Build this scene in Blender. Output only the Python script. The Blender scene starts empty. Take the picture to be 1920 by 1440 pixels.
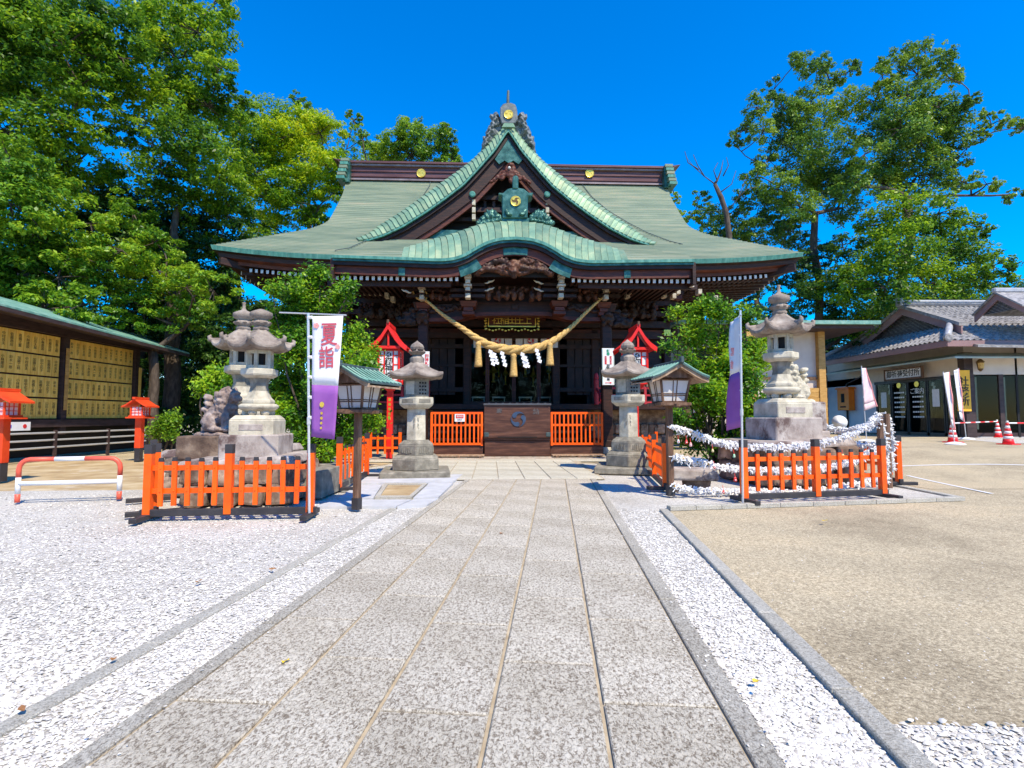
import bpy, bmesh, math, random
import numpy as np
from mathutils import Vector, Matrix, Euler
random.seed(7); rng = np.random.default_rng(7)
sc = bpy.context.scene
col = sc.collection
R = math.radians

# ---------------------------------------------------------------- camera, sky, sun
FPX, CX, CY, CAMH = 1000.0, 960.0, 720.0, 1.25      # focal length in photo pixels (1920 wide), eye height
cam_d = bpy.data.cameras.new('camera'); cam = bpy.data.objects.new('camera', cam_d); col.objects.link(cam)
cam_d.sensor_width = 36; cam_d.lens = 36*FPX/1920; cam_d.clip_end = 3000; cam_d.clip_start = .05
cam.location = (0, 0, CAMH)
cam.rotation_euler = (R(90)+math.atan(61/FPX), 0, -math.atan(14/FPX))
sc.camera = cam
CR = cam.rotation_euler.to_matrix(); CO = Vector(cam.location)

SUN_EL, SUN_AZ = R(54), math.atan2(.62, -.97)          # azimuth measured from +Y towards +X: behind the camera, to the right
world = bpy.data.worlds.new('World'); sc.world = world; world.use_nodes = True
wn = world.node_tree; wn.nodes.clear()
sky = wn.nodes.new('ShaderNodeTexSky'); sky.sky_type = 'NISHITA'; sky.sun_disc = False
sky.sun_elevation = SUN_EL; sky.sun_rotation = SUN_AZ; sky.altitude = 300; sky.air_density = 1.0; sky.dust_density = .15; sky.ozone_density = 3.5
hs = wn.nodes.new('ShaderNodeHueSaturation'); hs.inputs['Saturation'].default_value = 1.9; hs.inputs['Value'].default_value = 1.52; hs.inputs['Hue'].default_value = .508
bg = wn.nodes.new('ShaderNodeBackground'); bg.inputs['Strength'].default_value = .15
wo = wn.nodes.new('ShaderNodeOutputWorld')
wn.links.new(sky.outputs[0], hs.inputs['Color']); wn.links.new(hs.outputs[0], bg.inputs['Color']); wn.links.new(bg.outputs[0], wo.inputs['Surface'])
sun_d = bpy.data.lights.new('sun', 'SUN'); sun_d.energy = 4.8; sun_d.angle = R(.5); sun_d.color = (1, .89, .68)
sun = bpy.data.objects.new('sun', sun_d); col.objects.link(sun)
sdir = Vector((math.sin(SUN_AZ)*math.cos(SUN_EL), math.cos(SUN_AZ)*math.cos(SUN_EL), math.sin(SUN_EL)))
sun.rotation_euler = sdir.to_track_quat('Z', 'Y').to_euler(); sun.location = (8, -10, 30)
sc.view_settings.view_transform = 'Standard'; sc.view_settings.look = 'None'
sc.view_settings.gamma = 1; sc.view_settings.exposure = .42
sc.render.engine = 'CYCLES'; sc.cycles.max_bounces = 6; sc.cycles.transparent_max_bounces = 8

# ---------------------------------------------------------------- helpers
def ray(px, py):
    return CR @ Vector(((px-CX)/FPX, (CY-py)/FPX, -1))
def at(px, py, Y):                                    # the point at depth Y seen at photo pixel px, py
    d = ray(px, py); return CO + d*(Y/d.y)
def gnd(px, py, z=0):
    d = ray(px, py); return CO + d*((z-CAMH)/d.z)

def tag(o, label=None, cat=None, group=None, kind=None):
    if label: o['label'] = label
    if cat: o['category'] = cat
    if group: o['group'] = group
    if kind: o['kind'] = kind
    return o
def thing(name, label, cat, loc=(0, 0, 0), rz=0, group=None):
    o = bpy.data.objects.new(name, None); o.empty_display_size = .2; col.objects.link(o)
    o.location = loc; o.rotation_euler = (0, 0, rz)
    return tag(o, label, cat, group)
def link(name, me, parent=None, loc=None, rot=None, scale=None):
    o = bpy.data.objects.new(name, me); col.objects.link(o)
    if parent is not None: o.parent = parent
    if loc is not None: o.location = loc
    if rot is not None: o.rotation_euler = rot
    if scale is not None: o.scale = scale
    return o
KIDS = {}
def copy_tree(o, parent=None):
    c = o.copy(); col.objects.link(c)
    if parent is not None: c.parent = parent
    for ch in list(o.children): copy_tree(ch, c)
    return c

class MB:
    """collects faces, then links them as one mesh object"""
    def __init__(s): s.v = []; s.f = []; s.m = []; s.mi = 0; s.sm = []; s.smooth = False
    def add(s, vs, fs):
        b = len(s.v); s.v += [tuple(v) for v in vs]
        for f in fs: s.f.append(tuple(b+i for i in f)); s.m.append(s.mi); s.sm.append(s.smooth)
        return s
    def box(s, c, d, rot=None, taper=1.0, taper_y=None):
        x, y, z = d[0]/2, d[1]/2, d[2]/2; ty = taper if taper_y is None else taper_y
        p = [Vector(q) for q in [(-x,-y,-z),(x,-y,-z),(x,y,-z),(-x,y,-z),(-x*taper,-y*ty,z),(x*taper,-y*ty,z),(x*taper,y*ty,z),(-x*taper,y*ty,z)]]
        if rot is not None:
            r = rot if isinstance(rot, Matrix) else Euler(rot).to_matrix()
            p = [r @ q for q in p]
        c = Vector(c)
        return s.add([q+c for q in p], [(0,3,2,1),(4,5,6,7),(0,1,5,4),(1,2,6,5),(2,3,7,6),(3,0,4,7)])
    def lathe(s, prof, n=12, c=(0, 0, 0), a0=0, sx=1, sy=1):
        vs = []; m = len(prof)
        for r, z in prof:
            for i in range(n):
                a = a0+2*math.pi*i/n; vs.append((c[0]+r*math.cos(a)*sx, c[1]+r*math.sin(a)*sy, c[2]+z))
        fs = [(j*n+i, j*n+(i+1) % n, (j+1)*n+(i+1) % n, (j+1)*n+i) for j in range(m-1) for i in range(n)]
        fs.append(tuple(range(n-1, -1, -1))); fs.append(tuple((m-1)*n+i for i in range(n)))
        return s.add(vs, fs)
    def tube(s, pts, r, n=8, cap=True):
        pts = [Vector(p) for p in pts]; k = len(pts)
        rs = r if isinstance(r, (list, tuple)) else [r]*k
        vs = []; ref = Vector((.31, .17, .93)); prev = None
        for i, p in enumerate(pts):
            t = (pts[min(i+1, k-1)]-pts[max(i-1, 0)]);
            t = t.normalized() if t.length > 1e-9 else Vector((0, 0, 1))
            if prev is None:
                u = t.cross(ref)
                if u.length < .1: u = t.cross(Vector((1, 0, 0)))
            else: u = prev - t*prev.dot(t)
            u.normalize(); prev = u; w = t.cross(u)
            for j in range(n):
                a = 2*math.pi*j/n; vs.append(p+(u*math.cos(a)+w*math.sin(a))*rs[i])
        fs = [(i*n+j, i*n+(j+1) % n, (i+1)*n+(j+1) % n, (i+1)*n+j) for i in range(k-1) for j in range(n)]
        if cap: fs.append(tuple(range(n-1, -1, -1))); fs.append(tuple((k-1)*n+j for j in range(n)))
        return s.add(vs, fs)
    def prism(s, poly, y0, y1, M=None):               # polygon in x,z extruded along y
        n = len(poly); vs = [Vector((p[0], y0, p[1])) for p in poly]+[Vector((p[0], y1, p[1])) for p in poly]
        if M is not None: vs = [M @ v for v in vs]
        fs = [tuple(range(n)), tuple(range(2*n-1, n-1, -1))]+[(i, n+i, n+(i+1) % n, (i+1) % n) for i in range(n)]
        return s.add(vs, fs)
    def strip(s, a, b):                               # quads between two polylines
        n = len(a); return s.add(list(a)+list(b), [(i, i+1, n+i+1, n+i) for i in range(n-1)])
    def solid(s, a, b, t):                            # band between polylines a and b given thickness vector t
        n = len(a); t = Vector(t); A = [Vector(p) for p in a]; B = [Vector(p) for p in b]
        vs = A+B+[p+t for p in A]+[p+t for p in B]; fs = []
        for i in range(n-1):
            fs += [(i, i+1, n+i+1, n+i), (2*n+i, 3*n+i, 3*n+i+1, 2*n+i+1), (i, 2*n+i, 2*n+i+1, i+1), (n+i, n+i+1, 3*n+i+1, 3*n+i)]
        fs += [(0, n, 3*n, 2*n), (n-1, 3*n-1, 4*n-1, 2*n-1)]
        return s.add(vs, fs)
    def mesh(s, name, mats):
        me = bpy.data.meshes.new(name); me.from_pydata(s.v, [], s.f)
        for m in (mats if isinstance(mats, (list, tuple)) else [mats]): me.materials.append(m)
        me.polygons.foreach_set('material_index', s.m); me.polygons.foreach_set('use_smooth', s.sm)
        me.update(); return me
    def build(s, name, mats, parent=None, **k):
        o = link(name, s.mesh(name, mats), parent); b = k.get('bevel')
        if b:
            md = o.modifiers.new('bevel', 'BEVEL'); md.width = b; md.segments = k.get('seg', 1); md.limit_method = 'ANGLE'; md.angle_limit = R(40)
        if k.get('kind'): o['kind'] = k['kind']
        if k.get('label'): o['label'] = k['label']
        if k.get('loc') is not None: o.location = k['loc']
        if k.get('rot') is not None: o.rotation_euler = k['rot']
        return o
def fix_normals(me):
    bm = bmesh.new(); bm.from_mesh(me); bmesh.ops.recalc_face_normals(bm, faces=bm.faces); bm.to_mesh(me); bm.free(); return me

def evaluated(o):
    dg = bpy.context.evaluated_depsgraph_get(); dg.update()
    me = bpy.data.meshes.new_from_object(o.evaluated_get(dg)); return me
_blob_base = {}
def blob(balls, voxel, mat, name, parent=None, noise=0, nscale=8, sub=0):
    """one continuous carved surface: ellipsoids (centre, radii, z-rot/euler) fused by voxel remesh"""
    bm = bmesh.new()
    for b in balls:
        c, r = b[0], b[1]; rt = Euler(b[2]) if len(b) > 2 else Euler((0, 0, 0))
        M = Matrix.Translation(c) @ rt.to_matrix().to_4x4() @ Matrix.Diagonal((r[0], r[1], r[2], 1))
        bmesh.ops.create_icosphere(bm, subdivisions=2, radius=1, matrix=M)
    me = bpy.data.meshes.new('tmp'); bm.to_mesh(me); bm.free()
    o = bpy.data.objects.new('tmp', me); col.objects.link(o)
    md = o.modifiers.new('r', 'REMESH'); md.mode = 'VOXEL'; md.voxel_size = voxel; md.use_smooth_shade = True
    m2 = evaluated(o); bpy.data.objects.remove(o); bpy.data.meshes.remove(me)
    if noise:
        from mathutils import noise as N
        for v in m2.vertices:
            d = N.noise(v.co*nscale)+.5*N.noise(v.co*nscale*2.3); v.co += v.normal*d*noise
    m2.materials.clear(); m2.materials.append(mat); m2.name = name
    for p in m2.polygons: p.use_smooth = True
    return link(name, m2, parent)

_txt = {}
def text_mesh(s, size, mat, ext=.003, vertical=False, bold=0):
    key = (s, size, mat.name, ext, vertical, bold)
    if key in _txt: return _txt[key]
    cu = bpy.data.curves.new('lettering', 'FONT')
    cu.body = '\n'.join(s) if vertical else s
    cu.size = size; cu.extrude = ext; cu.align_x = 'CENTER'; cu.align_y = 'CENTER'; cu.resolution_u = 2; cu.space_line = .95 if vertical else 1.1; cu.offset = bold
    o = bpy.data.objects.new('tmp', cu); col.objects.link(o); me = evaluated(o); bpy.data.objects.remove(o)
    me.materials.clear(); me.materials.append(mat); me.name = 'lettering'; _txt[key] = me; return me
def text(s, size, mat, parent, loc, rot=(R(90), 0, 0), **k):
    return link('lettering', text_mesh(s, size, mat, **k), parent, loc, rot)

# ---------------------------------------------------------------- materials
def newmat(name):
    m = bpy.data.materials.new(name); m.use_nodes = True; nt = m.node_tree; nt.nodes.clear()
    out = nt.nodes.new('ShaderNodeOutputMaterial'); b = nt.nodes.new('ShaderNodeBsdfPrincipled')
    nt.links.new(b.outputs[0], out.inputs['Surface']); return m, nt, b, out
def N_(nt, t, **k):
    n = nt.nodes.new(t)
    for a, v in k.items():
        if a in n.inputs: n.inputs[a].default_value = v
        else: setattr(n, a, v)
    return n
def ramp(nt, src, stops):
    r = nt.nodes.new('ShaderNodeValToRGB'); nt.links.new(src, r.inputs[0]); e = r.color_ramp.elements
    while len(e) < len(stops): e.new(.5)
    for i, (p, c) in enumerate(stops): e[i].position = p; e[i].color = (*c, 1)
    return r.outputs['Color']
def mk(name, stops, scale=4, rough=.7, bump=0, bscale=None, metal=0, stretch=(1, 1, 1), detail=6, dirt=None, dscale=1.5, vary=.0, spec=.4, coords='Object', nrough=.6):
    m, nt, b, out = newmat(name)
    tc = N_(nt, 'ShaderNodeTexCoord'); mp = N_(nt, 'ShaderNodeMapping'); mp.inputs['Scale'].default_value = stretch
    nt.links.new(tc.outputs[coords], mp.inputs['Vector']); src = mp.outputs[0]
    if vary:
        oi = N_(nt, 'ShaderNodeObjectInfo'); ad = N_(nt, 'ShaderNodeVectorMath', operation='ADD'); sx = N_(nt, 'ShaderNodeVectorMath', operation='SCALE'); sx.inputs['Scale'].default_value = 37
        cb = N_(nt, 'ShaderNodeCombineXYZ'); nt.links.new(oi.outputs['Random'], cb.inputs[0]); nt.links.new(oi.outputs['Random'], cb.inputs[1])
        nt.links.new(cb.outputs[0], sx.inputs[0]); nt.links.new(src, ad.inputs[0]); nt.links.new(sx.outputs[0], ad.inputs[1]); src = ad.outputs[0]
    n1 = N_(nt, 'ShaderNodeTexNoise', Scale=scale, Detail=detail, Roughness=nrough); nt.links.new(src, n1.inputs['Vector'])
    if len(stops[0]) == 3: stops = [(.3+.4*i/max(1, len(stops)-1), c) for i, c in enumerate(stops)]
    c = ramp(nt, n1.outputs['Fac'], stops)
    if dirt:
        n2 = N_(nt, 'ShaderNodeTexNoise', Scale=dscale, Detail=8, Roughness=.7); nt.links.new(src, n2.inputs['Vector'])
        f = ramp(nt, n2.outputs['Fac'], [(dirt[1], (0, 0, 0)), (dirt[2], (1, 1, 1))])
        mx = N_(nt, 'ShaderNodeMix', data_type='RGBA'); nt.links.new(f, mx.inputs[0]); nt.links.new(c, mx.inputs[6]); mx.inputs[7].default_value = (*dirt[0], 1); c = mx.outputs[2]
    if vary:
        mul = N_(nt, 'ShaderNodeMath', operation='MULTIPLY_ADD'); nt.links.new(oi.outputs['Random'], mul.inputs[0]); mul.inputs[1].default_value = vary*2; mul.inputs[2].default_value = 1-vary
        h2 = N_(nt, 'ShaderNodeHueSaturation'); nt.links.new(mul.outputs[0], h2.inputs['Value']); nt.links.new(c, h2.inputs['Color']); c = h2.outputs[0]
    nt.links.new(c, b.inputs['Base Color']); b.inputs['Roughness'].default_value = rough; b.inputs['Metallic'].default_value = metal
    b.inputs['Specular IOR Level'].default_value = spec
    if bump:
        n3 = N_(nt, 'ShaderNodeTexNoise', Scale=bscale or scale*4, Detail=6, Roughness=.65); nt.links.new(src, n3.inputs['Vector'])
        bp = N_(nt, 'ShaderNodeBump', Strength=bump, Distance=.02); nt.links.new(n3.outputs['Fac'], bp.inputs['Height']); nt.links.new(bp.outputs[0], b.inputs['Normal'])
    return m
def flat(name, c, rough=.5, metal=0, var=.12, spec=.4, coat=0):
    return mk(name, [tuple(x*(1-var) for x in c), tuple(min(1, x*(1+var)) for x in c)], scale=3, rough=rough, metal=metal, spec=spec, bump=.08, bscale=30)

M = {}
M['copper'] = mk('weathered_copper', [(.30, (.12, .165, .115)), (.5, (.185, .23, .155)), (.7, (.28, .29, .195))], scale=1.1, stretch=(.5, .5, 5), rough=.6, dirt=((.30, .22, .14), .60, .80), dscale=1.1, bump=.15, bscale=12, detail=8)
M['copper_verge'] = mk('pale_copper_sheet', [(.3, (.12, .23, .155)), (.5, (.20, .32, .20)), (.72, (.34, .40, .235))], scale=1.6, rough=.42, metal=.15, vary=.2, bump=.12, bscale=5, dirt=((.34, .38, .36), .62, .8))
M['copper_edge'] = mk('green_copper_edge', [(.3, (.035, .15, .12)), (.5, (.07, .245, .195)), (.7, (.15, .35, .27))], scale=2.5, rough=.5, stretch=(3, 1, 1), dirt=((.05, .09, .08), .56, .7), dscale=3)
M['copper_dark'] = mk('dark_bronze_green', [(.3, (.015, .06, .05)), (.5, (.04, .13, .10)), (.72, (.12, .25, .2))], scale=5, rough=.38, metal=.35, bump=.2, bscale=14)
M['oni'] = mk('grey_bronze_tile', [(.3, (.06, .08, .085)), (.5, (.13, .15, .155)), (.7, (.22, .235, .24))], scale=5, rough=.5, bump=.25, bscale=16)
M['wood_dark'] = mk('dark_shrine_timber', [(.3, (.013, .0045, .0025)), (.5, (.030, .0095, .0052)), (.7, (.062, .021, .011))], scale=3, stretch=(1, 1, 6), rough=.6, bump=.2, bscale=14)
M['wood_red'] = mk('red_brown_timber', [(.3, (.045, .010, .005)), (.5, (.088, .019, .008)), (.7, (.16, .04, .016))], scale=2.5, stretch=(1, 1, 6), rough=.55, bump=.15, bscale=12)
M['carving'] = mk('carved_timber', [(.3, (.018, .006, .003)), (.5, (.055, .018, .009)), (.72, (.19, .068, .026))], scale=3, rough=.55, bump=.2)
M['bracket'] = mk('bracket_timber', [(.3, (.009, .0035, .002)), (.5, (.022, .008, .0045)), (.7, (.052, .020, .011))], scale=4, rough=.6)
M['white_tip'] = mk('chalk_white_end', [(.3, (.5, .47, .42)), (.7, (.78, .76, .7))], scale=9, rough=.7)
M['cream_tip'] = mk('cream_painted_bracket', [(.3, (.34, .29, .2)), (.7, (.62, .56, .43))], scale=6, rough=.7)
M['gold'] = mk('gold_leaf', [(.3, (.78, .48, .05)), (.7, (1., .75, .16))], scale=6, rough=.32, metal=.6)
M['gold_dark'] = flat('gold_recess', (.12, .06, .012))
M['ridge'] = mk('maroon_ridge_copper', [(.3, (.085, .035, .032)), (.5, (.13, .055, .05)), (.7, (.19, .09, .08))], scale=2, stretch=(.4, 1, 5), rough=.42, metal=.25)
M['ridge_pale'] = mk('pale_ridge_moulding', [(.3, (.2, .14, .13)), (.7, (.36, .27, .25))], scale=3, rough=.4, metal=.25)
M['vermilion'] = mk('vermilion_paint', [(.3, (.88, .088, .002)), (.7, (1.0, .14, .004))], scale=3, rough=.42, dirt=((.50, .085, .03), .58, .82), dscale=6, vary=.10, bump=.08, bscale=20)
M['red'] = mk('red_lacquer', [(.3, (.72, .018, .016)), (.7, (.88, .035, .025))], scale=3, rough=.4)
M['red_dull'] = mk('dull_red_rail', [(.3, (.35, .02, .03)), (.7, (.5, .035, .045))], scale=3, rough=.5)
M['black'] = mk('black_paint', [(.3, (.025, .023, .027)), (.7, (.05, .046, .05))], scale=4, rough=.5, bump=.1)
M['sign_orange'] = flat('orange_sign_board', (.98, .48, .03), rough=.5); M['box_orange'] = flat('orange_box_paint', (1, .22, .006), rough=.4)
M['white'] = flat('white_paint', (.8, .8, .8), rough=.5, var=.05)
M['paper'] = mk('white_paper', [(.3, (.74, .73, .72)), (.7, (.88, .87, .86))], scale=9, rough=.75, vary=.05)
M['glass_pane'] = flat('frosted_pane', (.62, .6, .58), rough=.3, var=.08)
M['stone'] = mk('pale_granite', [(.3, (.36, .32, .24)), (.5, (.52, .47, .36)), (.7, (.66, .60, .47))], scale=6, rough=.85, bump=.35, bscale=40, dirt=((.15, .12, .1), .57, .76), dscale=2.2, vary=.06)
M['stone_cap'] = mk('lichen_stone', [(.3, (.13, .10, .085)), (.5, (.27, .22, .18)), (.7, (.42, .36, .30))], scale=4, rough=.9, bump=.45, bscale=35, dirt=((.07, .055, .05), .56, .74), dscale=2.5, vary=.08)
M['stone_grey'] = mk('grey_granite', [(.3, (.14, .125, .10)), (.5, (.23, .21, .165)), (.7, (.36, .325, .26))], scale=7, rough=.85, bump=.35, bscale=40, dirt=((.09, .075, .06), .58, .78), dscale=2.5, vary=.08)
M['rock'] = mk('rough_rock', [(.3, (.09, .055, .04)), (.5, (.21, .14, .10)), (.7, (.44, .33, .24))], scale=4, rough=.9, bump=.9, bscale=9, dirt=((.05, .035, .03), .53, .68), dscale=2.5, vary=.3)
M['stain_stone'] = mk('stained_pedestal_stone', [(.3, (.22, .17, .15)), (.5, (.42, .36, .32)), (.7, (.58, .53, .48))], scale=3.5, rough=.85, bump=.35, bscale=30, dirt=((.13, .085, .075), .5, .62), dscale=2)
M['wood_lamp'] = mk('weathered_lamp_timber', [(.3, (.07, .035, .02)), (.5, (.14, .075, .045)), (.7, (.25, .15, .10))], scale=4, stretch=(4, 4, .6), rough=.7, bump=.2, bscale=20)
M['wood_pale'] = mk('greyed_pale_timber', [(.3, (.2, .12, .07)), (.5, (.36, .24, .15)), (.7, (.5, .36, .25))], scale=4, stretch=(3, 3, 1), rough=.7)
M['wood_new'] = mk('honey_timber', [(.3, (.42, .22, .05)), (.7, (.62, .36, .11))], scale=4, stretch=(1, 1, 4), rough=.6, vary=.1)
M['lamp_roof'] = mk('verdigris_lamp_roof', [(.3, (.10, .23, .18)), (.5, (.17, .35, .28)), (.7, (.30, .46, .37))], scale=4, rough=.5)
M['slate_copper'] = mk('dark_lamp_ridge', [(.3, (.03, .05, .055)), (.7, (.09, .13, .13))], scale=4, rough=.5)
M['straw'] = mk('rice_straw', [(.3, (.44, .26, .07)), (.5, (.60, .38, .12)), (.7, (.76, .53, .22))], scale=22, stretch=(1, 1, 1), rough=.75, bump=.5, bscale=60)
M['plaque'] = mk('pine_plaque', [(.3, (.78, .44, .07)), (.5, (.90, .56, .11)), (.7, (.98, .68, .18))], scale=3, stretch=(5, 5, .8), rough=.65, vary=.12)
M['ink'] = flat('black_ink', (.02, .018, .016), rough=.6)
M['ink_red'] = flat('red_ink', (.65, .03, .03), rough=.6)
M['ink_green'] = flat('green_ink', (.02, .3, .16), rough=.6)
M['shed_wood'] = mk('brown_shed_timber', [(.3, (.03, .018, .018)), (.7, (.075, .045, .042))], scale=3, stretch=(1, 1, 5), rough=.65)
M['bark'] = mk('tree_bark', [(.3, (.035, .025, .02)), (.5, (.075, .055, .042)), (.7, (.13, .10, .08))], scale=5, stretch=(2, 2, .6), rough=.9, bump=.6, bscale=10)
M['metal'] = flat('galvanised_pole', (.62, .62, .64), rough=.3, metal=.4, var=.06)
M['blue_ink'] = mk('slate_blue_crest', [(.3, (.02, .045, .10)), (.7, (.045, .085, .16))], scale=7, rough=.6)
M['box_wood'] = mk('offertory_box_timber', [(.3, (.045, .018, .011)), (.5, (.09, .036, .022)), (.7, (.17, .075, .045))], scale=2.2, stretch=(.6, 1, 5), rough=.5, bump=.15, bscale=14, dirt=((.045, .014, .01), .55, .7), dscale=1.5)
M['box_top'] = flat('zinc_box_cover', (.1, .1, .11), rough=.4, metal=.3)
M['purple'] = mk('purple_cloth', [(.3, (.25, .07, .33)), (.7, (.34, .12, .42))], scale=3, rough=.8)
M['cloth'] = mk('white_cloth', [(.3, (.70, .69, .72)), (.7, (.84, .83, .85))], scale=3, rough=.85)
M['pinkcloth'] = mk('pink_cloth', [(.3, (.72, .5, .52)), (.7, (.85, .66, .67))], scale=8, rough=.85)
M['cone'] = mk('red_cone_plastic', [(.3, (.75, .02, .03)), (.7, (.88, .05, .05))], scale=3, rough=.4)
M['plaster'] = mk('warm_plaster', [(.3, (.58, .49, .42)), (.7, (.68, .59, .51))], scale=2, rough=.85)
M['plaster_w'] = mk('cool_white_plaster', [(.3, (.6, .6, .66)), (.7, (.72, .72, .77))], scale=2, rough=.85)
M['fascia'] = mk('rose_brown_fascia', [(.3, (.26, .15, .14)), (.7, (.34, .2, .19))], scale=2, rough=.6)
M['kawara'] = mk('grey_kawara', [(.3, (.14, .135, .135)), (.5, (.27, .255, .25)), (.7, (.42, .40, .385))], scale=6, spec=.25, rough=.55, vary=.1)
M['kawara_pale'] = mk('pale_kawara', [(.3, (.30, .30, .33)), (.7, (.48, .48, .5))], scale=6, rough=.4)
M['soffit'] = flat('grey_green_soffit', (.2, .24, .19), rough=.7)
M['awning'] = mk('pale_metal_awning', [(.3, (.32, .38, .33)), (.7, (.46, .52, .45))], scale=2, rough=.45)
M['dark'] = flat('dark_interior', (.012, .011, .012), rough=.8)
M['curtain'] = flat('pale_curtain', (.55, .54, .48), rough=.9)
M['concrete'] = mk('pale_concrete', [(.3, (.42, .42, .43)), (.7, (.56, .56, .57))], scale=4, rough=.9, bump=.2)
m, nt, b, out = newmat('window_glass'); b.inputs['Base Color'].default_value = (.02, .028, .03, 1); b.inputs['Roughness'].default_value = .04; b.inputs['Specular IOR Level'].default_value = .8
n = N_(nt, 'ShaderNodeTexNoise', Scale=2.); r_ = N_(nt, 'ShaderNodeBump', Strength=.06); nt.links.new(n.outputs[0], r_.inputs['Height']); nt.links.new(r_.outputs[0], b.inputs['Normal'])
M['glass'] = m

def leaf_mat(name, stops, trans=.52, hue_scale=.35):
    m, nt, b, out = newmat(name)
    geo = N_(nt, 'ShaderNodeNewGeometry'); n1 = N_(nt, 'ShaderNodeTexNoise', Scale=hue_scale, Detail=3); nt.links.new(geo.outputs['Position'], n1.inputs['Vector'])
    n2 = N_(nt, 'ShaderNodeTexWhiteNoise'); mp = N_(nt, 'ShaderNodeMath', operation='MULTIPLY_ADD')
    nt.links.new(geo.outputs['Random Per Island'], mp.inputs[0]); mp.inputs[1].default_value = .34; nt.links.new(n1.outputs['Fac'], mp.inputs[2])
    sb = N_(nt, 'ShaderNodeMath', operation='SUBTRACT'); nt.links.new(mp.outputs[0], sb.inputs[0]); sb.inputs[1].default_value = .17
    c = ramp(nt, sb.outputs[0], [(.28+.44*i/(len(stops)-1), s) for i, s in enumerate(stops)])
    nt.links.new(c, b.inputs['Base Color']); b.inputs['Roughness'].default_value = .42; b.inputs['Specular IOR Level'].default_value = .35
    tr = N_(nt, 'ShaderNodeBsdfTranslucent'); g2 = N_(nt, 'ShaderNodeHueSaturation'); g2.inputs['Value'].default_value = 1.25; g2.inputs['Hue'].default_value = .485
    nt.links.new(c, g2.inputs['Color']); nt.links.new(g2.outputs[0], tr.inputs['Color'])
    ms = N_(nt, 'ShaderNodeMixShader'); ms.inputs[0].default_value = trans; nt.links.new(b.outputs[0], ms.inputs[1]); nt.links.new(tr.outputs[0], ms.inputs[2]); nt.links.new(ms.outputs[0], out.inputs['Surface'])
    return m
M['leaf_mid'] = leaf_mat('broad_leaves', [(.03, .10, .010), (.08, .20, .013), (.19, .36, .016), (.34, .48, .022)])
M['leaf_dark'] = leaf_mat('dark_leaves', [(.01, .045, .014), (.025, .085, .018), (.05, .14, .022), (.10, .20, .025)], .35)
M['leaf_yellow'] = leaf_mat('yellow_green_leaves', [(.06, .18, .01), (.17, .34, .010), (.34, .50, .010), (.52, .58, .02)], .5)
M['leaf_fresh'] = leaf_mat('fresh_shrub_leaves', [(.03, .11, .010), (.08, .24, .012), (.20, .41, .015), (.38, .54, .02)], .4, .9)
M['leaf_grey'] = leaf_mat('sparse_grey_green_leaves', [(.04, .11, .02), (.09, .21, .025), (.17, .31, .03), (.28, .40, .035)], .35)
M['leaf_camphor'] = leaf_mat('camphor_leaves', [(.04, .13, .012), (.11, .26, .016), (.22, .40, .022), (.36, .50, .03)], .4)
# ---------------------------------------------------------------- ground, gravel, paving
def ground_mat():
    m, nt, b, out = newmat('brown_asphalt'); tc = N_(nt, 'ShaderNodeTexCoord')
    a = N_(nt, 'ShaderNodeTexNoise', Scale=55., Detail=7, Roughness=.8); w = N_(nt, 'ShaderNodeTexNoise', Scale=.55, Detail=7, Roughness=.65)
    f = N_(nt, 'ShaderNodeTexNoise', Scale=150., Detail=4, Roughness=.8)
    for n in (a, w, f): nt.links.new(tc.outputs['Object'], n.inputs['Vector'])
    c1 = ramp(nt, a.outputs[0], [(.37, (.22, .175, .115)), (.5, (.45, .375, .25)), (.63, (.74, .63, .44))])
    c2 = ramp(nt, w.outputs[0], [(.32, (.66, .65, .64)), (.50, (.97, .97, .97)), (.7, (1.14, 1.11, 1.07))])
    c3 = ramp(nt, f.outputs[0], [(.36, (.55, .55, .55)), (.64, (1.35, 1.35, 1.35))])
    m1 = N_(nt, 'ShaderNodeMix', data_type='RGBA', blend_type='MULTIPLY'); m1.inputs[0].default_value = 1; nt.links.new(c1, m1.inputs[6]); nt.links.new(c2, m1.inputs[7])
    m2 = N_(nt, 'ShaderNodeMix', data_type='RGBA', blend_type='MULTIPLY'); m2.inputs[0].default_value = .8; nt.links.new(m1.outputs[2], m2.inputs[6]); nt.links.new(c3, m2.inputs[7])
    nt.links.new(m2.outputs[2], b.inputs['Base Color']); b.inputs['Roughness'].default_value = .95; b.inputs['Specular IOR Level'].default_value = .2
    bp = N_(nt, 'ShaderNodeBump', Strength=.5, Distance=.01); nt.links.new(a.outputs[0], bp.inputs['Height']); nt.links.new(bp.outputs[0], b.inputs['Normal'])
    return m
M['asphalt'] = ground_mat()
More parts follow.
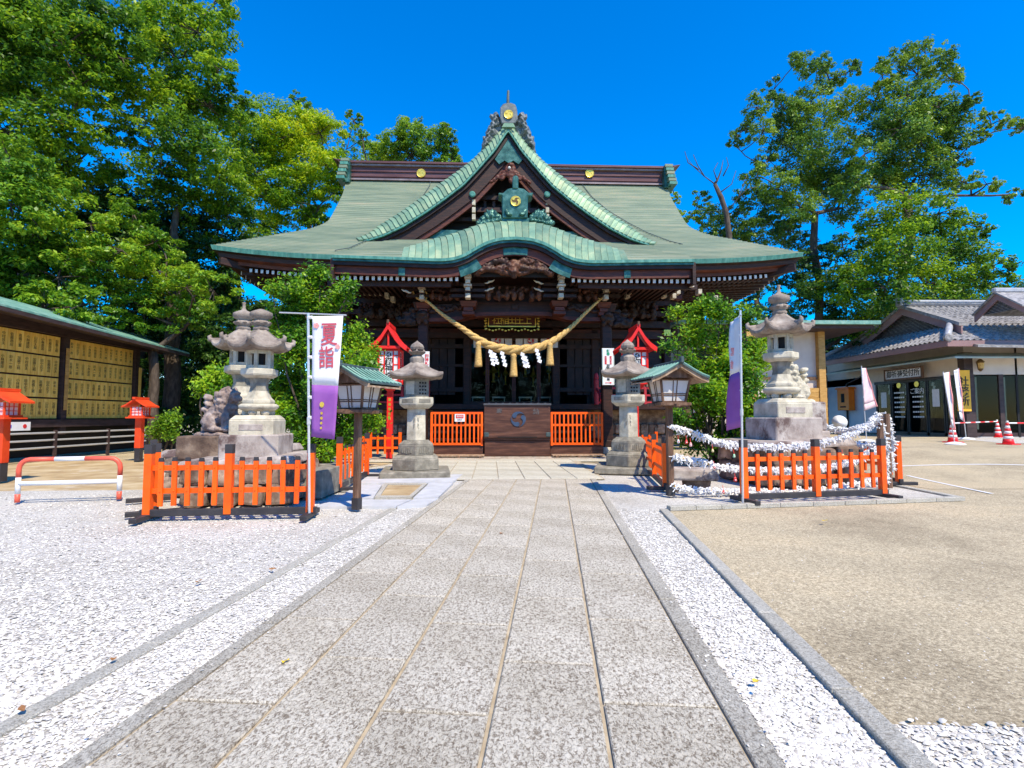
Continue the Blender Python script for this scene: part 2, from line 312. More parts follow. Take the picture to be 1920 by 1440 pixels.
def gravel_mat(name='white_gravel', scale=48, lo=.5):
    m, nt, b, out = newmat(name); tc = N_(nt, 'ShaderNodeTexCoord')
    v = N_(nt, 'ShaderNodeTexVoronoi', Scale=scale); v2 = N_(nt, 'ShaderNodeTexVoronoi', Scale=scale); v2.feature = 'DISTANCE_TO_EDGE'
    w = N_(nt, 'ShaderNodeTexNoise', Scale=.9, Detail=6, Roughness=.6)
    for n in (v, v2, w): nt.links.new(tc.outputs['Object'], n.inputs['Vector'])
    sp = N_(nt, 'ShaderNodeSeparateColor'); nt.links.new(v.outputs['Color'], sp.inputs[0])
    c = ramp(nt, sp.outputs[0], [(.0, (.44, .41, .36)), (.15, (.55, .515, .46)), (.6, (.65, .615, .55)), (1, (.76, .725, .66))])
    d = ramp(nt, v2.outputs[0], [(.0, (lo, lo, lo*1.02)), (.10, (1, 1, 1))])
    c2 = ramp(nt, w.outputs[0], [(.3, (.80, .78, .75)), (.55, (1, 1, 1))])
    m1 = N_(nt, 'ShaderNodeMix', data_type='RGBA', blend_type='MULTIPLY'); m1.inputs[0].default_value = 1; nt.links.new(c, m1.inputs[6]); nt.links.new(d, m1.inputs[7])
    m2 = N_(nt, 'ShaderNodeMix', data_type='RGBA', blend_type='MULTIPLY'); m2.inputs[0].default_value = 1; nt.links.new(m1.outputs[2], m2.inputs[6]); nt.links.new(c2, m2.inputs[7])
    nt.links.new(m2.outputs[2], b.inputs['Base Color']); b.inputs['Roughness'].default_value = .85
    bp = N_(nt, 'ShaderNodeBump', Strength=.7, Distance=.02); nt.links.new(v2.outputs[0], bp.inputs['Height']); nt.links.new(bp.outputs[0], b.inputs['Normal'])
    return m
M['gravel'] = gravel_mat()
M['pebble'] = mk('pale_pebble', [(.25, (.42, .40, .40)), (.4, (.66, .65, .67)), (.75, (.84, .83, .84))], scale=14, rough=.75, detail=2)
def slab_mat(name, dark, light, sc1=26, contrast=1.):
    m, nt, b, out = newmat(name); tc = N_(nt, 'ShaderNodeTexCoord'); oi = N_(nt, 'ShaderNodeObjectInfo')
    mp = N_(nt, 'ShaderNodeMapping'); mp.inputs['Scale'].default_value = (1, .62, 1); mp.inputs['Rotation'].default_value = (0, 0, .5)
    cb = N_(nt, 'ShaderNodeCombineXYZ'); ml = N_(nt, 'ShaderNodeMath', operation='MULTIPLY'); ml.inputs[1].default_value = 50
    nt.links.new(oi.outputs['Random'], ml.inputs[0]); nt.links.new(ml.outputs[0], cb.inputs[2]); ad = N_(nt, 'ShaderNodeVectorMath', operation='ADD')
    nt.links.new(tc.outputs['Object'], ad.inputs[0]); nt.links.new(cb.outputs[0], ad.inputs[1]); nt.links.new(ad.outputs[0], mp.inputs[0])
    a = N_(nt, 'ShaderNodeTexNoise', Scale=sc1*2.9, Detail=7, Roughness=.72, Distortion=.8); w = N_(nt, 'ShaderNodeTexNoise', Scale=1.3, Detail=6, Roughness=.65)
    nt.links.new(mp.outputs[0], a.inputs['Vector']); nt.links.new(tc.outputs['Object'], w.inputs['Vector'])
    mid = tuple((x+y)/2 for x, y in zip(dark, light))
    c = ramp(nt, a.outputs[0], [(.41, dark), (.475, mid), (.535, light), (.75, tuple(x*1.12 for x in light))])
    c2 = ramp(nt, w.outputs[0], [(.3, (.80, .77, .72)), (.6, (1.05, 1.04, 1.03))])
    m1 = N_(nt, 'ShaderNodeMix', data_type='RGBA', blend_type='MULTIPLY'); m1.inputs[0].default_value = 1; nt.links.new(c, m1.inputs[6]); nt.links.new(c2, m1.inputs[7])
    mr = N_(nt, 'ShaderNodeMapRange'); mr.inputs['To Min'].default_value = .96; mr.inputs['To Max'].default_value = 1.07; nt.links.new(oi.outputs['Random'], mr.inputs[0])
    h = N_(nt, 'ShaderNodeHueSaturation'); nt.links.new(mr.outputs[0], h.inputs['Value']); nt.links.new(m1.outputs[2], h.inputs['Color'])
    nt.links.new(h.outputs[0], b.inputs['Base Color']); b.inputs['Roughness'].default_value = .8
    bp = N_(nt, 'ShaderNodeBump', Strength=.9, Distance=.012); nt.links.new(a.outputs[0], bp.inputs['Height']); nt.links.new(bp.outputs[0], b.inputs['Normal'])
    return m
M['slab'] = slab_mat('chiselled_granite', (.19, .150, .105), (.61, .56, .46))
M['slab_edge'] = slab_mat('grey_granite_border', (.20, .175, .14), (.50, .47, .40), 30)
M['slab_far'] = slab_mat('pale_paving', (.38, .355, .28), (.58, .55, .45), 30)
M['kerb'] = slab_mat('grey_kerb', (.26, .24, .20), (.54, .52, .46), 40)
M['joint'] = mk('sandy_joint', [(.3, (.33, .26, .17)), (.7, (.50, .42, .30))], scale=9, rough=.95, bump=.3)
M['sand'] = mk('sandy_earth', [(.3, (.30, .20, .10)), (.5, (.44, .32, .17)), (.7, (.58, .47, .30))], scale=1.5, rough=.95, bump=.3, bscale=30, dirt=((.62, .58, .5), .56, .7), dscale=.8)

def sheet(name, pts, z, mat, label=None):
    b = MB(); b.add([(x, y, z) for x, y in pts], [tuple(range(len(pts)))])
    o = b.build(name, mat); o['kind'] = 'structure'; return o
sheet('ground', [(-400, -60), (400, -60), (400, 700), (-400, 700)], -.045, M['asphalt'])
g = sheet('gravel_yard', [(-16, -3), (.95, -3), (1.45, 1.9), (2.15, 7.4), (3.3, 7.58), (7.05, 8.22), (7.3, 13.2), (1.9, 14.6), (-3, 14.6), (-4.6, 9.6), (-16, 9.0)], -.03, M['gravel'])
sheet('gravel_patch', [(1.12, -1), (9, -1), (9, 2.1), (4.2, 2.22), (2.4, 2.25), (1.5, 2.3)], -.036, M['gravel'])
sheet('sandy_ground', [(-40, 9.02), (-16, 9.02), (-4.7, 9.62), (-3.2, 14.6), (-3.2, 16.3), (-40, 16.3)], -.038, M['sand'])

def chamfer_slab(w, l, h=.05, c=.006):
    x, y = w/2, l/2; b = MB()
    vs = [(-x, -y, -h), (x, -y, -h), (x, y, -h), (-x, y, -h), (-x, -y, -c), (x, -y, -c), (x, y, -c), (-x, y, -c), (-x+c, -y+c, 0), (x-c, -y+c, 0), (x-c, y-c, 0), (-x+c, y-c, 0)]
    fs = [(8, 9, 10, 11)]
    for i in range(4):
        j = (i+1) % 4; fs += [(i, j, 4+j, 4+i), (4+i, 4+j, 8+j, 8+i)]
    b.add(vs, fs); return b
path = thing('stone_path', None, None, (0, 0, 0), -math.atan(.094)); path['kind'] = 'structure'
b = MB(); b.add([(-1.785, -1, -.016), (.828, -1, -.016), (.828, 10.95, -.016), (-1.785, 10.95, -.016)], [(0, 1, 2, 3)]); b.build('joint_bed', M['joint'], path)
ue = [-1.688, -1.222, -.762, -.275, .20, .708]; off = [.21, .665, .20, .69, .33]
slabs = {}
for k in range(5):
    w = ue[k+1]-ue[k]; v = -.8+off[k]
    while v < 10.86:
        l = .97 if v+.97 < 10.7 else max(.2, 10.9-v)
        key = (k, round(l, 2))
        if key not in slabs: slabs[key] = chamfer_slab(w-.019, l-.013).mesh('paving_slab', M['slab'])
        link('paving_slab', slabs[key], path, ((ue[k]+ue[k+1])/2, v+l/2, random.uniform(-.003, .002)), (random.uniform(-.002, .002), random.uniform(-.003, .003), 0)); v += l
for (u0, u1, o_) in ((-1.785, -1.688, .1), (.708, .828, .72)):
    v = -.8+o_; me = chamfer_slab(u1-u0-.012, 1.93).mesh('border_stone', M['slab_edge'])
    while v < 10.4:
        link('border_stone', me, path, ((u0+u1)/2, v+.97, .001)); v += 1.95

# flush grey kerb strips
kb = thing('path_kerb', None, None); kb['kind'] = 'structure'
def kerb_run(p0, p1, w, n, z=.004, h=.06, name='kerb_stone', par=kb, mat='kerb'):
    p0 = Vector(p0); p1 = Vector(p1); d = (p1-p0); L_ = d.length/n; a = math.atan2(d.y, d.x)
    me = chamfer_slab(L_-.01, w, h, .006).mesh(name, M[mat])
    for i in range(n):
        c = p0+d*((i+.5)/n); link(name, me, par, (c.x, c.y, z+random.uniform(-.002, .002)), (0, 0, a))
kerb_run((1.33, .6), (2.16, 7.3), .11, 7, .0)
kerb_run((-2.234, .4), (-1.53, 7.6), .09, 8, -.014)
kerb_run((2.26, 7.42), (3.4, 7.6), .12, 3, .02)
kerb_run((3.4, 7.6), (7.05, 8.22), .12, 7, .02)
kerb_run((7.12, 8.3), (7.25, 10.5), .12, 4, .0)

# pale paving in front of the hall, parallel to the hall
fp = thing('forecourt_paving', None, None, (.37, 17, 0), R(1.5)); fp['kind'] = 'structure'
b = MB(); b.add([(-2.25, -6.25, -.012), (1.5, -6.25, -.012), (1.75, -1.2, -.012), (-2.25, -1.2, -.012)], [(0, 1, 2, 3)]); b.build('joint_bed', M['joint'], fp)
me = chamfer_slab(.515, .985, .03).mesh('paving_slab', M['slab_far']); me2 = chamfer_slab(.515, .53, .03).mesh('paving_slab', M['slab_far'])
for i in range(7):
    for j in range(5):
        y0 = -6.2+j*1.0+(0 if i % 2 else -.0)
        link('paving_slab', me, fp, (-1.98+i*.53, y0+.5, .006+random.uniform(-.002, .002)))
b = MB(); b.add([(-7.5, -1.9, -.02), (8.5, -1.9, -.02), (8.5, 1.5, -.02), (-7.5, 1.5, -.02)], [(0, 1, 2, 3)]); b.build('joint_bed', M['joint'], fp)
M['brick'] = mk('worn_paver', [(.3, (.27, .20, .15)), (.5, (.40, .33, .26)), (.7, (.52, .47, .38))], scale=5, rough=.9, vary=.22, bump=.2)
me = chamfer_slab(.39, .19, .03).mesh('paver', M['brick'])
for j in range(5):
    for i in range(34):
        link('paver', me, fp, (-6.9+i*.4+(.2 if j % 2 else 0), -1.1+j*.2, .002+random.uniform(-.002, .003)))
me = chamfer_slab(.99, .68, .03).mesh('paving_slab', M['slab_far'])
for i in range(16): link('paving_slab', me, fp, (-7.0+i, -1.55, .008))

# paving with a recessed drain cover, left of the path
dp = thing('side_paving', None, None); dp['kind'] = 'structure'
p0 = gnd(590, 952); 
for (q, nm) in ((((590, 951), (742, 951), (772, 938), (628, 938)), 'paving_slab'), (((745, 951), (800, 948), (822, 936), (775, 938)), 'paving_slab'),
                (((636, 935), (700, 935), (716, 910), (668, 910)), 'paving_slab'), (((775, 935), (822, 933), (850, 906), (806, 906)), 'paving_slab'),
                (((672, 907), (850, 904), (868, 890), (690, 892)), 'paving_slab')):
    ps = [gnd(*p) for p in q]; b = MB(); n = 4
    b.add([(p.x, p.y, -.05) for p in ps]+[(p.x, p.y, .012) for p in ps], [(4, 5, 6, 7)]+[(i, (i+1) % 4, 4+(i+1) % 4, 4+i) for i in range(4)]); b.build(nm, M['concrete'], dp)
for (q, m_) in ((((702, 934), (772, 934), (802, 907), (722, 907)), 'kerb'),):
    ps = [gnd(*p) for p in q]; c = sum(ps, Vector())/4; b = MB()
    for k in range(4):
        a_, b_ = ps[k], ps[(k+1) % 4]; ai = a_+(c-a_)*.2; bi = b_+(c-b_)*.2
        b.add([(p.x, p.y, z) for z in (-.04, .016) for p in (a_, b_, bi, ai)], [(4, 5, 6, 7), (0, 1, 5, 4), (2, 3, 7, 6)])
    b.build('drain_frame', M['kerb'], dp)
    b = MB(); ii = [p+(c-p)*.2 for p in ps]; b.add([(p.x, p.y, -.006) for p in ii], [(0, 1, 2, 3)]); b.build('drain_cover', M['sand'], dp)

# loose pebbles: real stones near the camera
def pebbles(name, regions, label):
    base = np.array([(math.cos(i*math.pi/3), math.sin(i*math.pi/3), 0) for i in range(6)]+[(.1, 0, .9)], float)
    fc = np.array([(i, (i+1) % 6, 6) for i in range(6)])
    V = []; n_all = 0
    for (fn, n, s0, s1, z0) in regions:
        P = fn(n); n = len(P); s = rng.uniform(s0, s1, n)*rng.choice([.7, 1, 1.25], n)
        a = rng.uniform(0, 6.28, n); ca, sa = np.cos(a), np.sin(a)
        S = np.stack([s, s*rng.uniform(.55, .95, n), s*rng.uniform(.35, .7, n)], 1)
        q = base[None]*S[:, None]; q = q*rng.uniform(.8, 1.15, q.shape)
        tx = rng.uniform(-.5, .5, n); y2 = q[:, :, 1]*np.cos(tx)[:, None]-q[:, :, 2]*np.sin(tx)[:, None]; z2 = q[:, :, 1]*np.sin(tx)[:, None]+q[:, :, 2]*np.cos(tx)[:, None]
        x = q[:, :, 0]*ca[:, None]-y2*sa[:, None]; y = q[:, :, 0]*sa[:, None]+y2*ca[:, None]
        V.append(np.stack([x+P[:, 0:1], y+P[:, 1:2], z2+z0+S[:, 2:3]*.35], 2).reshape(-1, 3)); n_all += n
    V = np.concatenate(V); F = (fc[None]+np.arange(n_all)[:, None, None]*7).reshape(-1)
    me = bpy.data.meshes.new(name); me.vertices.add(len(V)); me.vertices.foreach_set('co', V.reshape(-1)); nf = len(F)//3
    me.loops.add(len(F)); me.loops.foreach_set('vertex_index', F); me.polygons.add(nf); me.polygons.foreach_set('loop_start', np.arange(nf)*3); me.polygons.foreach_set('use_smooth', np.ones(nf, bool)); me.update(calc_edges=True)
    me.materials.append(M['pebble_isl']); o = link(name, me); tag(o, label, 'gravel', kind='stuff'); return o
m, nt, b_, out = newmat('pebble_island'); geo = N_(nt, 'ShaderNodeNewGeometry')
c = ramp(nt, geo.outputs['Random Per Island'], [(0, (.33, .30, .26)), (.12, (.53, .495, .44)), (.55, (.68, .645, .58)), (1, (.80, .765, .70))]); nt.links.new(c, b_.inputs['Base Color']); b_.inputs['Roughness'].default_value = .7
M['pebble_isl'] = m
def depth_sample(n, y0, y1, p=1.6):                   # more stones near the camera
    u = rng.random(n); return (y0**(1-p)+u*(y1**(1-p)-y0**(1-p)))**(1/(1-p))
def right_strip(n):
    y = depth_sample(n, 1.0, 7.4, 1.5); lo = .835+.094*y+.01; hi = 1.26+(y-.6)*.124
    return np.stack([lo+(hi-lo)*rng.random(n), y], 1)
def right_patch(n):
    x = rng.uniform(1.58, 4.4, n); y = rng.uniform(.9, 2.25, n)+rng.normal(0, .04, n); return np.stack([x, y], 1)
def left_in(n):
    y = depth_sample(n, 1.2, 7.6, 1.5); hi = -1.79+.094*y; lo = -2.234+(y-.4)*.0978+.05; hi = np.maximum(hi, lo+.02); return np.stack([lo+(hi-lo)*rng.random(n), y], 1)
def left_out(n):
    y = depth_sample(n, 1.3, 9., 1.5); hi = -2.234+(y-.4)*.0978-.05; lo = -1.12*y-.5; return np.stack([lo+(hi-lo)*rng.random(n), y], 1)
pebbles('path_gravel', [(right_strip, 26000, .006, .0125, -.028), (left_in, 12000, .006, .012, -.028)], 'white pebbles filling the narrow strips beside the stone path')
pebbles('patch_gravel', [(right_patch, 13000, .008, .016, -.034)], 'white pebbles at the bottom right corner of the brown lot')
pebbles('yard_gravel', [(left_out, 60000, .006, .0135, -.028)], 'white gravel covering the open yard on the left')

# grit scattered over the brown lot
def lot(n):
    y = depth_sample(n, 2.3, 9.5, 1.4); lo = 1.3+.13*y; return np.stack([lo+rng.random(n)**1.2*(y*1.15), y], 1)
pebbles('lot_grit', [(lot, 1500, .002, .006, -.045)], 'fine grit scattered over the brown lot on the right')
def spill(n):
    y = depth_sample(n, 1.2, 9, 1.3); s = rng.choice([-1.72, .77], n); return np.stack([s+.094*y+rng.normal(0, .10, n), y], 1)
pebbles('stray_pebbles', [(spill, 260, .005, .011, .002)], 'stray white pebbles kicked onto the borders of the stone path')
# fallen leaves
lm = {'y': flat('yellow_leaf', (.6, .42, .03)), 'b': flat('brown_leaf', (.3, .14, .05))}
for (px, py, k, s) in ((535, 1240, 'y', .016), (1546, 976, 'y', .03), (512, 1067, 'b', .025), (212, 1236, 'b', .016), (1417, 1277, 'y', .016), (40, 1330, 'b', .02), (940, 1000, 'b', .02), (372, 1090, 'b', .02)):
    p = gnd(px, py, .006); b = MB(); n = 8
    b.add([(math.cos(6.28*i/n)*s*(1.6 if i % 2 else 1.2), math.sin(6.28*i/n)*s*.7, .004+.006*math.cos(i*2)) for i in range(n)]+[(0, 0, .001)], [(i, (i+1) % n, n) for i in range(n)])
    o = b.build('fallen_leaf', lm[k], loc=(p.x, p.y, p.z), rot=(0, 0, px)); fl = o
    spot = {535: 'yellow leaf lying on a slab low in the left half of the path', 1546: 'yellow leaf on the brown lot in front of the right picket fence', 512: 'brown leaf on the gravel beside the upper part of the left grey strip', 212: 'brown leaf on the gravel beside the lower part of the left grey strip',
            1417: 'small yellow leaf among the pebbles right of the path', 40: 'brown leaf in the gravel near the bottom left edge', 940: 'brown leaf on the upper middle of the stone path', 372: 'brown leaf out in the middle of the left gravel yard'}[px]
    tag(o, spot, 'leaf', 'fallen leaves on the ground')
# ---------------------------------------------------------------- the worship hall
HO, HA = Vector((.37, 17, 0)), R(1.5)
HR = Matrix.Rotation(HA, 3, 'Z'); HI = HR.inverted()
def L(px, py, yl):                                    # hall-local point at local depth yl seen at a photo pixel
    o = HI @ (CO-HO); d = HI @ ray(px, py); return o+d*((yl-o.y)/d.y)
hall = thing('worship_hall', 'large dark timber shrine hall with sweeping green copper roof at the end of the path', 'shrine hall', HO, HA)
interp = lambda x, xs, ys: float(np.interp(x, xs, ys))
from bisect import bisect
def smooth(xs, ys):                                    # monotone cubic interpolation
    xs = np.array(xs, float); ys = np.array(ys, float); h = np.diff(xs); dl = np.diff(ys)/h; d = np.zeros(len(xs)); d[0] = dl[0]; d[-1] = dl[-1]
    for i in range(1, len(xs)-1): d[i] = 0 if dl[i-1]*dl[i] <= 0 else 2*dl[i-1]*dl[i]/(dl[i-1]+dl[i])
    def f(x):
        x = min(max(x, xs[0]), xs[-1]); i = min(max(int(np.searchsorted(xs, x, 'right'))-1, 0), len(h)-1); t = (x-xs[i])/h[i]
        return float(ys[i]*(1+2*t)*(1-t)**2+d[i]*h[i]*t*(1-t)**2+ys[i+1]*t*t*(3-2*t)+d[i+1]*h[i]*t*t*(t-1))
    return f
YE, YR = 1.6, 7.6
ZR = smooth([0, .25, .5, .62, .75, .88, 1], [L(950, y, YR-6*t).z for t, y in ((0, 338), (.25, 374), (.5, 420), (.62, 438), (.75, 452), (.88, 468), (1, 483))])
WR = smooth([0, .25, .5, .62, .75, .88, 1], [(L(948+h, y, YR-6*t).x-L(948-h, y, YR-6*t).x)/2 for t, y, h in ((0, 345, 300), (.25, 374, 311), (.5, 422, 336), (.62, 438, 368), (.75, 450, 425), (.88, 456, 495), (1, 458, 555))])
ZE = ZR(1); LF = L(388, 460, YE).z-ZE; WE = WR(1)
def lift(r, t): return LF*max(0, (abs(r)-.56)/.44)**2*t**2
def roof_pt(u, t, side=1): 
    w = WR(t); y = YR-(YR-YE)*t; z = ZR(t)+lift(u, t)
    return (u*w, y if side > 0 else 2*YR-y, z)
rows, cols = 54, 44
def courses(fn, t0, t1, n, m):
    """stepped shingle courses: each course overlaps the next by a small drop"""
    b = MB(); vs = []; fs = []
    for i in range(n):
        ta, tb = t0+(t1-t0)*i/n, t0+(t1-t0)*(i+1)/n
        for (t, dz) in ((ta, -.004), (tb, .026)):
            for j in range(m+1):
                p = fn(-1+2*j/m, t); vs.append((p[0], p[1], p[2]+dz))
    k = m+1
    for r in range(2*n-1):
        for j in range(m): fs.append((r*k+j, (r+1)*k+j, (r+1)*k+j+1, r*k+j+1))
    return b.add(vs, fs)
roof = link('roof', None, hall) ; roof.empty_display_size = .1
courses(lambda u, t: roof_pt(u, t, 1), 0, 1, rows, cols).build('shingle_course', M['copper'], roof, kind='stuff')
courses(lambda u, t: roof_pt(-u, t, -1), 0, 1, 30, 20).build('shingle_course', M['copper'], roof, kind='stuff')
for s in (-1, 1):
    def side(u, t, s=s):
        y = YR-(YR-YE)*t; hy = YR-y; return (s*WR(t), YR+hy*u*s, ZR(t)+lift(u, t)-.01)
    courses(side, .5, 1, 26, 24).build('shingle_course', M['copper'], roof, kind='stuff')
    b = MB(); ts = [i/12*.52 for i in range(13)]
    fr = [(s*6.9, YR-6*t, ZR(t)-.1) for t in ts]; bk = [(s*6.9, YR+6*t, ZR(t)-.1) for t in ts]
    b.strip(fr, bk); b.build('gable_wall', M['wood_dark'], hall)
# eave edges
def eave_ring(inset, dz):
    pts = []
    for i in range(45):
        u = -1+2*i/44; pts.append((u*(WE-inset), YE+inset, ZE+lift(u, 1)+dz))
    return pts
def side_eave(s, inset, dz):
    return [(s*(WE-inset), YE+inset+(12-2*inset)*i/24, ZE+lift(-1+2*i/24, 1)+dz) for i in range(25)]
def band(name, mat, i0, z0, i1, z1, par=hall):
    b = MB(); b.strip(eave_ring(i0, z0), eave_ring(i1, z1))
    for s in (-1, 1): b.strip(side_eave(s, i0, z0), side_eave(s, i1, z1))
    return b.build(name, mat, par)
band('eave_edge', M['copper_edge'], -.02, .03, .02, -.13)
band('eave_edge', M['bracket'], .02, -.13, .16, -.19)
band('eave_board', M['wood_dark'], .16, -.19, .18, -.33)
band('eave_board', M['wood_red'], .18, -.33, .42, -.40)
band('eave_board', M['wood_red'], .42, -.40, .44, -.52)
b = MB(); b.strip(eave_ring(.44, -.50), [(p[0]*.66, 4.1, 6.25) for p in eave_ring(.44, 0)])
for s in (-1, 1): b.strip(side_eave(s, .44, -.50), [(s*6.4, 4.1+(11.1-4.1)*i/24, 6.25) for i in range(25)])
b.build('soffit', M['wood_dark'], hall)
# rafters with chalk-white ends
rm = MB().box((0, 1.45, 0), (.085, 2.9, .12)).mesh('rafter', M['wood_dark']); tm = MB().box((0, -.012, 0), (.09, .02, .125)).mesh('rafter_end', M['white_tip'])
def rafter(x, y, z, rz=0, slope=0, tip=True):
    r = link('rafter', rm, hall, (x, y, z), (slope, 0, rz))
    if tip: link('rafter_end', tm, r)
for s in (-1, 1):
    for i in range(20):
        x = s*(5.65+i*.195); u = x/WE; rafter(x, YE+.5, ZE+lift(u, 1)-.60, 0, -.04-lift(u, 1)*.12)
    for i in range(26):
        yy = 2.4+i*.36; u = -1+2*(yy-YE)/12; rafter(s*9.8, yy, ZE+lift(u, 1)-.60, s*R(90), -.04-lift(u, 1)*.12)
    b = MB(); b.box((s*9.2, 2.75, 6.52), (3.0, .2, .24), (0, s*-.10, s*-R(45))); b.build('corner_rafter', M['wood_dark'], hall)
# main ridge
b = MB(); xr = WR(0)-.05; r0 = L(950, 341, YR-.4).z-.02; rh = (L(950, 310, YR-.4).z-r0)/1.15
b.box((0, YR, r0+.55*rh), (2*xr, .7, 1.1*rh)); b.build('ridge_box', M['ridge'], hall)
for (z, d, h, m_) in ((.05, .84, .10, 'ridge_pale'), (.26, .80, .06, 'ridge'), (.62, .80, .1, 'ridge'), (.98, .95, .12, 'ridge_pale'), (1.12, 1.12, .13, 'ridge')):
    MB().box((0, YR, r0+z*rh), (2*xr+(.5 if z > 1 else 0), d, h*rh)).build('ridge_moulding', M[m_], hall)
for s in (-1, 1):
    b = MB(); b.prism([(s*xr, r0+1.2*rh), (s*(xr+.55), r0+1.32*rh), (s*(xr+.2), r0+1.1*rh), (s*xr, r0+1.05*rh)], YR-.56, YR+.56); fix_normals(b.build('ridge_tip', M['ridge'], hall).data)
    e = MB(); e.box((s*(xr-.12), YR-.2, r0+.40*rh), (.30, 1.0, 1.5*rh)); en = e.build('ridge_end', M['copper_dark'], hall, bevel=.02)
    for k in range(6): MB().box((s*(xr-.08+k*.03), YR-.36-k*.03, r0+(1.08-k*.25)*rh), (.36, .9, .18*rh)).build('end_block', M['copper_edge'] if k % 2 else M['copper'], en)
def tomoe_mb(Rr, y0, y1):
    b = MB()
    for k in range(3):
        a0 = R(120*k+30); out_, in_ = [], []
        for i in range(13):
            s = i/12; a = a0+s*R(105); out_.append((math.cos(a)*.94*Rr, math.sin(a)*.94*Rr)); r = Rr*(.94-.60*s**1.3); in_.append((math.cos(a)*r, math.sin(a)*r))
        ae = a0+R(105); c = Rr*.64; hr = Rr*.30; head = []
        for i in range(1, 8):
            q = i/8*math.pi; rr = c+math.cos(q)*hr; tt = math.sin(q)*hr*1.1
            head.append((math.cos(ae)*rr-math.sin(ae)*tt, math.sin(ae)*rr+math.cos(ae)*tt))
        poly = out_+head+in_[::-1][:-1]; b.prism(poly, y0, y1)
    return b
def crest(parent, c, r, fg='gold', bgm='gold_dark', thick=.05, rim=True):
    d = MB(); d.lathe([(r, 0), (r, thick)], 28); o = d.build('crest_disc', M[bgm], parent); o.rotation_euler = (R(90), 0, 0); o.location = c
    t = tomoe_mb(r*.95, -.012, .0).build('tomoe', M[fg], o); fix_normals(t.data); t.rotation_euler = (R(-90), 0, 0); t.location = (0, 0, thick)
    if rim: 
        rg = MB().tube([(math.cos(a)*r, 0, math.sin(a)*r) for a in [i/28*2*math.pi for i in range(29)]], r*.09, 6).build('rim', M[fg], o); rg.rotation_euler = (R(-90), 0, 0); rg.location = (0, 0, thick)
    return o
for px in (790, 1105):
    p = L(px, 326, YR-.36); o = crest(hall, (p.x, p.y-.03, p.z), .19, 'gold', 'gold')
# lightning wires on the roof slope
for pts in ([(808, 330), (806, 350), (790, 375), (765, 398), (735, 425), (700, 448), (655, 468), (628, 473)], [(1086, 328), (1093, 350), (1110, 372), (1140, 398), (1180, 422), (1215, 440), (1255, 455), (1280, 461)]):
    P = []
    for (x, y) in pts:                               # drop each point on the roof surface
        best = min(((abs((lambda q: CO)(0).z*0+(L(x, y, YR-6*t)).z-(ZR(t)+lift(0, t))), t) for t in [i/200 for i in range(201)])); t = best[1]; q = L(x, y, YR-6*t); P.append((q.x, q.y, ZR(t)+.07))
    MB().tube(P, .016, 5).build('lightning_wire', M['slate_copper'], hall)

# ---- dormer gable
GY = 2.85; GX = L(953, 240, GY).x
gpx = [(0, 237), (8, 237), (29, 260), (62, 296), (87, 317), (120, 341), (156, 368), (198, 399), (235, 423), (259, 441), (283, 453)]
gin = [(0, 243), (6, 246), (29, 281), (62, 319), (87, 346), (120, 372), (156, 398), (198, 425), (235, 443), (259, 451), (278, 454.5)]
kk = (HO.y+GY)/FPX
hx = lambda dx, y, yl: (L(953+dx, y, yl).x-L(953-dx, y, yl).x)/2
go = [(hx(dx, y, GY+.40), L(953, y, GY+.40).z) for dx, y in gpx]; gi = [(hx(max(0, dx-2), y, GY), L(953, y, GY).z) for dx, y in gin]
def resample(p, n):
    d = [0]
    for a, b_ in zip(p, p[1:]): d.append(d[-1]+math.dist(a, b_))
    return [(interp(d[-1]*i/n, d, [q[0] for q in p]), interp(d[-1]*i/n, d, [q[1] for q in p])) for i in range(n+1)]
NV = 40
GO, GI = resample(go, NV), resample(gi, NV)
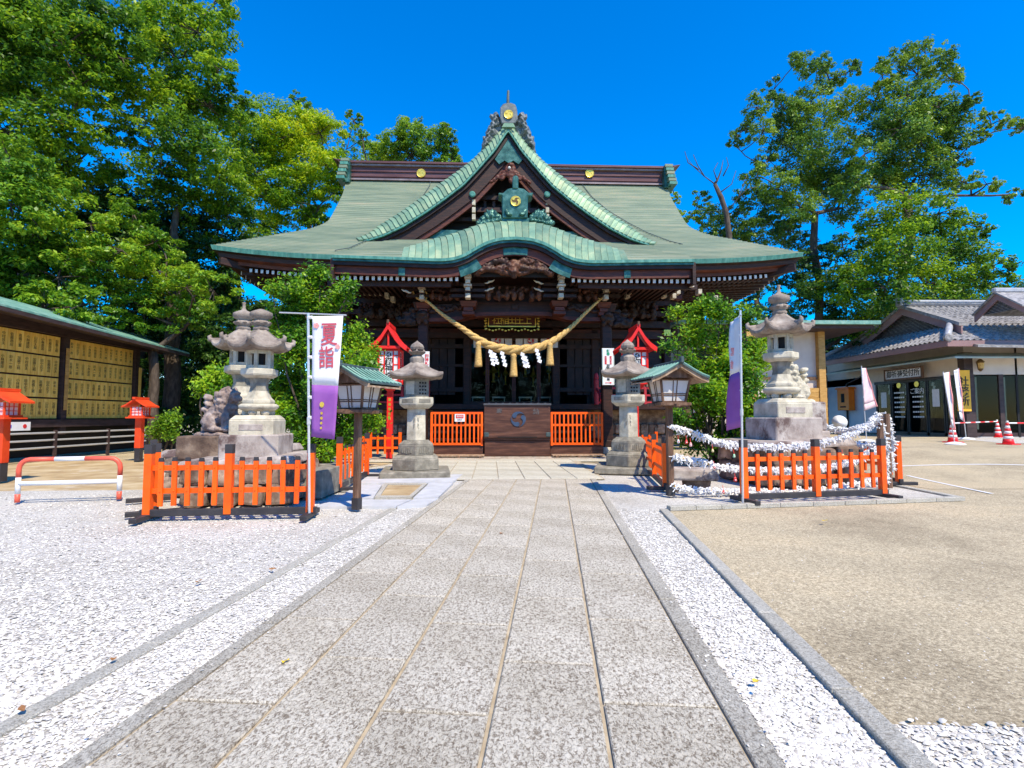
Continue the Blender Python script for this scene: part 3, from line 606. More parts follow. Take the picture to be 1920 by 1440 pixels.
for s in (-1, 1):
    # gable roof surfaces running back into the main roof
    b = MB(); b.strip([(GX+s*x, GY+.42, z) for x, z in GO], [(GX+s*x*.98, 7.6, z-.03) for x, z in GO]); b.build('dormer_roof', M['copper'], hall)
    for k in range(NV):                               # overlapping verge sheets, one by one
        a0, a1 = GI[k], GI[k+1]; c0, c1 = GO[k], GO[k+1]; b = MB(); lp = .03
        f0 = (GX+s*a0[0], GY-.02, a0[1]); f1 = (GX+s*a1[0], GY-.05, a1[1]-.0); m0 = (GX+s*(a0[0]*.45+c0[0]*.55), GY+.18, a0[1]*.4+c0[1]*.6+.03); m1 = (GX+s*(a1[0]*.45+c1[0]*.55), GY+.15, a1[1]*.4+c1[1]*.6+.06)
        g0 = (GX+s*c0[0], GY+.44, c0[1]); g1 = (GX+s*c1[0], GY+.42, c1[1]+lp)
        dn = Vector((0, 0.05, -.05)); A = [f0, m0, g0]; B_ = [(f1[0], f1[1]-.02, f1[2]+.01), m1, g1]
        b.solid(A, B_, dn); o = b.build('verge_sheet', M['copper_verge'], hall); fix_normals(o.data)
    # green edge strip then layered boards and bargeboard
    def off(pts, d):                                  # offset polyline downward-inward
        out_ = []
        for i, (x, z) in enumerate(pts):
            x0, z0 = pts[max(0, i-1)]; x1, z1 = pts[min(len(pts)-1, i+1)]; t = Vector((x1-x0, z1-z0)).normalized(); n = Vector((t.y, -t.x))
            if n.y > 0: n = -n
            out_.append((max(0, x+n.x*d), z+n.y*d if x+n.x*d > 0 else z-abs(n.y*d)-abs(x+n.x*d)*1.1))
        return out_
    layers = [('eave_edge', 'copper_edge', 0, .07, -.03, .12), ('layered_board', 'bracket', .10, .20, .08, .2), ('bargeboard', 'wood_dark', .20, .62, .2, .14), ('bargeboard', 'wood_red', .62, .80, .27, .12)]
    for (nm, mt, d0, d1, y, th) in layers:
        P0, P1 = off(GI, d0), off(GI, d1); cut = NV-int(d1*5) ; b = MB()
        b.solid([(GX+s*x, GY+y, z) for x, z in P0[:cut]], [(GX+s*x, GY+y, z) for x, z in P1[:cut]], (0, th, 0)); fix_normals(b.build(nm, M[mt], hall).data)
    # round metal boss on the bargeboard, foot plates
    p = L(885.5 if s < 0 else 1026.5, 363, GY+.1); MB().lathe([(.0, -.02), (.115, -.01), (.12, .06), (.08, .09)], 16).build('boss', M['copper_edge'], hall, loc=(p.x, p.y+.1, p.z), rot=(R(90), 0, 0))
# apex plate
b = MB(); q = [L(*p, GY+.16) for p in ((953, 262), (980, 300), (972, 309), (962, 302), (955, 308), (946, 302), (936, 309), (928, 300))]; b.prism([(p.x, p.z) for p in q], GY+.10, GY+.19); fix_normals(b.build('apex_plate', M['copper_dark'], hall).data)
b = MB(); q = [L(*p, GY-.02) for p in ((945, 233), (962, 233), (966, 240), (941, 240))]; b.prism([(p.x, p.z) for p in q], GY-.1, GY+.02); fix_normals(b.build('apex_cap', M['copper_verge'], hall).data)
# gable pediment behind: dark back wall with beams, struts
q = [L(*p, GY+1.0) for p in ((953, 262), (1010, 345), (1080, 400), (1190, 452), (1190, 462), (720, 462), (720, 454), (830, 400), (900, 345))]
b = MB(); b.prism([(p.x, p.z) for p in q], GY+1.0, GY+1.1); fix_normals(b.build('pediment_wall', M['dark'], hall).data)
for (x0, x1, y, h, m_, yy) in ((880, 1030, 372, .16, 'bracket', .75), (850, 1060, 394, .18, 'wood_dark', .65), (820, 1095, 412, .14, 'bracket', .8), (765, 1145, 440, .34, 'copper_dark', .5)):
    p, q = L(x0, y, GY+yy), L(x1, y, GY+yy); MB().box(((p.x+q.x)/2, p.y, p.z), (q.x-p.x, .22, h)).build('tie_beam', M[m_], hall)
for cx_ in (888.5, 1026):
    for k, yy in enumerate((381, 395, 408)):
        p = L(cx_, yy, GY+.35); MB().box((p.x, p.y, p.z), (.13, .2, .20)).build('strut_end', M['cream_tip'], hall)
for k in range(9):
    p = L(893+k*16.5, 358+abs(k-4)*5, GY+.8); MB().box((p.x, p.y, p.z-.2), (.1, .12, .6)).build('king_strut', M['bracket'], hall)
# carved pendant below the apex
c = L(957, 325, GY+.02); balls = [((c.x, c.y, c.z+.1), (.22, .08, .36)), ((c.x, c.y-.04, c.z+.30), (.1, .09, .1)), ((c.x+.05, c.y, c.z-.28), (.12, .07, .16))]
for s in (-1, 1):
    for (dx, dz, r1, r2) in ((.22, .0, .16, .13), (.36, -.12, .14, .1), (.5, -.16, .12, .09), (.62, -.26, .1, .07), (.74, -.34, .09, .06), (.3, -.2, .13, .08)): balls.append(((c.x+s*dx, c.y+.02, c.z+dz), (r1, .07, r2), (0, s*.6, 0)))
blob(balls, .028, M['wood_red'], 'carved_pendant', hall, .03, 9)
p = L(955, 314, GY-.1); MB().lathe([(0, 0), (.06, .02), (.05, .1), (0, .13)], 8).build('pendant_nail', M['white_tip'], hall, loc=(p.x, p.y+.1, p.z), rot=(R(90), 0, 0))
# ridge ornament on top of the dormer gable
orn = link('gable_ornament', None, hall)
q = [L(*p, GY+.3) for p in ((941, 234), (937, 224), (938, 204), (943, 197), (951, 195), (958, 195), (966, 198), (969, 206), (971, 226), (965, 234))]
b = MB(); b.prism([(p.x, p.z) for p in q], GY+.2, GY+1.0); fix_normals(b.build('ornament_body', M['oni'], orn, bevel=.03).data)
p = L(953.5, 215, GY+.18); crest(orn, (p.x, p.y+.02, p.z), .165, 'gold', 'gold')
b = MB(); q0, q1 = L(952.5, 197, GY+.3), L(953, 170.5, GY+.3); b.tube([q0, (q0.x, q0.y, (q0.z+q1.z)/2), (q1.x, q1.y, q1.z)], [.065, .06, .05], 8); b.build('ornament_spike', M['slate_copper'], orn)
for s in (-1, 1):
    balls = []
    for (dx, y, r1, r2) in ((24, 218, .18, .18), (31, 221, .11, .2), (28, 234, .22, .16), (33, 243, .18, .2), (37, 252, .16, .2), (37, 262, .2, .26), (43, 264, .12, .24), (46, 276, .1, .2), (30, 248, .22, .26), (42, 270, .2, .2), (20, 232, .16, .15)):
        p = L(953.5+s*dx, y, GY+.45); balls.append(((p.x, p.y, p.z), (r1*.75, .16, r2*.8), (0, s*.5, 0)))
    for k in range(16):
        y = 216+k*3.8; p = L(953.5+s*(22+k*1.5+2.5*math.sin(k*2.1)), y, GY+.35); balls.append(((p.x, p.y-.02, p.z), (.085, .13, .05), (0, s*(.9 if k % 2 else -.4), 0)))
    for (dx, y, r) in ((16, 240, .2), (22, 252, .22), (30, 262, .22), (38, 272, .22), (14, 228, .18), (46, 283, .14), (26, 243, .22), (34, 256, .2)):
        p = L(953.5+s*dx, y, GY+.55); balls.append(((p.x, p.y, p.z), (r*.8, .14, r*1.1)))
    blob(balls, .03, M['oni'], 'carved_cloud', orn, .035, 9)

# ---- front porch roof with the undulating gable
kx = [0, .44, .87, 1.28, 1.6, 2.0, 2.4, 2.9, 3.45, 5.65]; kz = [L(967, y, -.62).z for y in (446, 448, 455, 467.5, 479, 486.5, 488.5, 488, 487, 484)]
k1x = [0, .7, 1.31, 1.6, 2.33, 2.54, 3.1, 3.85, 5.65]; k1z = [L(967, y, .88).z for y in (418.5, 420, 427, 433, 447, 450, 461, 473, 478)]
K0, K1 = smooth(kx, kz), smooth(k1x, k1z)
KC = L(967, 447, -.6).x
def K2(x): return ZR((YR-2.9)/6)-.04+.25*math.exp(-(x/1.3)**2)
def kz_at(x, yl):
    ax = abs(x)
    if yl <= .9: s = (yl+.6)/1.5; return K0(ax*3.45/3.85 if ax < 3.85 and s > 0 and False else ax)+(K1(ax)-K0(ax))*math.sin(math.pi/2*max(0, s))**.85
    s = (yl-.9)/2.0; return K1(ax)+(K2(ax)-K1(ax))*s
b = MB(); XS = [-5.65+11.3*i/90 for i in range(91)]; n_r = 22; vs = []; fs = []
for i in range(n_r):
    ya, yb = -.6+3.5*(1-i/n_r), -.6+3.5*(1-(i+1)/n_r)
    for (yl, dz) in ((ya, -.004), (yb, .022)):
        for x in XS:
            tp = 1-.06*(yl+.6)/3.5; vs.append((KC+x*tp, yl, kz_at(x, yl)+dz-.05*(abs(x) < 3.5 and yl < 1.0)))
k_ = len(XS)
for r in range(2*n_r-1):
    for j in range(k_-1): fs.append((r*k_+j, (r+1)*k_+j, (r+1)*k_+j+1, r*k_+j+1))
b.add(vs, fs).build('porch_shingle_course', M['copper'], roof, kind='stuff')
NP = 34
for k in range(NP):                                   # wide curved verge sheets of the undulating gable
    xa, xb = -3.55+7.1*k/NP, -3.55+7.1*(k+1)/NP; sg = 1 if xa+xb > 0 else -1
    A, B_ = [], []
    for i in range(7):
        s = i/6; yl = -.62+1.5*s; sp = 1+.09*s
        for (x, lst, dz) in ((xa, A, .028 if sg < 0 else .0), (xb, B_, .0 if sg < 0 else .028)):
            x = x+(.007 if lst is A else -.007); xo = (1 if x > 0 else -1)*(.34*min(1, abs(x)/1.2)*(1-.55*max(0, abs(x)-2)/1.5))*s**1.4; sp = 1+xo/x if abs(x) > .01 else 1; lst.append((KC+x*sp, yl, kz_at(x*sp, min(yl, .9) if yl > -.6 else -.6)+dz))
    o = MB().solid(A, B_, (0, 0, -.05)).build('verge_sheet', M['copper_verge'], hall); fix_normals(o.data)
def kband(nm, mt, y, d0, d1, th, x0=-5.65, x1=5.65, n=100):
    X = [x0+(x1-x0)*i/n for i in range(n+1)]
    def nrm(x):
        e = .02; t = Vector((2*e, K0(abs(x+e))-K0(abs(x-e)))).normalized(); return Vector((t.y, -t.x))
    P0 = [(KC+x+nrm(x).x*d0, y, K0(abs(x))+nrm(x).y*d0) for x in X]; P1 = [(KC+x+nrm(x).x*d1, y, K0(abs(x))+nrm(x).y*d1) for x in X]
    o = MB().solid(P0, P1, (0, th, 0)).build(nm, M[mt], hall); fix_normals(o.data); return o
kband('eave_edge', 'copper_edge', -.66, -.03, .06, .12)
kband('eave_edge', 'copper_dark', -.60, .06, .13, .12)
kband('layered_board', 'bracket', -.54, .13, .24, .3)
kband('bargeboard', 'wood_red', -.42, .24, .50, .12)
RZ0 = L(760, 522.5, -.28).z
b = MB(); b.strip([(KC+x, -.4, RZ0+.08 if abs(x) > 1.9 else K0(abs(x))-.5) for x in XS], [(KC+x, 3.9, RZ0+.5) for x in XS]); b.build('porch_soffit', M['wood_dark'], hall)
for (xx, w_, d0, d1) in ((0, .85, .24, .5), (-1.62, .5, .24, .6), (1.62, .5, .24, .6), (-3.55, .2, .24, .52), (3.55, .2, .24, .52)):
    o = kband('metal_plate', 'copper_dark', -.445, d0-.005, d1-.03, .03, xx-w_/2, xx+w_/2, 10)
for s in (-1, 1):
    for i in range(21):
        x = KC+s*(1.85+i*.187); rafter(x, -.28, RZ0, 0, .02)
    b = MB().box((KC+s*4.0, -.02, RZ0-.12), (3.9, .14, .16)).build('purlin', M['wood_dark'], hall)
    MB().box((KC+s*5.68, -.1, RZ0+.2), (.1, .9, .7)).build('end_board', M['wood_dark'], hall)
    MB().box((KC+s*5.72, -.2, RZ0+.05), (.12, .1, .42)).build('board_end', M['white_tip'], hall)
# pheasant-like carving under the undulating gable
c = L(963, 500, -.3); balls = [((c.x, c.y-.05, c.z+.0), (.26, .14, .22)), ((c.x, c.y-.08, c.z-.22), (.15, .12, .2))]
for s in (-1, 1):
    for k in range(9): balls.append(((c.x+s*(.25+k*.115), c.y-.02*(k % 2), c.z+.16+.12*math.sin(k*.55)-.03*k), (.13, .1, .19-.008*k), (0, s*(.5+.12*k), 0)))
    for k in range(7): balls.append(((c.x+s*(.3+k*.12), c.y-.05, c.z-.06-.012*k), (.1, .1, .1), (0, s*.9, 0)))
    for k in range(6): balls.append(((c.x+s*(.2+k*.14), c.y-.0, c.z-.22+.022*k*k*.6), (.13, .09, .07), (0, -s*.35, 0)))
blob(balls, .03, M['carving'], 'bird_carving', hall, .05, 8)
MB().box((c.x, c.y+.15, c.z+.05), (2.6, .06, .7)).build('carving_back', M['dark'], hall)
# brackets on the porch
def bracket(px, w, y0=513, step=1, yl=-.1):
    br = link('bracket_set', None, hall); z0 = L(px, y0, yl).z; x = L(px, 530, yl).x
    for k, (ww, hh, m_) in enumerate(((1.45, .10, 'cream_tip'), (1.2, .09, 'cream_tip'), (.95, .14, 'cream_tip'), (1.5, .09, 'cream_tip'), (.95, .13, 'cream_tip'), (1.3, .05, 'bracket'), (1.0, .17, 'cream_tip'))):
        z0 -= hh; MB().box((x, yl+.04*k, z0+hh/2), (w*ww, .34, hh-.012), taper=1.0 if k % 2 else .92).build('bracket_block', M[m_], br, bevel=.012)
    for k, (ww, hh) in enumerate(((2.7, .20), (1.9, .14), (2.4, .12))):
        z0 -= hh; MB().box((x, yl+.75, z0+hh/2), (w*ww, .5, hh-.01), taper=1.25 if k == 0 else 1).build('bracket_block', M['wood_red'], br, bevel=.012)
    for s in (-1, 1):                                 # side arms with pale curling tips
        for k in range(3):
            b = MB(); zz = L(px, 527+k*11, yl).z; b.box((x+s*(.30+.05*(k % 2)), yl+.5, zz), (.5, .18, .1)); b.build('bracket_arm', M['bracket'], br)
for px in (877, 1053): bracket(px, .17)
for px in (790, 1138): bracket(px, .15, 517, yl=.25)
for (px, py, s) in ((918, 528, 1), (918, 542, 1), (1010, 529, -1), (1010, 543, -1), (1163, 527, 1), (1168, 539, 1), (758, 533, -1), (762, 546, -1)):
    p = L(px, py, .1); q = [(p.x-s*.16, .1, p.z-.05), (p.x-s*.08, .1, p.z-.05), (p.x, .1, p.z), (p.x+s*.08, .1, p.z+.01), (p.x+s*.16, .1, p.z+.06)]
    MB().tube(q, [.012, .03, .035, .03, .01], 6).build('curled_tip', M['cream_tip'], hall)
for (px, py) in ((654, 515), (656, 520), (726, 555), (737, 562), (730, 536), (648, 552), (656, 563), (662, 505), (1181, 530), (1176, 555), (1184, 548), (1257, 529), (1245, 554), (1256, 548), (1265, 540), (1270, 548), (1262, 556), (1285, 522), (1290, 510), (1310, 548), (1340, 560), (612, 560)):
    p = L(px, py, 1.7); MB().box((p.x, p.y, p.z), (.13, .3, .17)).build('bracket_end', M['cream_tip'], hall)
for (x0, x1, y) in ((676, 722, 538), (680, 722, 551), (1196, 1222, 532), (1192, 1226, 546)):        # painted wave brackets
    p, q = L(x0, y, 2.2), L(x1, y, 2.2); n = 12; pts = [((p.x+(q.x-p.x)*i/n), p.z+.16*math.sin(math.pi*i/n)**.7) for i in range(n+1)]
    b = MB(); b.prism(pts+[(q.x, p.z-.05), (p.x, p.z-.05)], 2.15, 2.3); fix_normals(b.build('wave_bracket', M['cream_tip'], hall).data)
    MB().tube([(a, 2.14, c_-.06) for a, c_ in pts[2:-2]], .018, 5).build('wave_line', M['bracket'], hall)
# wall bracket tiers behind
for k, (yy, z0, zz) in enumerate(((2.9, 5.95, .16), (3.2, 5.6, .18), (3.5, 5.25, .2), (3.65, 4.85, .25), (3.75, 4.4, .2))):
    MB().box((0, yy, z0), (13.0-.3*k, .3, zz)).build('wall_beam', M['bracket'] if k % 2 else M['wood_dark'], hall)
for s in (-1, 1):
    for k in range(7):
        x = s*(1.2+k*.85)
        for j in range(3): MB().box((x, 3.0+.2*j, 5.78-.36*j), (.30-.04*j, .5, .16)).build('wall_bracket', M['wood_dark'] if (j+k) % 2 else M['wood_red'], hall)
# figure carvings between beam and brackets
def relief(x0, x1, y0, y1, yl, n, seed, mat='carving', big=1.0):
    r = random.Random(seed); p, q = L(x0, y0, yl), L(x1, y1, yl); balls = []
    for i in range(n):
        x = p.x+(q.x-p.x)*(i+r.random())/n; h = (p.z-q.z); z = q.z+h*r.uniform(.2, .8)
        balls.append(((x, yl+r.uniform(-.05, .1), z), (r.uniform(.04, .1)*big, .09, r.uniform(.05, .15)*big), (0, r.uniform(-.9, .9), 0)))
        if i % 3 == 0: balls += [((x, yl-.05, q.z+h*.35), (.1*big, .1, h*.33)), ((x+.02, yl-.07, q.z+h*.8), (.055*big, .07, .06*big))]
    return blob(balls, .026, M[mat], 'figure_carving', hall, .03, 12)
relief(915, 1018, 533, 566, .55, 20, 1); relief(806, 862, 540, 566, .75, 10, 2); relief(1068, 1118, 540, 566, .75, 10, 3)
relief(676, 770, 563, 600, 2.6, 16, 4, 'bracket', 1.4); relief(1150, 1230, 563, 600, 2.6, 14, 5, 'bracket', 1.4)
for (x0, x1) in ((810, 870), (1060, 1120), (890, 1040)):
    p, q = L(x0, 533, 1.05), L(x1, 568, 1.05); MB().box(((p.x+q.x)/2, 1.2, (p.z+q.z)/2), (q.x-p.x, .06, p.z-q.z)).build('panel_back', M['bracket'], hall)
# rainbow beam
px_ = [800, 835, 862, 880, 900, 965, 1025, 1045, 1065, 1095, 1132]; lo = [603, 603, 600, 596, 592.5, 591.5, 592, 596, 600, 602.5, 602]; hi = [572, 570, 568, 567, 566, 565.5, 566, 567, 568, 570, 572]
A = [L(x, y, .95) for x, y in zip(px_, hi)]; B_ = [L(x, y, .95) for x, y in zip(px_, lo)]; C_ = [L(x, y-7, .95) for x, y in zip(px_, lo)]
o = MB().solid([(p.x, .98, p.z) for p in A], [(p.x, .98, p.z) for p in C_], (0, .34, 0)).build('rainbow_beam', M['wood_dark'], hall); fix_normals(o.data)
o = MB().solid([(p.x, .92, p.z) for p in C_], [(p.x, .92, p.z) for p in B_], (0, .44, 0)).build('beam_moulding', M['wood_red'], hall); fix_normals(o.data)
p = L(965, 575, .95); MB().box((p.x, .95, p.z), (.24, .04, .16)).build('beam_tablet', M['bracket'], hall, bevel=.01)
for s, (cx_, cy_) in ((-1, (833, 578)), (1, (1095, 578))):
    p = L(cx_, cy_, .95); balls = [((p.x+s*(-.5+.14*k), .94, p.z+.06*math.sin(k*1.7)-.01*k), (.13, .06, .08), (0, .5*math.sin(k), 0)) for k in range(9)]
    blob(balls, .03, M['carving'], 'beam_scroll', hall, .03, 12)
# pillars with carved nose ends
for s, px in ((-1, 793), (1, 1137)):
    x = L(px, 700, 1.1).x
    MB().box((x, 1.1, 2.5), (.34, .34, 4.2)).build('porch_pillar', M['wood_dark'], hall, bevel=.03)
    MB().box((x, 1.1, .33), (.44, .44, .24)).build('pillar_shoe', M['bracket'], hall, bevel=.02)
    MB().box((x, 1.1, .11), (.7, .7, .22), taper=.9).build('pillar_base', M['stone'], hall, bevel=.02)
    MB().box((x, 1.1, 4.95), (.5, .5, .3), taper=1.3).build('pillar_cap', M['wood_dark'], hall, bevel=.02)
    balls = [((x+s*(.25), 1.05, 4.62), (.3, .16, .22)), ((x+s*.5, 1.0, 4.5), (.25, .17, .22)), ((x+s*.72, .95, 4.5), (.16, .13, .14)), ((x+s*.55, .95, 4.72), (.16, .12, .1)), ((x+s*.7, .95, 4.36), (.12, .1, .07)), ((x+s*.35, .95, 4.85), (.14, .12, .08)), ((x+s*.86, .95, 4.56), (.07, .06, .06)), ((x+s*.3, .92, 4.4), (.12, .1, .12))]
    blob(balls, .03, M['bracket'], 'lion_nose', hall, .05, 9)
    balls = [((x+dx, .85, 4.42), (.09, .09, .1)) for dx in (-.11, .11)]+[((x, .85, 4.62), (.26, .14, .2)), ((x, .75, 4.7), (.16, .12, .1))]
    blob(balls, .03, M['bracket'], 'lion_nose', hall, .04, 9)
# body walls, floor, steps
BX0, BX1 = -6.3, 6.2; WY = 4.0
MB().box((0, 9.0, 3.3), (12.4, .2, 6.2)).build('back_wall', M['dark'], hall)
for x in (BX0, BX1): MB().box((x, 7.6, 3.9), (.2, 7.2, 5.0)).build('side_wall', M['wood_dark'], hall)
for (x0, x1) in ((BX0, -3.0), (3.0, BX1)): MB().box(((x0+x1)/2, WY+.08, 3.9), (x1-x0, .12, 5.0)).build('front_wall', M['wood_dark'], hall)
MB().box((0, WY+.1, 5.6), (6.0, .12, 1.6)).build('front_wall', M['wood_dark'], hall)
for x in (BX0, -3.3, -1.75, 1.75, 3.3, BX1): MB().box((x, WY-.05, 3.9), (.3, .3, 5.2)).build('wall_pillar', M['wood_dark'], hall, bevel=.04)
for (z, h, yy) in ((4.55, .26, WY-.1), (4.0, .16, WY-.08), (2.3, .16, WY-.08), (3.25, .1, WY-.06)):
    for (x0, x1) in ((BX0, -1.8), (1.8, BX1)): MB().box(((x0+x1)/2, yy, z), (x1-x0, .2, h)).build('wall_rail', M['bracket'] if z < 4.5 else M['wood_red'], hall)
MB().box((-.0, WY-.1, 4.55), (3.4, .2, .22)).build('door_lintel', M['wood_red'], hall)
MB().box((-.0, WY-.08, 4.28), (3.4, .14, .1)).build('door_lintel', M['wood_red'], hall)
for s in (-1, 1):                                      # lattice windows either side
    for k in range(14):
        x = s*(3.6+k*.16); MB().box((x, WY-.02, 2.85), (.05, .06, .8)).build('lattice_bar', M['bracket'], hall)
    MB().box((s*4.65, WY+.0, 2.85), (2.3, .03, .82)).build('window_board', M['stone_grey'], hall)
    for (z0) in (2.0,):
        for k in range(4): MB().box((s*(2.35+.32*k), WY-.05, 3.2), (.29, .1, 2.2)).build('shutter_panel', M['bracket'], hall)
MB().box((0, 3.6, 1.62), (13.4, 1.4, .2)).build('veranda_floor', M['wood_dark'], hall)
MB().box((0, 6.4, 1.58), (12.2, 4.9, .12)).build('hall_floor', M['wood_dark'], hall)
MB().box((0, 4.0, .75), (12.6, .5, 1.5)).build('plinth_wall', M['rock'], hall)
for s in (-1, 1):
    for k in range(10):
        for j in range(2):
            b = MB().box((s*(3.7+k*.33+(.16 if j else 0)), 3.7, .35+j*.42), (.31, .2, .38)); o = b.build('foundation_stone', M['rock'], hall, bevel=.05, seg=2)
for k in range(6): MB().box((0, 3.2-.34*k, 1.45-.25*k), (5.9, .38, .08)).build('step_board', M['wood_dark'], hall); 
for k in range(6): MB().box((0, 3.3-.34*k, 1.29-.25*k), (5.8, .03, .25)).build('step_riser', M['bracket'], hall)
# veranda railing, dull red
for s in (-1, 1):
    x0, x1 = s*3.15, s*6.9
    for z in (1.78, 2.05, 2.32): MB().box(((x0+x1)/2, 2.95, z), (abs(x1-x0), .07, .07)).build('veranda_rail', M['red_dull'], hall)
    for k in range(5): MB().box((x0+(x1-x0)*k/4, 2.95, 2.0), (.09, .09, .75)).build('rail_post', M['red_dull'], hall)
    MB().tube([(x0, 3.0, 2.35), (x0, 2.2, 2.05), (x0, 1.5, 1.45)], .05, 8).build('stair_rail', M['red_dull'], hall)
    MB().lathe([(.09, 0), (.1, .9), (.08, .95), (.1, 1.0), (.07, 1.15), (0, 1.22)], 12).build('newel_post', M['red_dull'], hall, loc=(x0, 2.85, 1.7))
    MB().box((x0, 1.55, .9), (.11, .11, 1.2)).build('rail_post', M['red_dull'], hall)
# sliding glass doors and what is inside
m, nt, b_, out = newmat('clear_glass'); tr = N_(nt, 'ShaderNodeBsdfTransparent'); gl = N_(nt, 'ShaderNodeBsdfGlossy', Roughness=.03); fr = N_(nt, 'ShaderNodeFresnel', IOR=1.4); ms = N_(nt, 'ShaderNodeMixShader')
tr.inputs[0].default_value = (.75, .8, .78, 1); gg = N_(nt, 'ShaderNodeNewGeometry'); iv = N_(nt, 'ShaderNodeMath', operation='SUBTRACT'); iv.inputs[0].default_value = 1; nt.links.new(gg.outputs['Backfacing'], iv.inputs[1]); mu = N_(nt, 'ShaderNodeMath', operation='MULTIPLY'); nt.links.new(fr.outputs[0], mu.inputs[0]); nt.links.new(iv.outputs[0], mu.inputs[1]); m5 = N_(nt, 'ShaderNodeMath', operation='MULTIPLY'); m5.inputs[1].default_value = .45; nt.links.new(mu.outputs[0], m5.inputs[0]); mu = m5; nt.links.new(mu.outputs[0], ms.inputs[0]); nt.links.new(tr.outputs[0], ms.inputs[1]); nt.links.new(gl.outputs[0], ms.inputs[2]); nt.links.new(ms.outputs[0], out.inputs['Surface']); M['clear'] = m
dx = [L(x, 700, WY).x for x in (880, 914, 963.5, 1010, 1050)]
for i in range(4):
    x0, x1 = dx[i], dx[i+1]; d = link('sliding_door', None, hall); zc = 2.95; w = x1-x0
    for x in (x0+.04, x1-.04): MB().box((x, WY, zc), (.07, .06, 2.5)).build('door_stile', M['wood_red'], d)
    for z in (1.78, 4.16): MB().box((zc*0+(x0+x1)/2, WY, z), (w-.1, .05, .12)).build('door_rail', M['wood_red'], d)
    MB().box(((x0+x1)/2, WY+.01, zc), (w-.1, .012, 2.3)).build('door_pane', M['clear'], d)
for (x0, x1) in ((888, 913), (921, 945), (947, 960), (967, 980), (982, 1008), (1014, 1046)):
    p, q = L(x0, 629, WY-.25), L(x1, 652, WY-.25); cu = link('door_curtain', None, hall); n = 6
    A = [(p.x+(q.x-p.x)*i/n, WY-.25+.02*math.sin(i*2), p.z) for i in range(n+1)]; B_ = [(a[0], a[1], q.z) for a in A]
    MB().solid(A, B_, (0, .01, 0)).build('curtain_cloth', M['cloth'], cu)
    if x1-x0 > 20:
        t = tomoe_mb(.13, -.01, 0).build('curtain_crest', M['ink_red'], cu); t.location = ((p.x+q.x)/2, WY-.275, (p.z+q.z)/2+.03)
for (px, py, s) in ((912, 705, .18), (948, 705, .14), (925, 700, .22), (985, 690, .2), (935, 690, .1), (1000, 708, .16), (1030, 700, .14)):
    p = L(px, py, 6.6); 
    MB().lathe([(s*.5, 0), (s*.2, .1), (s*.3, .4), (s, .45), (s*.9, .5), (s*.25, .7), (s*.1, .9)], 8).build('gilt_stand', M['gold'], hall, loc=(p.x, 6.6, p.z-.4))
for (px) in (897, 935, 985, 1020):
    x = L(px, 735, 5.4).x; be = link('bench', None, hall)
    MB().box((x, 5.4, 2.05), (.55, .3, .05)).build('bench_seat', M['metal'], be)
    for s in (-1, 1): MB().box((x+s*.24, 5.4, 1.85), (.03, .26, .38)).build('bench_leg', M['metal'], be)
# name tablet: red board in a gold frame, read right to left
tab = thing('name_tablet', 'dark red shrine name tablet in a carved gold frame hanging under the porch beam', 'tablet', HR @ Vector((L(960, 605, 1.9).x, 1.9, 0))+HO, HA)
zb = L(960, 612, 1.9).z; W2 = 1.68
MB().box((0, 0, zb+.38), (W2, .06, .74)).build('tablet_board', M['wood_red'], tab)
for (cx_, cz, w, h) in ((0, zb-.01, W2, .035), (-W2/2, zb+.38, .035, .8), (W2/2, zb+.38, .035, .8), (0, zb+.77, W2, .035)): MB().box((cx_, -.045, cz), (w, .03, h)).build('frame_line', M['gold'], tab)
for s in (-1, 1):
    for k in range(9): MB().box((s*(W2/2+.09+.02*(k % 2)), -.02, zb-.1+k*.1), (.09, .06, .06), (0, s*.4, 0)).build('gold_scroll', M['gold'], tab, bevel=.012)
for k in range(17):
    x = -W2/2-.08+k*(W2+.16)/16; MB().box((x, -.02, zb-.13+.03*math.cos(k*1.57)), (.075, .06, .055), (0, .3*math.sin(k*1.3), 0)).build('gold_scroll', M['gold'], tab, bevel=.012)
for k, ch in enumerate('社稲田王上'): text(ch, .34, M['gold'], tab, (-.55+k*.275, -.06, zb+.2))

# ---- straw rope with tassels and paper streamers
rope = thing('sacred_rope', 'thick twisted straw rope with tassels and paper streamers sagging under the porch beam', 'rope', HO, HA)
rp = [(783, 556), (800, 565), (830, 590), (862, 612), (895, 635), (925, 650), (963, 656), (1000, 653), (1035, 640), (1070, 614), (1105, 580), (1135, 553)]
rr = [.036, .045, .06, .085, .115, .145, .158, .145, .115, .08, .054, .034]
cx1 = [i for i in range(len(rp))]; fx = smooth(cx1, [p[0] for p in rp]); fy = smooth(cx1, [p[1] for p in rp]); fr_ = smooth(cx1, rr); ry = smooth([0, 5.5, 11], [.75, .35, .75])
pts = []; n = 150
for i in range(n+1):
    t = 11*i/n; pts.append((L(fx(t), fy(t), ry(t)), fr_(t)))
dacc = [0]
for i in range(n): dacc.append(dacc[-1]+(pts[i+1][0]-pts[i][0]).length/(fr_(11*i/n)*7.5))
for k in range(3):
    hp, hr_ = [], []
    for i, (p, r) in enumerate(pts):
        t = (pts[min(i+1, n)][0]-pts[max(i-1, 0)][0]).normalized(); u = t.cross(Vector((0, 1, 0))).normalized(); w = t.cross(u); a = -2*math.pi*(dacc[i]+k/3)
        hp.append(p+(u*math.cos(a)+w*math.sin(a))*r*.47); hr_.append(r*.58)
    b = MB(); b.smooth = True; b.tube(hp, hr_, 10); b.build('rope_strand', M['straw'], rope)
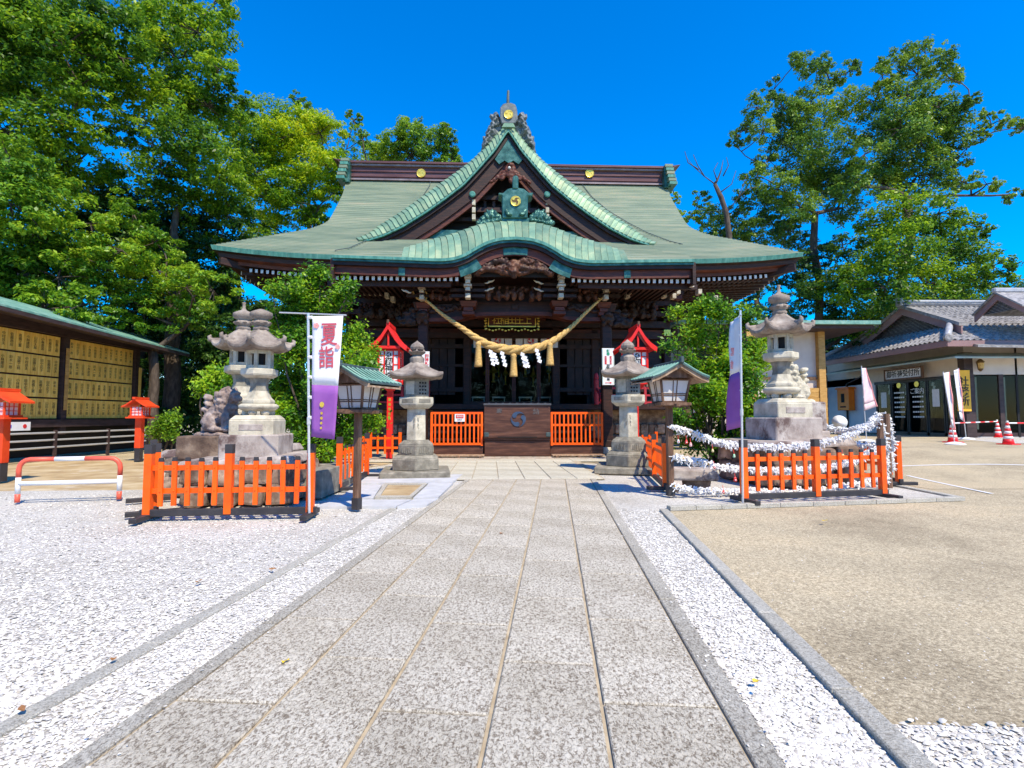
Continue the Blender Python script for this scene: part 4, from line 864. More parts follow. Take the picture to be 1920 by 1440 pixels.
for (x0, y0) in ((783, 556), (1135, 553)):
    s = 1 if x0 > 900 else -1
    P = [L(x0+dx*s, y0+dy, .72) for dx, dy in ((-8, 8), (0, 4), (7, -4), (9, -12), (6, -16))]; MB().tube(P, .035, 6).build('rope_loop', M['straw'], rope)
    P = [L(x0+dx*s, y0+dy, .72) for dx, dy in ((-8, 8), (-16, 5), (-17, -4), (-15, -10))]; MB().tube(P, .03, 6).build('rope_loop', M['straw'], rope)
def tassel(px, y0, y1):
    p, q = L(px, y0, .3), L(px, y1, .3); h = p.z-q.z; t = link('tassel', None, rope, (p.x, p.y, q.z))
    b = MB(); b.smooth = True
    n = 28; vs = []
    prof = [(.125, 0), (.12, .1*h), (.10, .5*h), (.085, .82*h), (.10, .86*h), (.085, .9*h), (.09, .95*h), (.03, h)]
    for r, z in prof:
        for i in range(n):
            a = 2*math.pi*i/n; rr_ = r*(1+(.09 if i % 2 else -.07)*(1-z/h)); vs.append((rr_*math.cos(a), rr_*math.sin(a), z+(random.uniform(0, .03) if z == 0 else 0)))
    fs = [(j*n+i, j*n+(i+1) % n, (j+1)*n+(i+1) % n, (j+1)*n+i) for j in range(len(prof)-1) for i in range(n)]+[tuple(range(n-1, -1, -1))]
    b.add(vs, fs); b.build('tassel_straw', M['straw'], t)
    MB().tube([(math.cos(a)*.095, math.sin(a)*.095, .88*h) for a in [i/12*6.283 for i in range(13)]], .016, 5).build('tassel_binding', M['straw'], t)
for (px, y0, y1) in ((897, 640, 688), (963, 662, 707), (1031, 642, 686)): tassel(px, y0, y1)
def streamer(px, y0, y1, s):
    p, q = L(px, y0, .1), L(px, y1, .1); h = (p.z-q.z)/4; st = link('paper_streamer', None, rope)
    for k in range(4):
        x = p.x+s*(.01+.03*k)-.02; z = p.z-h*k
        b = MB(); b.solid([(x-.06, .1+.02*(k % 2), z), (x+.06, .1+.02*(k % 2), z-.05)], [(x-.085, .1-.02*(k % 2), z-h*.9), (x+.03, .1-.02*(k % 2), z-h*1.35)], (0, .006, 0)); b.build('paper_fold', M['paper'], st)
for a in ((921, 655, 684, 1), (928, 660, 682, 1), (943, 658, 686, 1), (981, 660, 688, 1), (986, 666, 688, 1), (1008, 653, 679, 1)): streamer(*a)

# ---- offertory box
ob = thing('offertory_box', 'red brown wooden offertory box with blue comma crest in front of the hall steps', 'offertory box', HR @ Vector((L(970, 800, 0).x, 0, 0))+HO, HA)
W = 2.1
MB().box((0, .45, 1.05), (W, .9, 1.12)).build('box_front', M['box_wood'], ob, bevel=.01)
MB().box((0, .45, .24), (W-.02, .86, .48)).build('box_base', M['box_wood'], ob, bevel=.01)
MB().box((0, .44, 1.635), (W+.06, .98, .06)).build('box_lid', M['box_top'], ob, bevel=.01)
MB().box((0, -.03, .66), (W+.03, .1, .16)).build('box_rail', M['box_wood'], ob, bevel=.01)
MB().box((0, -.055, .60), (1.25, .07, .03)).build('box_slot', M['dark'], ob)
for s in (-1, 1): MB().box((s*(W/2-.07), -.085, .68), (.15, .03, .14)).build('corner_plate', M['slate_copper'], ob, bevel=.02); MB().box((s*(W/2-.035), -.0, 1.15), (.07, .02, .9)).build('corner_strip', M['box_wood'], ob)
o = tomoe_mb(.255, -.02, 0).build('comma_crest', M['blue_ink'], ob); fix_normals(o.data); o.location = (.03, -.004, 1.17)
M['faded'] = flat('faded_ink', (.11, .10, .10)); text('奉', .2, M['faded'], ob, (-.57, -.004, 1.4), bold=.004); text('納', .2, M['faded'], ob, (.60, -.004, 1.4), bold=.004)
for k in range(9): MB().box((-.9+k*.225, .45, 1.675), (.05, .85, .03)).build('lid_slat', M['box_top'], ob)

# ---- red barred fences either side of the box
def red_fence(px0, px1, label):
    x0, x1 = L(px0, 800, .1).x, L(px1, 800, .1).x; t = thing('barred_fence', label, 'fence', HR @ Vector(((x0+x1)/2, .1, 0))+HO, HA, 'red barred fences beside the offertory box'); w = x1-x0
    for z in (.38, .98, 1.36): MB().box((0, 0, z), (w, .05, .07)).build('fence_rail', M['vermilion'], t)
    for s in (-1, 1): MB().box((s*(w/2-.025), -.002, .85), (.07, .07, 1.05)).build('fence_post', M['vermilion'], t)
    n = 11; me = MB().box((0, 0, 0), (.05, .03, .95)).mesh('fence_bar', M['vermilion'])
    for k in range(n): link('fence_bar', me, t, (-w/2+w*(k+1)/(n+1), -.015, .87))
    MB().box((0, .2, .17), (w+.05, .35, .34)).build('fence_sill', M['box_wood'], t)
    return t
rf = red_fence(808, 905, 'red barred fence with a small notice, left of the offertory box')
red_fence(1033, 1130, 'red barred fence without a notice, right of the offertory box')
sg = thing('notice_plate', 'small white notice with red panel fixed to the left barred fence', 'sign', HR @ Vector((L(862, 786, .02).x, .02, 0))+HO, HA)
MB().box((0, 0, 1.21), (.32, .015, .24)).build('notice_board', M['white'], sg); MB().box((0, -.011, 1.25), (.24, .006, .11)).build('notice_panel', M['ink_red'], sg)
text('賽銭箱', .065, M['white'], sg, (0, -.017, 1.25)); text('防犯中', .05, M['ink_blue'] if 'ink_blue' in M else M['blue_ink'], sg, (0, -.011, 1.14))
for (a, b__) in ((812, 908), (1037, 1135)):
    x0, x1 = L(a, 855, -.7).x, L(b__, 855, -.7).x; t = thing('timber_ramp', 'low wooden duckboard in front of the %s red barred fence' % ('left' if a < 900 else 'right'), 'duckboard', HR @ Vector(((x0+x1)/2, -.45, 0))+HO, HA, 'duckboards before the hall')
    for k in range(4): MB().box((0, -.18+.13*k, .06), (x1-x0, .12, .03)).build('deck_board', M['wood_pale'], t)
    for k in range(3): MB().box(((x1-x0)*(k-1)*.42, 0, .025), (.08, .5, .04)).build('bearer', M['wood_lamp'], t)
# pillar signs
def board_sign(px0, px1, y0, y1, yl, label):
    p, q = L(px0, y0, yl), L(px1, y1, yl); t = thing('hanging_sign', label, 'sign', HR @ Vector(((p.x+q.x)/2, yl, q.z))+HO, HA)
    MB().box((0, 0, (p.z-q.z)/2), (q.x-p.x, .03, p.z-q.z)).build('sign_board', M['white'], t, bevel=.006); return t, q.x-p.x, p.z-q.z
t, w, h = board_sign(1128.5, 1152, 653, 722, .85, 'tall white sign with coloured characters and red arrow on the right porch pillar')
f = lambda v: h*v
for (xx) in (-w/2+.015, w/2-.015): MB().box((xx, -.018, h/2), (.008, .004, h-.05)).build('border_line', M['ink_green'], t)
text('新春', .11, M['ink_green'], t, (0, -.02, f(.88)), vertical=True, bold=.003)
text('家内安全', .075, M['ink_red'], t, (.085, -.02, f(.67)), vertical=True, bold=.002); text('厄除開運', .075, M['ink_red'], t, (-.085, -.02, f(.67)), vertical=True, bold=.002)
text('御祈祷受付所', .10, M['ink'], t, (0, -.02, f(.33)), vertical=True, bold=.003)
MB().box((-.02, -.02, f(.06)), (.18, .006, .02)).build('arrow', M['ink_red'], t); b = MB(); b.prism([(.05, f(.06)-.035), (.05, f(.06)+.035), (.12, f(.06))], -.024, -.016); b.build('arrow_head', M['ink_red'], t)
t, w, h = board_sign(791, 805, 659, 691, .85, 'white sign with red characters half hidden on the left porch pillar')
text('御神札', .13, M['ink_red'], t, (.04, -.02, h*.5), vertical=True, bold=.003)
p = L(1251, 624, 3.7); o = MB().box((0, 0, 0), (.26, .03, .24)).build('gilt_tablet', M['gold'], loc=HR @ Vector((p.x, 3.7, p.z))+HO, rot=(0, 0, HA)); tag(o, 'small square yellow plate on the right corner pillar of the hall', 'plate')

# ---- ornament on the porch crest
po = thing('crest_ornament', 'dark green bronze ridge ornament with gold comma crest above the porch gable', 'ornament', HR @ Vector((L(967, 400, 1.0).x, 1.0, 0))+HO, HA)
ox = L(967, 400, 1.0).x; KY = 1.0
def oL(px, py): p = L(px, py, KY); return (p.x-ox, p.z)
q = [oL(*p) for p in ((893, 432), (897, 420), (909, 412), (930, 408), (965, 406), (1000, 409), (1020, 413), (1033, 420), (1038, 432), (1015, 424), (990, 419), (966, 417), (935, 421), (912, 426))]
b = MB(); b.prism(q, 0, .5); fix_normals(b.build('ornament_base', M['copper_dark'], po, bevel=.02).data)
q = [oL(*p) for p in ((942, 410), (941, 368), (934, 366), (935, 362), (943, 363), (952, 355), (967, 352), (982, 355), (991, 362), (1000, 362), (997, 369), (990, 369), (989, 410))]
b = MB(); b.prism(q, -.06, .5); fix_normals(b.build('ornament_body', M['copper_dark'], po, bevel=.03).data)
q = [oL(*p) for p in ((960.5, 356), (961, 333), (966, 330), (972, 333), (971.5, 356))]; b = MB(); b.prism(q, -.1, .25); fix_normals(b.build('ornament_horn', M['copper_dark'], po, bevel=.03).data)
p = oL(966.5, 379); crest(po, (p[0], -.05, p[1]), .165)
for s in (-1, 1):
    balls = []
    for k in range(11):
        hgt = (14, 20, 26, 30, 27, 31, 24, 20, 17, 12, 8)[k]; x, z = oL(966.5+s*(28+k*4.3), 414+abs(k)*.7-hgt*.5); balls.append(((x, .1+.04*(k % 2), z), (.055, .16, hgt*.0085), (0, s*(.1+.05*k), 0)))
    for k in range(6): x, z = oL(966.5+s*(30+k*7), 413+k*1.5); balls.append(((x, -.02, z), (.09, .1, .07), (0, s*.4, 0)))
    blob(balls, .026, M['copper_dark'], 'carved_wave', po, .025, 11)
    x, z = oL(966.5+s*16, 400); blob([((x, -.1, z), (.07, .06, .14), (0, s*.5, 0)), ((x-s*.08, -.12, z-.08), (.12, .06, .06))], .026, M['copper_dark'], 'carved_scroll', po, .02, 11)
# ---------------------------------------------------------------- stone lanterns
def hexa(b, w, z0, z1, w2=None, n=6, a0=R(30)):
    w2 = w if w2 is None else w2; return b.lathe([(w/2, z0), (w2/2, z1)], n, a0=a0)
def hex_roof(b, r, z0, z1, n=6, curl=.07, a0=R(30), thick=.07):
    rings = []; seg = 6; N = n*seg
    def ring(f, z, k):
        out = []
        for i in range(N):
            a = a0+2*math.pi*i/N; ph = (i % seg)/seg; d = abs(ph-.5)*2; flat_ = math.cos(math.pi/n)/math.cos((ph-.5)*2*math.pi/n)
            out.append((math.cos(a)*r*f*flat_*(1+.03*d), math.sin(a)*r*f*flat_*(1+.03*d), z+k*d**3))
        return out
    H = z1-z0
    prof = [(.45, z0, 0), (.9, z0+.0, curl*.6), (1.0, z0+.02, curl), (1.0, z0+thick, curl*1.1), (.82, z0+thick+.13*H, curl*.6), (.58, z0+.55*H, .02), (.36, z0+.83*H, 0), (.22, z1, 0)]
    vs = []; 
    for f, z, k in prof: vs += ring(f, z, k)
    fs = [(j*N+i, j*N+(i+1) % N, (j+1)*N+(i+1) % N, (j+1)*N+i) for j in range(len(prof)-1) for i in range(N)]
    fs += [tuple(range(N-1, -1, -1)), tuple((len(prof)-1)*N+i for i in range(N))]
    return b.add(vs, fs)
def stone_lantern(label, X, Y, sc_, rz=0):
    t = thing('stone_lantern', label, 'stone lantern', (X, Y, 0), rz, 'hexagonal stone lanterns flanking the path'); t.scale = (sc_,)*3
    S = M['stone_grey']; C = M['stone_cap']
    MB().box((0, 0, .06), (1.42, 1.42, .14)).build('base_slab', S, t, bevel=.02)
    b = MB(); hexa(b, 1.10, .13, .37); hexa(b, 1.10, .37, .44, .92); b.build('plinth', S, t, bevel=.015)
    b = MB(); hexa(b, .84, .43, .66); hexa(b, .84, .66, .745, .6); p = b.build('carved_base', S, t, bevel=.015)
    for k in range(6):
        a = R(60*k); 
        for j in range(-2, 3): MB().box((math.cos(a)*.37-math.sin(a)*j*.05, math.sin(a)*.37+math.cos(a)*j*.05, .54), (.012, .028, .13-.02*abs(j)), (0, 0, a)).build('base_fluting', S, p)
    b = MB(); hexa(b, .46, .74, 1.43, .44); c = b.build('shaft', M['stone'], t, bevel=.012)
    text('奉献', .13, M['stone_grey'], c, (0, -.205, 1.1), vertical=True, ext=.004)
    b = MB(); hexa(b, .60, 1.42, 1.50, .82); hexa(b, .82, 1.50, 1.66); pf = b.build('platform', M['stone'], t, bevel=.012)
    for k in range(6):
        a = R(60*k); MB().box((math.cos(a)*.357, math.sin(a)*.357, 1.58), (.012, .27, .075), (0, 0, a)).build('sunk_panel', S, pf)
    b = MB(); hexa(b, .60, 1.655, 2.07); fb = b.build('fire_box', S, t, bevel=.012)
    for k in (4, 5, 3):
        a = R(60*k)
        if k == 4: MB().box((math.cos(a)*.262, math.sin(a)*.262, 1.86), (.014, .2, .28), (0, 0, a)).build('fire_box_door', M['stone'], fb)
        else:
            for i in range(3):
                for j in range(4): MB().lathe([(.02, 0), (.02, .012)], 8).build('light_hole', M['dark'], fb, loc=(math.cos(a)*.26-math.sin(a)*(i-1)*.065, math.sin(a)*.26+math.cos(a)*(i-1)*.065, 1.74+j*.075), rot=(0, R(90), a))
    b = MB(); b.smooth = False; hex_roof(b, .63, 2.06, 2.42); b.build('roof', C, t, bevel=.008)
    b = MB(); b.lathe([(.15, 2.40), (.16, 2.5), (.13, 2.54), (.09, 2.57), (.17, 2.62), (.19, 2.64), (.1, 2.66), (.14, 2.70), (.15, 2.75), (.12, 2.81), (.05, 2.86), (0, 2.9)], 12); b.build('finial', C, t)
    for k in range(6): a = R(60*k+30); MB().lathe([(0, -.03), (.035, 0), (0, .05)], 6).build('finial_petal', C, t, loc=(math.cos(a)*.17, math.sin(a)*.17, 2.65))
    return t
stone_lantern('grey hexagonal stone lantern beside the left edge of the stone path', -1.90, 11.55, 1.0, R(8))
stone_lantern('grey hexagonal stone lantern right of the path, partly behind the wooden lamp', 2.86, 12.3, 1.05, R(-14))

def big_lantern(name, label, X, Y, sc_, rz, spike=True, base=True, wf=.86):
    t = thing('tall_stone_lantern', label, 'stone lantern', (X, Y, 0), rz, 'tall votive stone lanterns on stepped pedestals'); t.scale = (sc_*wf, sc_*wf, sc_)
    S = M['stone']; C = M['stone_cap']; P = M['stain_stone']
    if base:
        MB().box((0, 0, .30), (1.55, 1.4, .6)).build('pedestal_core', M['rock'], t, bevel=.04)
        r = random.Random(int(X*10))
        for fc in range(4):
            a = R(90*fc); n = 4
            for row in range(2):
                for k in range(n):
                    w = 1.75/n; x = -.875+w*(k+.5)+(.1 if row else 0)*0; b = MB(); b.box((0, 0, 0), (w*r.uniform(.82, 1.08), .3+r.uniform(-.05, .08), .29+r.uniform(-.05, .03)), (r.uniform(-.12, .12), r.uniform(-.12, .12), r.uniform(-.14, .14)), taper=r.uniform(.78, 1.0))
                    o = b.build('rough_stone', M['rock'], t, bevel=.04, seg=2); o.location = (math.cos(a)*(x+r.uniform(-.05, .05))+math.sin(a)*(.72+r.uniform(-.05, .06)), math.sin(a)*x-math.cos(a)*(.72+r.uniform(-.05, .06)), .15+row*.27); o.rotation_euler = (0, 0, a)
        b = MB(); b.box((-.08, 0, .595), (1.9, 1.7, .12), (0, R(-2), .05), taper=.93); b.build('cap_rock', P, t, bevel=.03, seg=2)
    MB().box((0, 0, .80), (.98, .92, .36)).build('lower_block', P, t, bevel=.02)
    b = MB(); b.box((0, 0, 1.08), (.74, .72, .24)); b.box((0, 0, 1.235), (.74, .72, .07), taper=.8); ub = b.build('upper_block', S, t, bevel=.012)
    MB().box((0, -.363, 1.09), (.4, .012, .09)).build('sunk_panel', M['stain_stone'], ub, bevel=.005)
    for k in range(6): a = R(60*k+20); MB().lathe([(.05, 1.26), (.08, 1.30), (.07, 1.345)], 8).build('scroll_foot', S, t, loc=(math.cos(a)*.2, math.sin(a)*.2, 0))
    b = MB(); b.smooth = True; b.lathe([(.2, 1.33), (.29, 1.35), (.335, 1.39), (.335, 1.42), (.29, 1.445), (.1, 1.45)], 24); b.build('lotus_ring', S, t)
    b = MB(); hexa(b, .54, 1.445, 1.49, .56); b.lathe([(.28, 1.49), (.22, 1.54), (.175, 1.62), (.165, 1.65)], 6, a0=R(30)); b.build('bell_foot', S, t, bevel=.008)
    b = MB(); b.lathe([(.165, 1.645), (.15, 1.70), (.155, 1.77), (.19, 1.85)], 6, a0=R(30)); b.build('waist', M['stone_grey'], t)
    b = MB(); hexa(b, .46, 1.845, 1.89, .64); hexa(b, .64, 1.89, 1.985); b.build('platform', S, t, bevel=.01)
    fb = link('fire_box', None, t)
    for k in range(6): a = R(60*k+30); MB().box((math.cos(a)*.195, math.sin(a)*.195, 2.13), (.06, .06, .31), (0, 0, a)).build('corner_pier', S, fb)
    for k in range(6):
        a = R(60*k)
        for z, h in ((2.01, .06), (2.25, .06)): MB().box((math.cos(a)*.17, math.sin(a)*.17, z), (.05, .17, h), (0, 0, a)).build('window_frame', S, fb)
    MB().box((0, 0, 2.13), (.18, .18, .26)).build('fire_box_core', M['dark'], fb)
    b = MB(); hex_roof(b, .55, 2.27, 2.60, curl=.10, thick=.06); b.build('roof', C, t, bevel=.006)
    for k in range(6):
        a = R(60*k+30); 
        pts = [(math.cos(a)*r, math.sin(a)*r, z) for r, z in ((.42, 2.42), (.52, 2.40), (.575, 2.42), (.585, 2.46), (.56, 2.475), (.545, 2.455))]; b = MB(); b.smooth = True; b.tube(pts, [.03, .042, .042, .034, .024, .012], 7); b.build('roof_curl', C, t)
    b = MB(); b.smooth = True; b.lathe([(.12, 2.58), (.14, 2.63), (.10, 2.66), (.15, 2.68), (.17, 2.71), (.13, 2.745), (.1, 2.76), (.17, 2.79), (.2, 2.83), (.19, 2.875), (.13, 2.90), (.05, 2.93)]+([(.03, 2.97), (.028, 3.04), (.04, 3.06), (.0, 3.07)] if spike else [(0, 2.94)]), 14); f = b.build('finial', C, t)
    for k in range(8): a = R(45*k); MB().lathe([(0, -.04), (.05, 0), (0, .04)], 8).build('finial_petal', C, f, loc=(math.cos(a)*.14, math.sin(a)*.14, 2.71))
    return t
big_lantern('', 'tall pale stone lantern on a rough rock pedestal behind the front left picket fence', -3.82, 8.35, 1.0, R(6), spike=False)
big_lantern('', 'tall stone lantern mostly hidden behind the front left one, its spiked finial showing', -4.78, 9.75, 1.09, R(-12))
big_lantern('', 'tall stone lantern with spiked finial on stained blocks, right of the path', 5.45, 10.4, 1.26, R(10), wf=.81)

# guardian lions
def komainu(label, X, Y, z, s, face, rz, mat):
    t = thing('guardian_lion', label, 'lion statue', (X, Y, z), rz, 'stone guardian lions'); t.scale = (s,)*3
    f = face
    B = [((0, 0, .3), (.2, .19, .25)), ((-.1*f, 0, .2), (.2, .22, .2)), ((.1*f, 0, .42), (.16, .17, .22)), ((.14*f, 0, .60), (.15, .16, .15)), ((.24*f, 0, .62), (.12, .12, .11)), ((.33*f, 0, .57), (.075, .1, .06)), ((.31*f, 0, .67), (.06, .09, .04)),
         ((.2*f, .1, .72), (.035, .035, .07)), ((.2*f, -.1, .72), (.035, .035, .07)), ((.24*f, -.10, .66), (.05, .03, .04)), ((.24*f, .10, .66), (.05, .03, .04)),
         ((.2*f, -.12, .2), (.065, .065, .22)), ((.2*f, .12, .2), (.065, .065, .22)), ((.26*f, -.12, .04), (.1, .07, .05)), ((.26*f, .12, .04), (.1, .07, .05)),
         ((-.08*f, -.17, .16), (.17, .09, .16)), ((-.08*f, .17, .16), (.17, .09, .16)), ((.02*f, -.19, .05), (.14, .07, .05)), ((.02*f, .19, .05), (.14, .07, .05)), ((0, 0, .03), (.32, .22, .05))]
    for k in range(9): B.append(((-.26*f-.02*math.sin(k*2)*f, .03*math.sin(k*3), .16+.055*k), (.085, .09, .05), (0, .5*f, 0)))
    for k in range(7): B.append(((-.02*f+.02*k*f, 0, .40+.055*k), (.07, .13, .05), (0, -.7*f, 0)))
    for a in range(10):
        for lv in range(3): an = R(36*a+18*lv); B.append(((.1*f+math.cos(an)*.14, math.sin(an)*.16, .42+.11*lv), (.05, .05, .06)))
    blob(B, .016, mat, 'lion_body', t, .02, 14)
    blob([((0, 0, -.05), (.38, .27, .06)), ((.3*f, .1, -.06), (.14, .14, .06)), ((-.3*f, -.05, -.06), (.13, .16, .07))], .02, mat, 'rock_seat', t, .04, 7)
    return t
M['lion'] = mk('lion_stone', [(.3, (.13, .09, .08)), (.5, (.27, .205, .18)), (.7, (.46, .38, .34))], scale=6, rough=.9, bump=.5, bscale=26, dirt=((.08, .06, .06), .56, .72), dscale=4)
komainu('weathered stone guardian lion on a rough block, left of the front tall lantern', -4.74, 9.0, 1.0, .95, 1, R(-15), M['lion'])
komainu('pale stone guardian lion seen behind the tall right lantern', 6.38, 11.7, 1.62, 1.1, -1, R(15), M['stone'])
def pedestal(label, X, Y, w, d, tiers, mat, rz=0):
    t = thing('statue_pedestal', label, 'pedestal', (X, Y, 0), rz); z = 0
    for k, (ww, h, m_) in enumerate(tiers):
        b = MB(); b.box((0, 0, z+h/2), (w*ww, d*ww, h-.006), taper=.985); b.build('pedestal_block', M[m_], t, bevel=.03, seg=2); z += h
    return t
pedestal('rough dark stone pedestal under the left guardian lion', -4.86, 9.0, .82, .75, ((1.35, .30, 'rock'), (1.15, .25, 'rock'), (1.0, .39, 'rock')), 'rock', R(4))
pedestal('stone pedestal under the right guardian lion', 6.38, 11.7, .95, .85, ((1.3, .45, 'rock'), (1.1, .5, 'stain_stone'), (1.0, .62, 'stain_stone')), 'rock', R(6))
t = thing('flat_boulder', 'flat rough boulder on the white gravel below the paper ropes', 'boulder', (3.28, 9.3, 0), R(-12))
b = MB(); b.box((0, 0, .26), (.78, .5, .2), taper=.93); b.build('upper_rock', M['stain_stone'], t, bevel=.04, seg=2); MB().box((.05, .05, .08), (.42, .3, .18), taper=1.1).build('lower_rock', M['rock'], t, bevel=.03)
t = thing('stone_curb_wall', 'low grey concrete wall end beside the left lantern pedestal', 'low wall', (-2.95, 8.9, 0))
MB().box((.02, .1, .21), (.3, 1.5, .42)).build('wall_block', M['stone_grey'], t, bevel=.01); MB().box((-.8, .8, .2), (1.3, .2, .4)).build('wall_block', M['stone_grey'], t, bevel=.01)

# ---------------------------------------------------------------- wooden lamps with copper roofs
def wood_lamp(label, X, Y, s, rz):
    t = thing('wooden_lamp', label, 'lamp post', (X, Y, 0), rz, 'wooden lamps with green copper roofs'); t.scale = (s,)*3
    W_ = M['wood_lamp']
    MB().box((0, 0, .72), (.085, .085, 1.3)).build('post', W_, t, bevel=.006); MB().box((0, 0, .08), (.1, .1, .16)).build('post_shoe', M['black'], t)
    MB().box((0, 0, 1.35), (.48, .48, .045)).build('lamp_tray', W_, t, bevel=.006)
    for a in range(4): MB().box((0.21*math.cos(R(90*a)), .21*math.sin(R(90*a)), 1.335), (.2 if a % 2 == 0 else .06, .06 if a % 2 == 0 else .2, .04)).build('tray_arm', W_, t)
    bx = link('lamp_box', None, t); z0, z1, w0, w1 = 1.375, 1.72, .17, .225
    for sx in (-1, 1):
        for sy in (-1, 1): MB().tube([(sx*w0, sy*w0, z0), (sx*w1, sy*w1, z1)], .022, 4).build('corner_stile', W_, bx)
    for a in range(4):
        rt = Matrix.Rotation(R(90*a), 3, 'Z')
        b = MB(); q = [rt @ Vector(v) for v in ((-w0, -w0, z0), (w0, -w0, z0), (w1, -w1, z1), (-w1, -w1, z1))]; b.add(q, [(0, 1, 2, 3)]); b.build('lamp_pane', M['glass_pane'], bx)
        b = MB()
        for fx_ in (-.14, .14): b.tube([rt @ Vector((w0*fx_*1.0, -w0-.006, z0)), rt @ Vector((w1*fx_, -w1-.006, z1))], .007, 4)
        for fz in (.3, .37): w = w0+(w1-w0)*fz; zz = z0+(z1-z0)*fz; b.tube([rt @ Vector((-w, -w-.006, zz)), rt @ Vector((w, -w-.006, zz))], .007, 4)
        b.build('lamp_lattice', W_, bx)
        for z, w in ((z0+.01, w0), (z1-.01, w1)): MB().tube([rt @ Vector((-w, -w, z)), rt @ Vector((w, -w, z))], .018, 4).build('lamp_rail', W_, bx)
    prof = [(0, 1.945), (.11, 1.885), (.22, 1.82), (.33, 1.765), (.43, 1.73)]; rf = link('lamp_roof', None, t)
    for s_ in (-1, 1):
        b = MB(); b.solid([(s_*x, -.42, z) for x, z in prof], [(s_*x, .42, z) for x, z in prof], (0, 0, -.022)); fix_normals(b.build('roof_sheet', M['slate_copper'], rf).data)
        for k in range(9):
            y = -.41+.82*k/8; MB().tube([(s_*x, y, z+.012) for x, z in prof], .014, 5).build('roof_batten', M['lamp_roof'], rf)
        for y in (-.40, .40): MB().solid([(s_*x, y, z-.022) for x, z in prof], [(s_*x, y, z-.075) for x, z in prof], (0, .03 if y < 0 else -.03, 0)).build('bargeboard', M['wood_pale'], rf)
        b = MB(); b.solid([(s_*x, -.37, z-.05) for x, z in prof], [(s_*x, .37, z-.05) for x, z in prof], (0, 0, -.02)); b.build('roof_boarding', M['wood_pale'], rf)
    MB().box((0, 0, 1.955), (.07, .90, .05)).build('roof_ridge', M['slate_copper'], rf, bevel=.01); MB().box((0, -.43, 1.975), (.05, .08, .09)).build('ridge_end', M['slate_copper'], rf, bevel=.01)
    for y in (-.3, .3): b = MB(); b.prism([(-.3, 1.73), (.3, 1.73), (0, 1.89)], y-.01, y+.01); b.build('gable_board', W_, t)
    return t
wood_lamp('wooden lamp with green copper roof, left of the path before the big shrub', -1.99, 7.3, .98, R(-20))
wood_lamp('wooden lamp with green copper roof, right of the path, paper ropes tied to it', 2.63, 8.5, 1.07, R(8))

# ---------------------------------------------------------------- red lanterns
def red_tall(label, X, Y):
    t = thing('red_lantern', label, 'lantern', (X, Y, 0), R(1.5), 'tall red lanterns in front of the hall'); Rd = M['red']
    MB().box((0, 0, 1.1), (.17, .17, 2.2)).build('post', Rd, t, bevel=.01)
    b = MB(); b.box((0, 0, 2.12), (.2, .2, .2), taper=2.6); b.box((0, 0, 2.25), (.66, .66, .06)); b.build('tray', Rd, t)
    bx = link('lantern_box', None, t)
    for sx in (-1, 1):
        for sy in (-1, 1): MB().box((sx*.3, sy*.3, 2.75), (.06, .06, 1.0)).build('stile', Rd, bx)
    for a in range(4):
        rt = Euler((0, 0, R(90*a))); rm_ = rt.to_matrix()
        b = MB(); b.box(rm_ @ Vector((0, -.285, 2.75)), (.56, .01, .96), rt); b.build('paper_pane', M['paper'], bx)
        b = MB()
        for x in (-.13, .13): b.box(rm_ @ Vector((x, -.295, 2.75)), (.035, .02, .98), rt)
        for sx in (-1, 1):
            for z in (2.5, 2.78, 3.05): b.box(rm_ @ Vector((sx*.21, -.295, z)), (.14, .02, .03), rt)
        for z in (2.28, 3.22): b.box(rm_ @ Vector((0, -.30, z)), (.6, .03, .07), rt)
        b.build('lattice', Rd, bx)
        o = tomoe_mb(.075, -.006, 0).build('comma_crest', M['ink'], bx); v = rm_ @ Vector((0, -.296, 3.08)); o.location = v; o.rotation_euler = rt
        text('御神燈', .235, M['ink'], bx, rm_ @ Vector((0, -.294, 2.65)), (R(90), 0, R(90*a)), vertical=True, bold=.004)
    prof = [(0, 3.95), (.07, 3.84), (.2, 3.63), (.36, 3.45), (.56, 3.30)]
    for s_ in (-1, 1):
        b = MB(); b.solid([(s_*x, -.48, z) for x, z in prof], [(s_*x, .48, z) for x, z in prof], (0, 0, -.05)); fix_normals(b.build('roof_slope', Rd, t).data)
        for y in (-.50, .46): b = MB(); b.solid([(s_*x, y, z+.01) for x, z in prof], [(s_*x*.95, y, z-.14) for x, z in prof], (0, .04, 0)); fix_normals(b.build('bargeboard', Rd, t).data)
    MB().box((0, 0, 3.96), (.1, 1.0, .1)).build('roof_ridge', Rd, t); MB().box((0, -.5, 4.03), (.06, .06, .1)).build('ridge_knob', M['wood_lamp'], t)
    MB().box((0, -.40, 3.5), (.05, .05, .42)).build('gable_strut', Rd, t); MB().box((0, -.4, 3.28), (.7, .05, .08)).build('gable_tie', Rd, t)
    b = MB(); b.prism([(-.3, 3.28), (.3, 3.28), (0, 3.72)], -.36, -.34); b.build('gable_back', M['dark'], t)
    for k in range(5): text('献', .11, M['gold'], t, (0, -.088, 1.75-k*.13)) if k == 99 else MB().box((0, -.088, 1.75-k*.14), (.07, .006, .08)).build('gilt_character', M['gold'], t)
    return t
red_tall('tall red lantern with paper panes behind the left stone lantern', -3.42, 16.0)
red_tall('tall red lantern with paper panes behind the right stone lantern', 3.98, 16.2)
M['lantern_red'] = mk('aged_vermilion', [(.3, (.68, .045, .008)), (.7, (.85, .08, .012))], scale=4, rough=.5, vary=.05)
